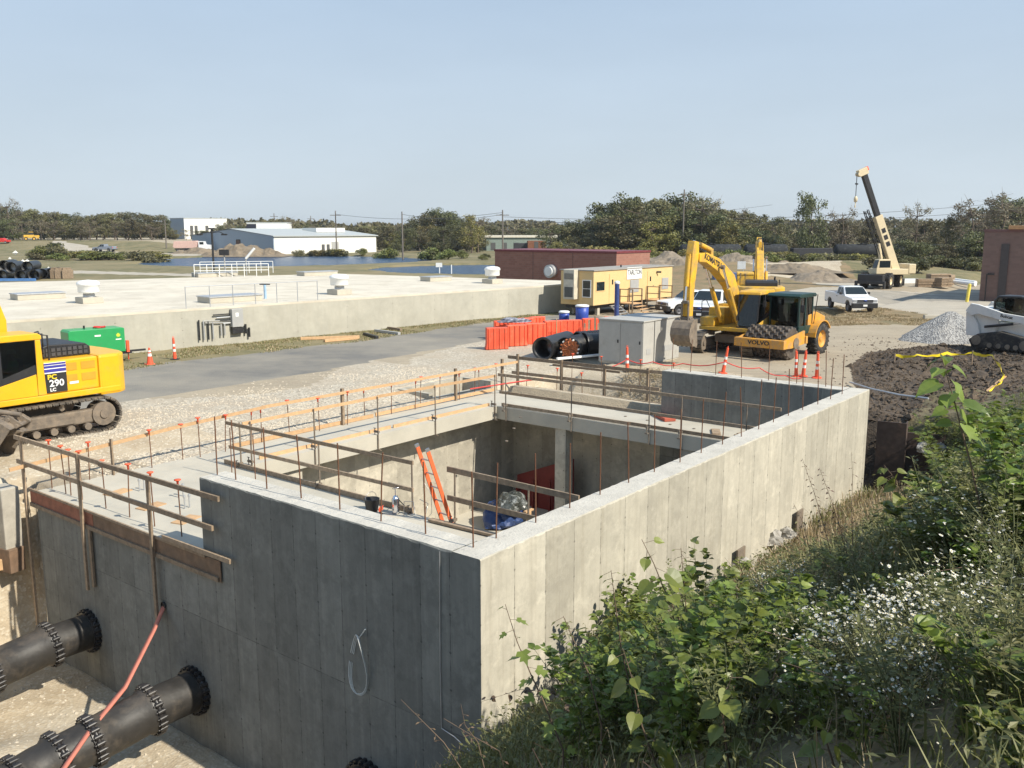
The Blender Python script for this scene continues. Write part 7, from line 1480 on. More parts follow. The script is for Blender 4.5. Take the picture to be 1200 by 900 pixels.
def place_tree(kind, px, ytop, D, where, wide=1.0, unique=None):
    v = random.randrange(len(protos[kind])); pr = protos[kind][v]; q = atd(px, ytop, D); g_ = H1(q.x, D); h_ = max(2.5, q.z-g_); s_ = h_/12.0
    M_ = Matrix.Translation((q.x, D, g_-.1)) @ Matrix.Rotation(random.uniform(0,6.28), 4, 'Z') @ Matrix.Diagonal((s_*wide, s_*wide, s_, 1))
    lb = unique or (TN[kind][v]+' '+where)
    if (kind, v) not in tree_used: tree_used.add((kind, v)); pr.matrix_world = M_; r = pr
    else: r = dup(pr, M_)
    r['label'] = lb; r['group'] = 'trees ' + where; return r
def profile(pts, x):
    for (x0, y0), (x1, y1) in zip(pts, pts[1:]):
        if x0 <= x <= x1: return y0+(y1-y0)*(x-x0)/(x1-x0)
    return pts[-1][1] if x > pts[-1][0] else pts[0][1]
# far-off woods closing the horizon: one mass
rs_ = np.random.RandomState(5); nW = 52000; xw = rs_.uniform(-520, 520, nW); yw = rs_.uniform(395, 430, nW)+np.abs(xw)*-.12; top = 5.0+5.5*fbm(xw/14.0+50, yw*0+3, 3)+2.0*fbm(xw/4.0+9, yw*0, 2)-.5*(np.abs(xw) < 90); zw = top*rs_.rand(nW)**.7
Pw = np.stack([xw, yw, zw], -1); nr = rs_.normal(size=(nW,3)); nr[:,1] -= .6; nr /= np.linalg.norm(nr,axis=1)[:,None]; tw = np.cross(nr, rs_.normal(size=(nW,3))); tw /= np.linalg.norm(tw,axis=1)[:,None]; bw = np.cross(nr, tw); sw3 = rs_.uniform(.5,1.3,nW)[:,None]
fw_ = npmesh('wood', np.stack([Pw-tw*sw3, Pw+bw*sw3*.7, Pw+tw*sw3, Pw-bw*sw3*.7], 1).reshape(-1,3), np.arange(4*nW).reshape(nW,4), leaf_olive); tag(fw_, 'far-off wooded skyline closing the horizon', 'wood', kind='stuff')
# left wood
SL = [(-60,240),(0,236),(15,242),(60,243),(90,248),(120,246),(150,243),(185,248),(200,262)]
for k in range(24): x = -55+k*10.5+random.uniform(-3,3); place_tree(random.choice(['dark','olive','olive','dark']), x, profile(SL, x)+random.uniform(0,4), random.uniform(285,300), 'in the far left wood', 1.25)
for k in range(16): x = -50+k*15.5+random.uniform(-4,4); place_tree(random.choice(['olive','grey','olive','dark']), x, profile(SL, x)+random.uniform(10,16), random.uniform(268,276), 'at the front of the far left wood', 1.5)
place_tree('grey', 8, 231, 280, '', 1.0, 'thin bare-twigged tree sticking above the wood at the far left')
# middle distance behind the warehouse and pond
SM = [(190,266),(230,268),(262,262),(280,262),(300,268),(330,252),(345,256),(370,262),(400,261),(450,262),(480,261),(505,246),(520,244),(535,250),(560,262),(600,264),(640,264)]
for k in range(40): x = 195+k*11.4+random.uniform(-4,4); place_tree(random.choice(['dark','olive','olive','grey']), x, profile(SM, x)+random.uniform(0,4), random.uniform(268,292), 'beyond the pond and the warehouse', 1.7)
for x, y, kd in ((268,258,'grey'),(338,252,'grey'),(505,246,'olive'),(518,244,'dark')): place_tree(kd, x, y, 264, '', 1.0, {268:'bare grey tree rising behind the white buildings',338:'bare grey tree rising behind the warehouse roof block',505:'tall olive tree right of the bare utility pole',518:'tallest dark tree right of the bare utility pole'}[x])
for k in range(15): x = 446+k*8.2+random.uniform(-3,3); place_tree(random.choice(['olive','dark','olive','yellow','dark']), x, 268+random.uniform(-4,7)-6*(495 < x < 560), random.uniform(232,262), 'on the bank right of the warehouse', 1.35)
place_tree('yellow', 552, 248, 225, '', .95, 'tall yellowing tree with thin top left of the brick building'); place_tree('grey', 560, 250, 232, '', .9, 'bare-topped tree just behind the yellowing tree'); place_tree('dark', 520, 262, 225, '', 1.1, 'dark bushy tree between the pond and the yellowing tree')
# big trees behind the diggers
SB = [(640,262),(655,258),(680,252),(700,250),(712,232),(735,226),(755,232),(775,228),(800,224),(830,231),(850,236),(875,240),(890,247),(905,250),(918,264)]
for k in range(26): x = 650+k*10.4+random.uniform(-4,4); place_tree(random.choice(['olive','dark','olive','olive','grey']) if x > 760 else random.choice(['dark','olive','dark']), x, profile(SB, x)+random.uniform(0,6), random.uniform(192,206), 'in the stand behind the diggers', 1.15)
for k in range(22): x = 655+k*12.2+random.uniform(-4,4); place_tree(random.choice(['dark','olive','dark','yellow']), x, profile(SB, x)+random.uniform(16,30), random.uniform(178,186), 'in front of the digger stand', 1.5)
place_tree('dark', 733, 226, 186, '', 1.0, 'tallest dark tree above the site trailer'); place_tree('grey', 822, 228, 190, '', 1.1, 'large grey-twigged tree above the front digger')
# right wood
SR = [(905,266),(925,262),(955,262),(985,250),(1000,246),(1030,252),(1060,256),(1078,240),(1095,250),(1120,252),(1140,240),(1165,232),(1200,228),(1260,230)]
for k in range(32): x = 905+k*11.2+random.uniform(-4,4); place_tree(random.choice(['dark','olive','olive','grey','grey']) if x > 960 else random.choice(['dark','olive']), x, profile(SR, x)+random.uniform(2,12), random.uniform(182,200), 'in the wood behind the crane', 1.15)
for k in range(24): x = 1050+k*9+random.uniform(-4,4); place_tree(random.choice(['dark','olive','olive','yellow','dark']), x, profile(SR, x)+random.uniform(26,44), random.uniform(128,142), 'in the thicket right of the crane', 1.5)
place_tree('dark', 955, 225, 176, '', .62, 'slender tall tree standing clear left of the crane'); place_tree('grey', 990, 242, 178, '', 1.0, 'pale bare tree just left of the crane boom'); place_tree('grey', 1078, 236, 170, '', .9, 'pale bare tree right of the crane boom'); place_tree('dark', 1110, 252, 165, '', .7, 'small dark round-topped tree right of the crane')
place_tree('grey', 1150, 232, 160, '', 1.2, 'wide grey-twigged tree left of the dark brick building top'); place_tree('grey', 1188, 224, 158, '', 1.2, 'tall grey-twigged tree above the dark brick building')
# shrubs
def make_bush(seed, lm, n_leaf=1300, size=.20):
    t = thing('shrub', 'shrub', 'shrub'); rnd = random.Random(seed); mb = MB(); cl = []
    for i in range(9): a_ = rnd.uniform(0,6.28); r = rnd.uniform(.1,.8); c = (cos(a_)*r, sin(a_)*r, rnd.uniform(.45,1.25)); cl.append(c+(rnd.uniform(.35,.6),)); mb.tube([(0,0,-.1),(c[0]*.5,c[1]*.5,c[2]*.5),c], [.03,.02,.008], 5)
    mb.build('stem', bark, t); V, F = leafcloud(cl, n_leaf, size, seed); npmesh('foliage', V, F, lm, parent=t); return t
bps = {'green': make_bush(31, leaf_bush), 'olive': make_bush(32, leaf_olive), 'dark': make_bush(33, leaf_dark), 'yellow': make_bush(34, leaf_yel)}; bused = set()
def place_bush(kind, px, py, ytop, where, wide=1.0, D=None, unique=None):
    q = at(px, py) if D is None else atd(px, py, D); g_ = H1(q.x, q.y); top = atd(px, ytop, q.y).z; h_ = max(.5, top-g_); s_ = h_/1.7
    M_ = Matrix.Translation((q.x, q.y, g_-.05)) @ Matrix.Rotation(random.uniform(0,6.28), 4, 'Z') @ Matrix.Diagonal((s_*wide, s_*wide, s_, 1)); pr = bps[kind]
    if kind not in bused: bused.add(kind); pr.matrix_world = M_; r = pr
    else: r = dup(pr, M_)
    r['label'] = unique or ({'green':'bright green','olive':'olive','dark':'dark green','yellow':'yellow-green'}[kind]+' shrub '+where); r['group'] = 'shrubs '+where; return r
for x, y, yt, k_ in ((58,303,282,'dark'),(50,304,286,'green'),(72,304,287,'olive')): place_bush(k_, x, y, yt, 'by the far left track', 1.6)
for k in range(26): x = 45+k*5.6; place_bush(random.choice(['olive','green','yellow']), x, 303+random.uniform(-1,2.5), 292+random.uniform(0,4), 'along the left pond shore', 2.2)
for x in (292,352,362,372,385,395,402): place_bush(random.choice(['olive','yellow','dark']), x, 299, 289+random.uniform(0,4), 'on the pond bank before the warehouse', 1.5)
for x, y, yt in ((424,299,289),(455,301,287),(450,300,291),(506,303,286),(500,303,291),(525,304,289),(540,303,291),(570,303,296),(565,305,297)): place_bush(random.choice(['green','dark','green']), x, y, yt, 'on the spit between the ponds', 1.4)
for k in range(20): x = 700+k*12+random.uniform(-4,4); place_bush(random.choice(['yellow','green','yellow']), x, 310+random.uniform(-3,3), 283+random.uniform(0,8)+(6 if x > 760 else 0), 'before the train', 1.3)
for k in range(46): x = 900+k*4.2+random.uniform(-3,3); place_bush(random.choice(['olive','dark','yellow','green','olive']), x, 316+random.uniform(-5,6)+(6 if x > 1010 else 0), 294+random.uniform(-1,10)+(3 if x > 1010 else 0), 'on the brushy mound left of the crane', 1.5)
for k in range(16): x = 1062+k*6+random.uniform(-3,3); place_bush(random.choice(['dark','dark','olive']), x, 323+random.uniform(-3,2), 298+random.uniform(0,8), 'below the thicket by the crane', 1.5)

for k in range(34): x = 790+k*8.0+random.uniform(-4,4); place_bush(random.choice(['olive','dark','yellow','green']), x, 306+random.uniform(-2,2), 295+random.uniform(-1,5), 'along the near side of the train', 1.6)

heap('soil_bank', 'brown earth bank in front of the blue-grey warehouse gable', 285,299,11,7,4.6, dirtm, 23); heap('soil_bank', 'tan earth bank left of the blue-grey warehouse gable', 235,297,9,5,2.6, dirtm, 27)
# ------------------------------------------------------------------ foreground bank: grass, weeds, saplings, asters
def hit(px, py):
    d = ray(px, py); o_ = Vector((0,0,CAMH)); t_ = 2.0
    while t_ < 60:
        p = o_+d*t_
        if p.z < H1(p.x, p.y): return p
        t_ += .12
    return o_+d*30
_hy = [(-.07,.13,.01),(-.02,.29,.05),(.14,.40,.08),(.34,.42,.08),(.54,.34,.05),(.72,.21,.0),(.88,.08,-.07)]
_hv = [(0,0,0)]+_hy+[(x,-y,z) for x, y, z in _hy]+[(.18,0,-.01),(.40,0,-.02),(.62,0,-.05),(.82,0,-.09),(1.04,0,-.17)]
_hf = []
for _o, _s in ((1,1),(8,-1)):
    for f_ in ((0,_o,15),(_o,_o+1,15),(_o+1,_o+2,15),(_o+2,16,15),(_o+2,_o+3,16),(_o+3,_o+4,16),(_o+4,17,16),(_o+4,_o+5,17),(_o+5,18,17),(_o+5,_o+6,18),(_o+6,19,18)): _hf.append(f_ if _s > 0 else f_[::-1])
T_HEART = (np.array(_hv, float), np.array(_hf))
T_LOBE = (np.array([(0,0,0),(-.05,.26,.03),(.25,.46,.06),(.34,.20,.02),(.66,.36,.03),(.66,.13,0),(1,0,-.12),(.66,-.13,0),(.66,-.36,.03),(.34,-.20,.02),(.25,-.46,.06),(-.05,-.26,.03)]), np.array([(0,3,1),(1,3,2),(0,5,3),(3,5,4),(0,7,5),(5,7,6),(0,9,7),(7,9,8),(0,11,9),(9,11,10)]))
T_SMALL = (np.array([(0,0,0),(.45,.20,.05),(1,0,-.05),(.45,-.20,.05)]), np.array([(0,2,1),(0,3,2)]))
def place_tmpl(T, P, D, N_, S_):
    tv, tf = T; P = np.asarray(P); D = np.asarray(D); N_ = np.asarray(N_); S_ = np.asarray(S_)
    D = D/np.linalg.norm(D, axis=1)[:, None]; N_ = N_-D*(N_*D).sum(1)[:, None]; N_ /= np.maximum(1e-6, np.linalg.norm(N_, axis=1))[:, None]; B = np.cross(N_, D)
    V = P[:, None]+S_[:, None, None]*(tv[None, :, 0:1]*D[:, None]+tv[None, :, 1:2]*B[:, None]+tv[None, :, 2:3]*N_[:, None])
    F = (tf[None]+len(tv)*np.arange(len(P))[:, None, None]).reshape(-1, 3); return V.reshape(-1, 3), F
rs = np.random.RandomState(21)
# --- grass and ground cover (stuff)
def bank_pts(n, fa=(-11,27), fb=(-13,.0), near=True, keep=None):
    a = rs.uniform(*fa, n); b_ = rs.uniform(*fb, n)
    if near:       # more of it where the camera is close
        w = np.clip(1.25-np.hypot(a+7, b_+7)/24, .2, 1); k_ = rs.rand(n) < w; a = a[k_]; b_ = b_[k_]
    k_ = ~((a > .0) & (b_ > -.03)) & ~((a > 19) & (b_ > -3.2)) & ~inpoly(MUD, a, b_); a = a[k_]; b_ = b_[k_]
    X = ORG.x+a*cS-b_*sS; Y = ORG.y+a*sS+b_*cS; k_ = np.hypot(X, Y) > 1.2; X = X[k_]; Y = Y[k_]; a = a[k_]; b_ = b_[k_]
    return a, b_, X, Y, height(X, Y)
def dryness(a, b_):
    d = fbm(a*.45+40, b_*.45+7, 4); d = d+.40*np.exp(-(((a-10.5)/4.5)**2+((b_+1.5)/1.7)**2))+.42*np.exp(-(((a-17)/3.2)**2+((b_+2.0)/1.8)**2))+.22*np.exp(-(((a+2.0)/2.2)**2+((b_+.4)/1.2)**2)); return d
def blades(name, n, m, label, dry, ln, w=.006, fa=(-11,27), fb=(-13,.0)):
    a, b_, X, Y, Z = bank_pts(n, fa, fb); dr = dryness(a, b_); k_ = (dr > .58+.16*np.clip((2.5-a)/5,0,1)+rs.uniform(-.08,.08,len(a))) if dry else (dr < .60+rs.uniform(-.10,.10,len(a)))
    X, Y, Z, a, b_ = X[k_], Y[k_], Z[k_], a[k_], b_[k_]; n = len(X); th = rs.rand(n)*6.28; le = rs.uniform(*ln, n)*(.6+.8*fbm(X*1.3, Y*1.3, 3)); lean = rs.uniform(.1,.75,n)*le
    P0 = np.stack([X,Y,Z-.02],-1); dx = np.stack([np.cos(th),np.sin(th),0*th],-1); sd = np.stack([-np.sin(th),np.cos(th),0*th],-1)*w*(1+.6*rs.rand(n))[:,None]*np.clip(np.hypot(X,Y)/7,.8,2)[:,None]
    P1 = P0+dx*(lean*.35)[:,None]+np.array([0,0,1])*(le*.6)[:,None]; P2_ = P0+dx*lean[:,None]+np.array([0,0,1])*(le*rs.uniform(.75,1.0,n))[:,None]
    V = np.stack([P0-sd,P0+sd,P1+sd*.8,P1-sd*.8,P2_+sd*.15,P2_-sd*.15],1).reshape(-1,3); i0 = 6*np.arange(n)[:,None]; F = np.concatenate([i0+np.array([[0,1,2,3]]), i0+np.array([[3,2,4,5]])])
    return tag(npmesh(name, V, F, m), label, 'grass', kind='stuff')
blades('grass', 120000, blade_green, 'green weedy grass over the bank beside the long wall', False, (.12,.42))
blades('dry_grass', 110000, blade_dry, 'dry straw-coloured grass in patches along the foot of the long wall', True, (.15,.5), .004)
n = 105000; a, b_, X, Y, Z = bank_pts(n); c_ = fbm(X*1.6+5, Y*1.6, 4); k_ = (c_ > .33+.10*rs.rand(len(X))) & (dryness(a, b_) < .72); X, Y, Z, c_ = X[k_], Y[k_], Z[k_], c_[k_]; n = len(X)
hg = np.clip((c_-.36)*2.2, .06, .6)*rs.rand(n)**.5; P = np.stack([X,Y,Z+hg],-1); D = rs.normal(size=(n,3)); D[:,2] = D[:,2]*.4-.1; Nn = rs.normal(size=(n,3))*.5+np.array([0,0,1]); V, F = place_tmpl(T_SMALL, P, D, Nn, rs.uniform(.03,.085,n)*np.clip(np.hypot(X,Y)/8,.85,1.5))
tag(npmesh('weeds', V, F, leaf_small), 'low leafy weeds covering the bank', 'weeds', kind='stuff')
n = 5000; a, b_, X, Y, Z = bank_pts(n); P = np.stack([X,Y,Z+rs.rand(len(X))*.25],-1); n = len(P); D = rs.normal(size=(n,3)); D[:,2] = np.abs(D[:,2])*.6; V, F = place_tmpl((np.array([(0,0,0),(1,.004,0),(1,-.004,0),(0,-.008,0)]), np.array([(0,1,2),(0,2,3)])), P, D, rs.normal(size=(n,3)), rs.uniform(.2,.7,n)); tag(npmesh('dead_stalks', V, F, leaf_brown), 'dead brown stalks and twigs tangled in the bank', 'dead stalks', kind='stuff')

# --- plant prototypes
def leafy_weed(seed, lm, nstem=9, h=.85, nl=60, ls=(.035,.085), T=T_SMALL, spread=.38):
    r_ = np.random.RandomState(seed); t = thing('weed', 'weed', 'weed plant'); mb = MB(); P = []; D = []; N_ = []; S_ = []
    for i in range(nstem):
        an = r_.rand()*6.28; l_ = h*r_.uniform(.6,1.05); sp = spread*r_.uniform(.3,1.2); q = [Vector((0,0,-.1)), Vector((cos(an)*sp*.35, sin(an)*sp*.35, l_*.5)), Vector((cos(an)*sp, sin(an)*sp, l_))]
        mb.tube(q, [.007,.005,.002], 4, caps=False)
        for k in range(nl):
            u = r_.rand()**.7; p = (q[0].lerp(q[1], u*2) if u < .5 else q[1].lerp(q[2], (u-.5)*2)); a2 = r_.rand()*6.28; d = Vector((cos(a2), sin(a2), r_.uniform(-.1,.6))); rr = r_.uniform(0,.13)*(1.15-u); P.append(p+d*rr); D.append(d); N_.append((r_.normal()*.4, r_.normal()*.4, 1)); S_.append(r_.uniform(*ls))
    mb.build('stem', stemm, t); V, F = place_tmpl(T, P, D, N_, S_); npmesh('foliage', V, F, lm, parent=t); return t
def flower_patch(P, s0, s1, r_):
    vs = []; fs = []; mi = []
    for p in P:
        s_ = r_.uniform(s0, s1); nrm = Vector((r_.normal()*.45-.1, r_.normal()*.45-.35, 1)).normalized(); q = nrm.to_track_quat('Z','Y'); o = len(vs); p = Vector(p); vs.append(tuple(p))
        for k in range(16): a_ = k*pi/8; rr = s_*(1 if k % 2 == 0 else .62); vs.append(tuple(p+q @ Vector((cos(a_)*rr, sin(a_)*rr, .15*rr))))
        for k in range(16): fs.append((o, o+1+k, o+1+(k+1) % 16)); mi.append(0)
        o = len(vs); vs.append(tuple(p+nrm*s_*.32))
        for k in range(6): a_ = k*pi/3; vs.append(tuple(p+q @ Vector((cos(a_)*s_*.30, sin(a_)*s_*.30, s_*.20))))
        for k in range(6): fs.append((o, o+1+k, o+1+(k+1) % 6)); mi.append(1)
    return vs, fs, mi
def aster(seed, nf=150):
    r_ = np.random.RandomState(seed); t = leafy_weed(seed+50, leaf_small, 16, .75, 45, (.025,.055), T_SMALL, .55); t.name = 'aster'
    P = []
    for i in range(nf): an = r_.rand()*6.28; rr = .75*sqrt(r_.rand()); P.append((cos(an)*rr, sin(an)*rr, .74-.45*(rr/.75)**2+r_.normal()*.10))
    P = [tuple(Vector(P[i % 26])+Vector((r_.normal()*.055, r_.normal()*.055, r_.normal()*.035))) if i % 3 else P[i] for i in range(len(P))]
    vs, fs, mi = flower_patch(P, .010, .021, r_); fo_ = npmesh('flowers', vs, fs, [petal, pollen], mi, parent=t); fo_['kind'] = 'stuff'; return t
def sapling_at(label, path, lsz, T, lm, nl, name='sapling', stem=stemb, r0=.010, bare=.15, spread=1.0):
    t = thing(name, label, 'sapling'); q = [Vector(p) for p in path]; base = q[0].copy(); base.z = H1(base.x, base.y)-.05; q = ([base]+q) if base.z < q[0].z-.05 else q
    smb = MB().tube(q, [r0*(1-.75*i/(len(q)-1)) for i in range(len(q))], 5); P = []; D = []; N_ = []; S_ = []; pet = MB(); tot = len(q)-1
    for k in range(nl):
        u = bare+(1-bare)*(k+.5)/nl; s_ = u*tot; i = min(tot-1, int(s_)); p = q[i].lerp(q[i+1], s_-i); an = k*2.4+random.uniform(-.4,.4); d = Vector((cos(an), sin(an)*.8-.25, random.uniform(-.45,.25))); pl = lsz*random.uniform(.25,.55)*spread; e = p+d*pl+Vector((0,0,.04*lsz)); pet.tube([p, e], .0022, 3, caps=False)
        P.append(e); D.append(d+Vector((0,0,-.35))); N_.append((random.gauss(0,.35)-.05, -.35+random.gauss(0,.3), 1)); S_.append(lsz*random.uniform(.65,1.15)*(1 if u < .8 else .7))
    smb.add(pet.v, pet.f, 0, True); smb.build('stem', stem, t); V, F = place_tmpl(T, P, D, N_, S_); npmesh('foliage', V, F, lm, parent=t); return t
wp = [leafy_weed(61, leaf_small), leafy_weed(62, leaf_bush, 7, .8, 45, (.04,.10)), leafy_weed(63, leaf_big, 6, .75, 22, (.07,.13), T_HEART), leafy_weed(64, leaf_brown, 5, .7, 14, (.03,.06), T_SMALL, .25)]
WN_ = ['fine-leaved green weed','bushy bright weed','broad-leaved vine clump','brown withered weed']; wused = set()
bp = [leafy_weed(81, leaf_big, 12, 1.35, 42, (.045,.125), T_HEART, .6), leafy_weed(82, leaf_big, 10, 1.2, 46, (.04,.10), T_LOBE, .55), leafy_weed(83, leaf_bush, 12, 1.1, 75, (.035,.075), T_SMALL, .55)]; bu_ = set(); BN = ['big heart-leaved shrub','lobed-leaf shrub','bright fine-leaved shrub']
for q_ in bp: q_.name = 'leafy_shrub'; q_['category'] = 'shrub'
def put(protos_, names, idx_, p, s_, where, group, used):
    M_ = Matrix.Translation(p) @ Matrix.Rotation(random.uniform(0,6.28), 4, 'Z') @ Matrix.Scale(s_, 4); pr = protos_[idx_]; key = (names[idx_], )
    if key not in used: used.add(key); pr.matrix_world = M_; r = pr
    else: r = dup(pr, M_)
    r['label'] = names[idx_]+' '+where; r['group'] = group; return r
def scatter(poly, n, protos_, names, wts, smin, smax, where, group, used):
    xs = [p[0] for p in poly]; ys = [p[1] for p in poly]; k = 0
    while k < n:
        x = random.uniform(min(xs), max(xs)); y = random.uniform(min(ys), max(ys))
        if not inpoly(poly, np.array([x]), np.array([y]))[0]: continue
        p = hit(x, y); k += 1
        if Vector((p.x, p.y)).length < 3.4: continue
        a_, b__ = toS(p.x, p.y)
        if b__ > -.25 and a_ > -.2: b__ = -.35; v = SW(a_, b__, 0); p = Vector((v.x, v.y, 0))
        p.z = H1(p.x, p.y)-.03; put(protos_, names, random.choices(range(len(protos_)), wts)[0], p, random.uniform(smin, smax), where, group, used)
scatter([(620,900),(660,850),(720,800),(830,760),(900,780),(900,900)], 34, wp, WN_, [3,2,4,1], .55, .95, 'on the near bank below the sunlit wall', 'weeds on the near bank', wused)
scatter([(880,900),(880,740),(960,800),(1200,800),(1200,900)], 22, wp, WN_, [4,1,2,2], .45, .85, 'in the bottom right corner', 'weeds in the bottom right corner', wused)
scatter([(640,800),(700,770),(760,760),(850,715),(880,760),(820,800)], 18, wp, WN_, [4,2,3,0], .6, 1.0, 'against the middle of the sunlit wall', 'weeds against the sunlit wall', wused)
scatter([(1060,640),(1090,560),(1200,520),(1200,690),(1080,690)], 34, wp, WN_, [5,3,3,0], .7, 1.15, 'on the upper right of the bank', 'weeds on the upper right bank', wused)
scatter([(860,740),(900,700),(1060,660),(1150,700),(1000,760)], 22, wp, WN_, [4,1,1,2], .5, .85, 'round the white asters', 'weeds round the asters', wused)
scatter([(1040,560),(1060,530),(1200,490),(1200,530)], 20, wp, WN_, [4,3,2,0], .7, 1.1, 'along the edge of the mud', 'weeds along the mud', wused)
scatter([(665,900),(690,850),(730,800),(800,790),(880,830),(870,900)], 13, bp, BN, [4,2,2], .65, 1.0, 'below the sunlit wall', 'leafy shrubs below the sunlit wall', bu_)
scatter([(690,790),(715,765),(780,735),(840,735),(760,810)], 9, bp, BN, [4,2,4], .85, 1.2, 'against the sunlit wall', 'leafy shrubs against the sunlit wall', bu_)
scatter([(1080,640),(1100,590),(1200,550),(1200,650)], 9, bp, BN, [3,1,4], .7, 1.05, 'at the upper right', 'leafy shrubs at the upper right', bu_)
scatter([(1060,560),(1100,528),(1200,505),(1200,545),(1070,590)], 17, bp, BN, [2,1,4], .9, 1.35, 'beside the mud', 'leafy shrubs beside the mud', bu_)
scatter([(880,760),(930,720),(950,800),(900,860)], 4, bp, BN, [3,2,2], .45, .7, 'left of the asters', 'leafy shrubs left of the asters', bu_)
ap = [aster(71), aster(72, 190)]; aused = set(); AN = ['white aster clump','dense white aster clump']
scatter([(960,745),(1050,735),(1130,745),(1150,800),(1060,840),(950,815)], 13, ap, AN, [1,1], .55, .85, 'in the middle of the bank', 'asters in the middle of the bank', aused)
scatter([(1130,660),(1200,640),(1200,710),(1150,710)], 3, ap, AN, [1,1], .6, .9, 'at the right edge of the picture', 'asters at the right edge', aused)
scatter([(940,860),(1000,820),(1180,860),(1180,900)], 3, ap, AN, [1,1], .35, .5, 'in the shady bottom right', 'asters in the bottom right', aused)
scatter([(890,700),(950,690),(950,740),(890,760)], 3, ap, AN, [1,1], .5, .7, 'just left of the main white patch', 'asters left of the patch', aused)
# --- saplings the photograph shows one by one
def pth(D, *pp): return [atd(x, y, D) for x, y in pp]
sapling_at('tall lone sapling stem with big pale leaves standing against the mud at right', pth(7.2, (1152,610),(1138,545),(1126,500),(1117,465),(1108,435),(1102,413)), .19, T_HEART, leaf_big, 17, bare=.45)
sapling_at('sapling with lobed leaves in front of the left end of the sunlit wall', pth(6.9, (660,880),(636,820),(622,790),(606,752),(592,708)), .14, T_LOBE, leaf_big, 15, bare=.18)
sapling_at('sapling with large drooping leaves at its bare top, mid sunlit wall', pth(7.0, (812,790),(798,730),(778,690),(766,660),(752,632)), .18, T_HEART, leaf_big, 9, bare=.40)
sapling_at('fine-leaved shoot in front of the sunlit wall, left of the tall drooping sapling', pth(7.4, (742,820),(728,760),(722,715),(716,668)), .085, T_SMALL, leaf_big, 60, bare=.1, spread=1.6)
sapling_at('fine-leaved shoot just right of the tall drooping sapling', pth(7.4, (812,800),(806,740),(802,690),(798,642)), .085, T_SMALL, leaf_small, 60, bare=.1, spread=1.6)
sapling_at('dark shoot with many small leaves left of the first fine-leaved shoot', pth(7.2, (705,850),(690,790),(672,750),(660,722)), .08, T_SMALL, leaf_small, 55, bare=.05, spread=1.7)
sapling_at('broad-leaved shoot at the lower middle of the bank', pth(5.6, (770,900),(752,850),(742,800),(730,760)), .16, T_HEART, leaf_big, 13, bare=.05)
sapling_at('broad-leaved shoot beside the dark gap at the bottom centre', pth(5.2, (860,930),(852,880),(846,830),(858,790)), .15, T_HEART, leaf_big, 14, bare=.05)
sapling_at('large-leaved shoot nearest the bottom edge, right of centre', pth(4.3, (985,960),(978,900),(968,868),(975,840)), .15, T_HEART, leaf_big, 9, bare=.1)
sapling_at('broad-leaved shoot low on the bank left of the asters', pth(5.6, (930,900),(912,850),(905,800),(915,760)), .14, T_HEART, leaf_big, 14, bare=.05)
sapling_at('leafy shoot at the corner of the dry grass below the H-pile', pth(10.5, (1075,640),(1070,600),(1052,565),(1036,545)), .20, T_HEART, leaf_big, 16, bare=.1)
sapling_at('leafy shoot left of the dry grass, above the concrete lumps', pth(9.5, (985,720),(975,690),(968,660),(962,640)), .16, T_HEART, leaf_big, 16, bare=.1)
sapling_at('bushy shoot with big leaves at the upper right of the bank', pth(8.0, (1125,700),(1120,640),(1108,590),(1100,555)), .19, T_HEART, leaf_big, 22, bare=.05, spread=1.3)
sapling_at('leafy shoot near the right edge beside the mud', pth(9.0, (1182,600),(1178,560),(1182,520),(1190,490)), .16, T_HEART, leaf_big, 14, bare=.1, spread=1.3)
for i, pp in enumerate((((985,700),(968,625),(955,580),(940,537)),((1000,680),(985,620),(972,580),(960,548)),((955,700),(948,640),(940,610),(930,590)),((1000,660),(998,600),(999,560),(998,530)))):
    sapling_at(['thin dry twig with small dark leaves, left of four against the far sunlit wall','thin dry twig second from the left against the far sunlit wall','short dry twig low against the far sunlit wall','single upright dry twig nearest the H-pile'][i], pth(10.0, *pp), .055, T_SMALL, leaf_brown, [34,34,16,12][i], name='dry_twig', r0=.006, bare=.25, spread=.8)
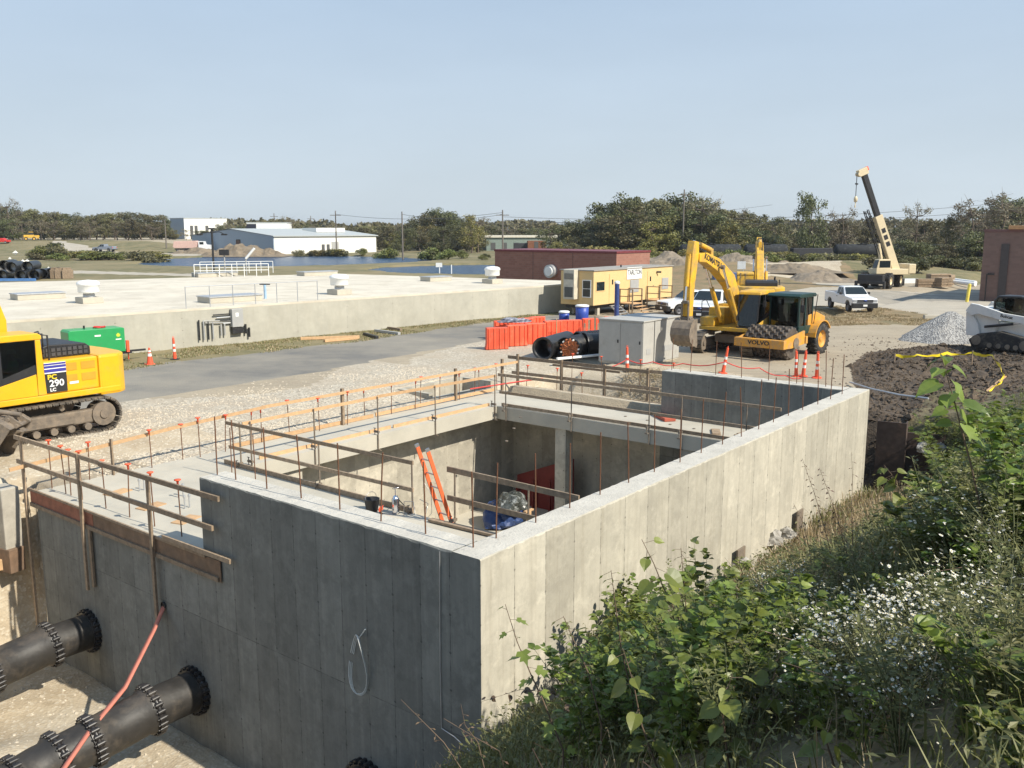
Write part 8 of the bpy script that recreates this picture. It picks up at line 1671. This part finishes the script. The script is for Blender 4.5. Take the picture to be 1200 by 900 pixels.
sapling_at('withered vine with hanging brown leaves across the foot of the sunlit wall corner', pth(9.2, (690,850),(650,812),(610,808),(565,822)), .10, T_HEART, leaf_brown, 20, name='withered_vine', r0=.006, bare=.2, spread=.6)
for i, pp in enumerate((((560,930),(520,870),(500,850),(470,820)),((575,930),(560,870),(545,850),(540,825)),((600,930),(585,880),(560,866),(520,842)))):
    sapling_at(['bare branching twig at the bottom edge in front of the shaded wall','upright bare twig at the bottom edge near the wall corner','slanting bare twig at the bottom edge right of the wall corner'][i], pth(6.2, *pp), .04, T_SMALL, leaf_brown, 7, name='bare_twig', r0=.006, bare=.4, spread=1.5)

# ------------------------------------------------------------------ haze: one closed box of even thin air
hm = bpy.data.materials.new('haze'); hm.use_nodes = True; hn = hm.node_tree.nodes; hn.clear(); ho = hn.new('ShaderNodeOutputMaterial'); pv = hn.new('ShaderNodeVolumePrincipled')
pv.inputs['Color'].default_value = (.86,.88,.92,1); pv.inputs['Density'].default_value = HAZE; pv.inputs['Anisotropy'].default_value = .3; hm.node_tree.links.new(pv.outputs[0], ho.inputs['Volume'])
if HAZE > 0:
    o = MB().box((-4500,-3500,-7), (4500,4800,24)).build('haze', hm); o['kind'] = 'stuff'

# ------------------------------------------------------------------ every repeat gets a label of its own, told by its place in the row
bpy.context.view_layer.update()
ORD = ['leftmost','second from left','third from left','fourth from left','fifth from left','sixth from left','seventh from left','eighth from left','ninth from left','tenth from left','eleventh from left','twelfth from left','thirteenth from left','fourteenth from left','fifteenth from left','sixteenth from left','seventeenth from left','eighteenth from left','nineteenth from left','twentieth from left']
ORR = ['rightmost']+[w.replace('left','right') for w in ORD[1:]]
byl = {}
for o in scene.objects:
    if o.parent is None and o.get('label') and o.get('category'): byl.setdefault(o['label'], []).append(o)
for lb, os_ in byl.items():
    if len(os_) < 2: continue
    def px_(o): w = o.matrix_world.translation; x, y = toPix(np.array([w.x]), np.array([w.y]), w.z); return float(x[0])
    os_.sort(key=px_); n_ = len(os_)
    for i, o in enumerate(os_):
        od = ORD[i] if (i < (n_+1)//2 and i < 20) else (ORR[n_-1-i] if n_-1-i < 20 else None)
        if od: o['label'] = lb+', '+od
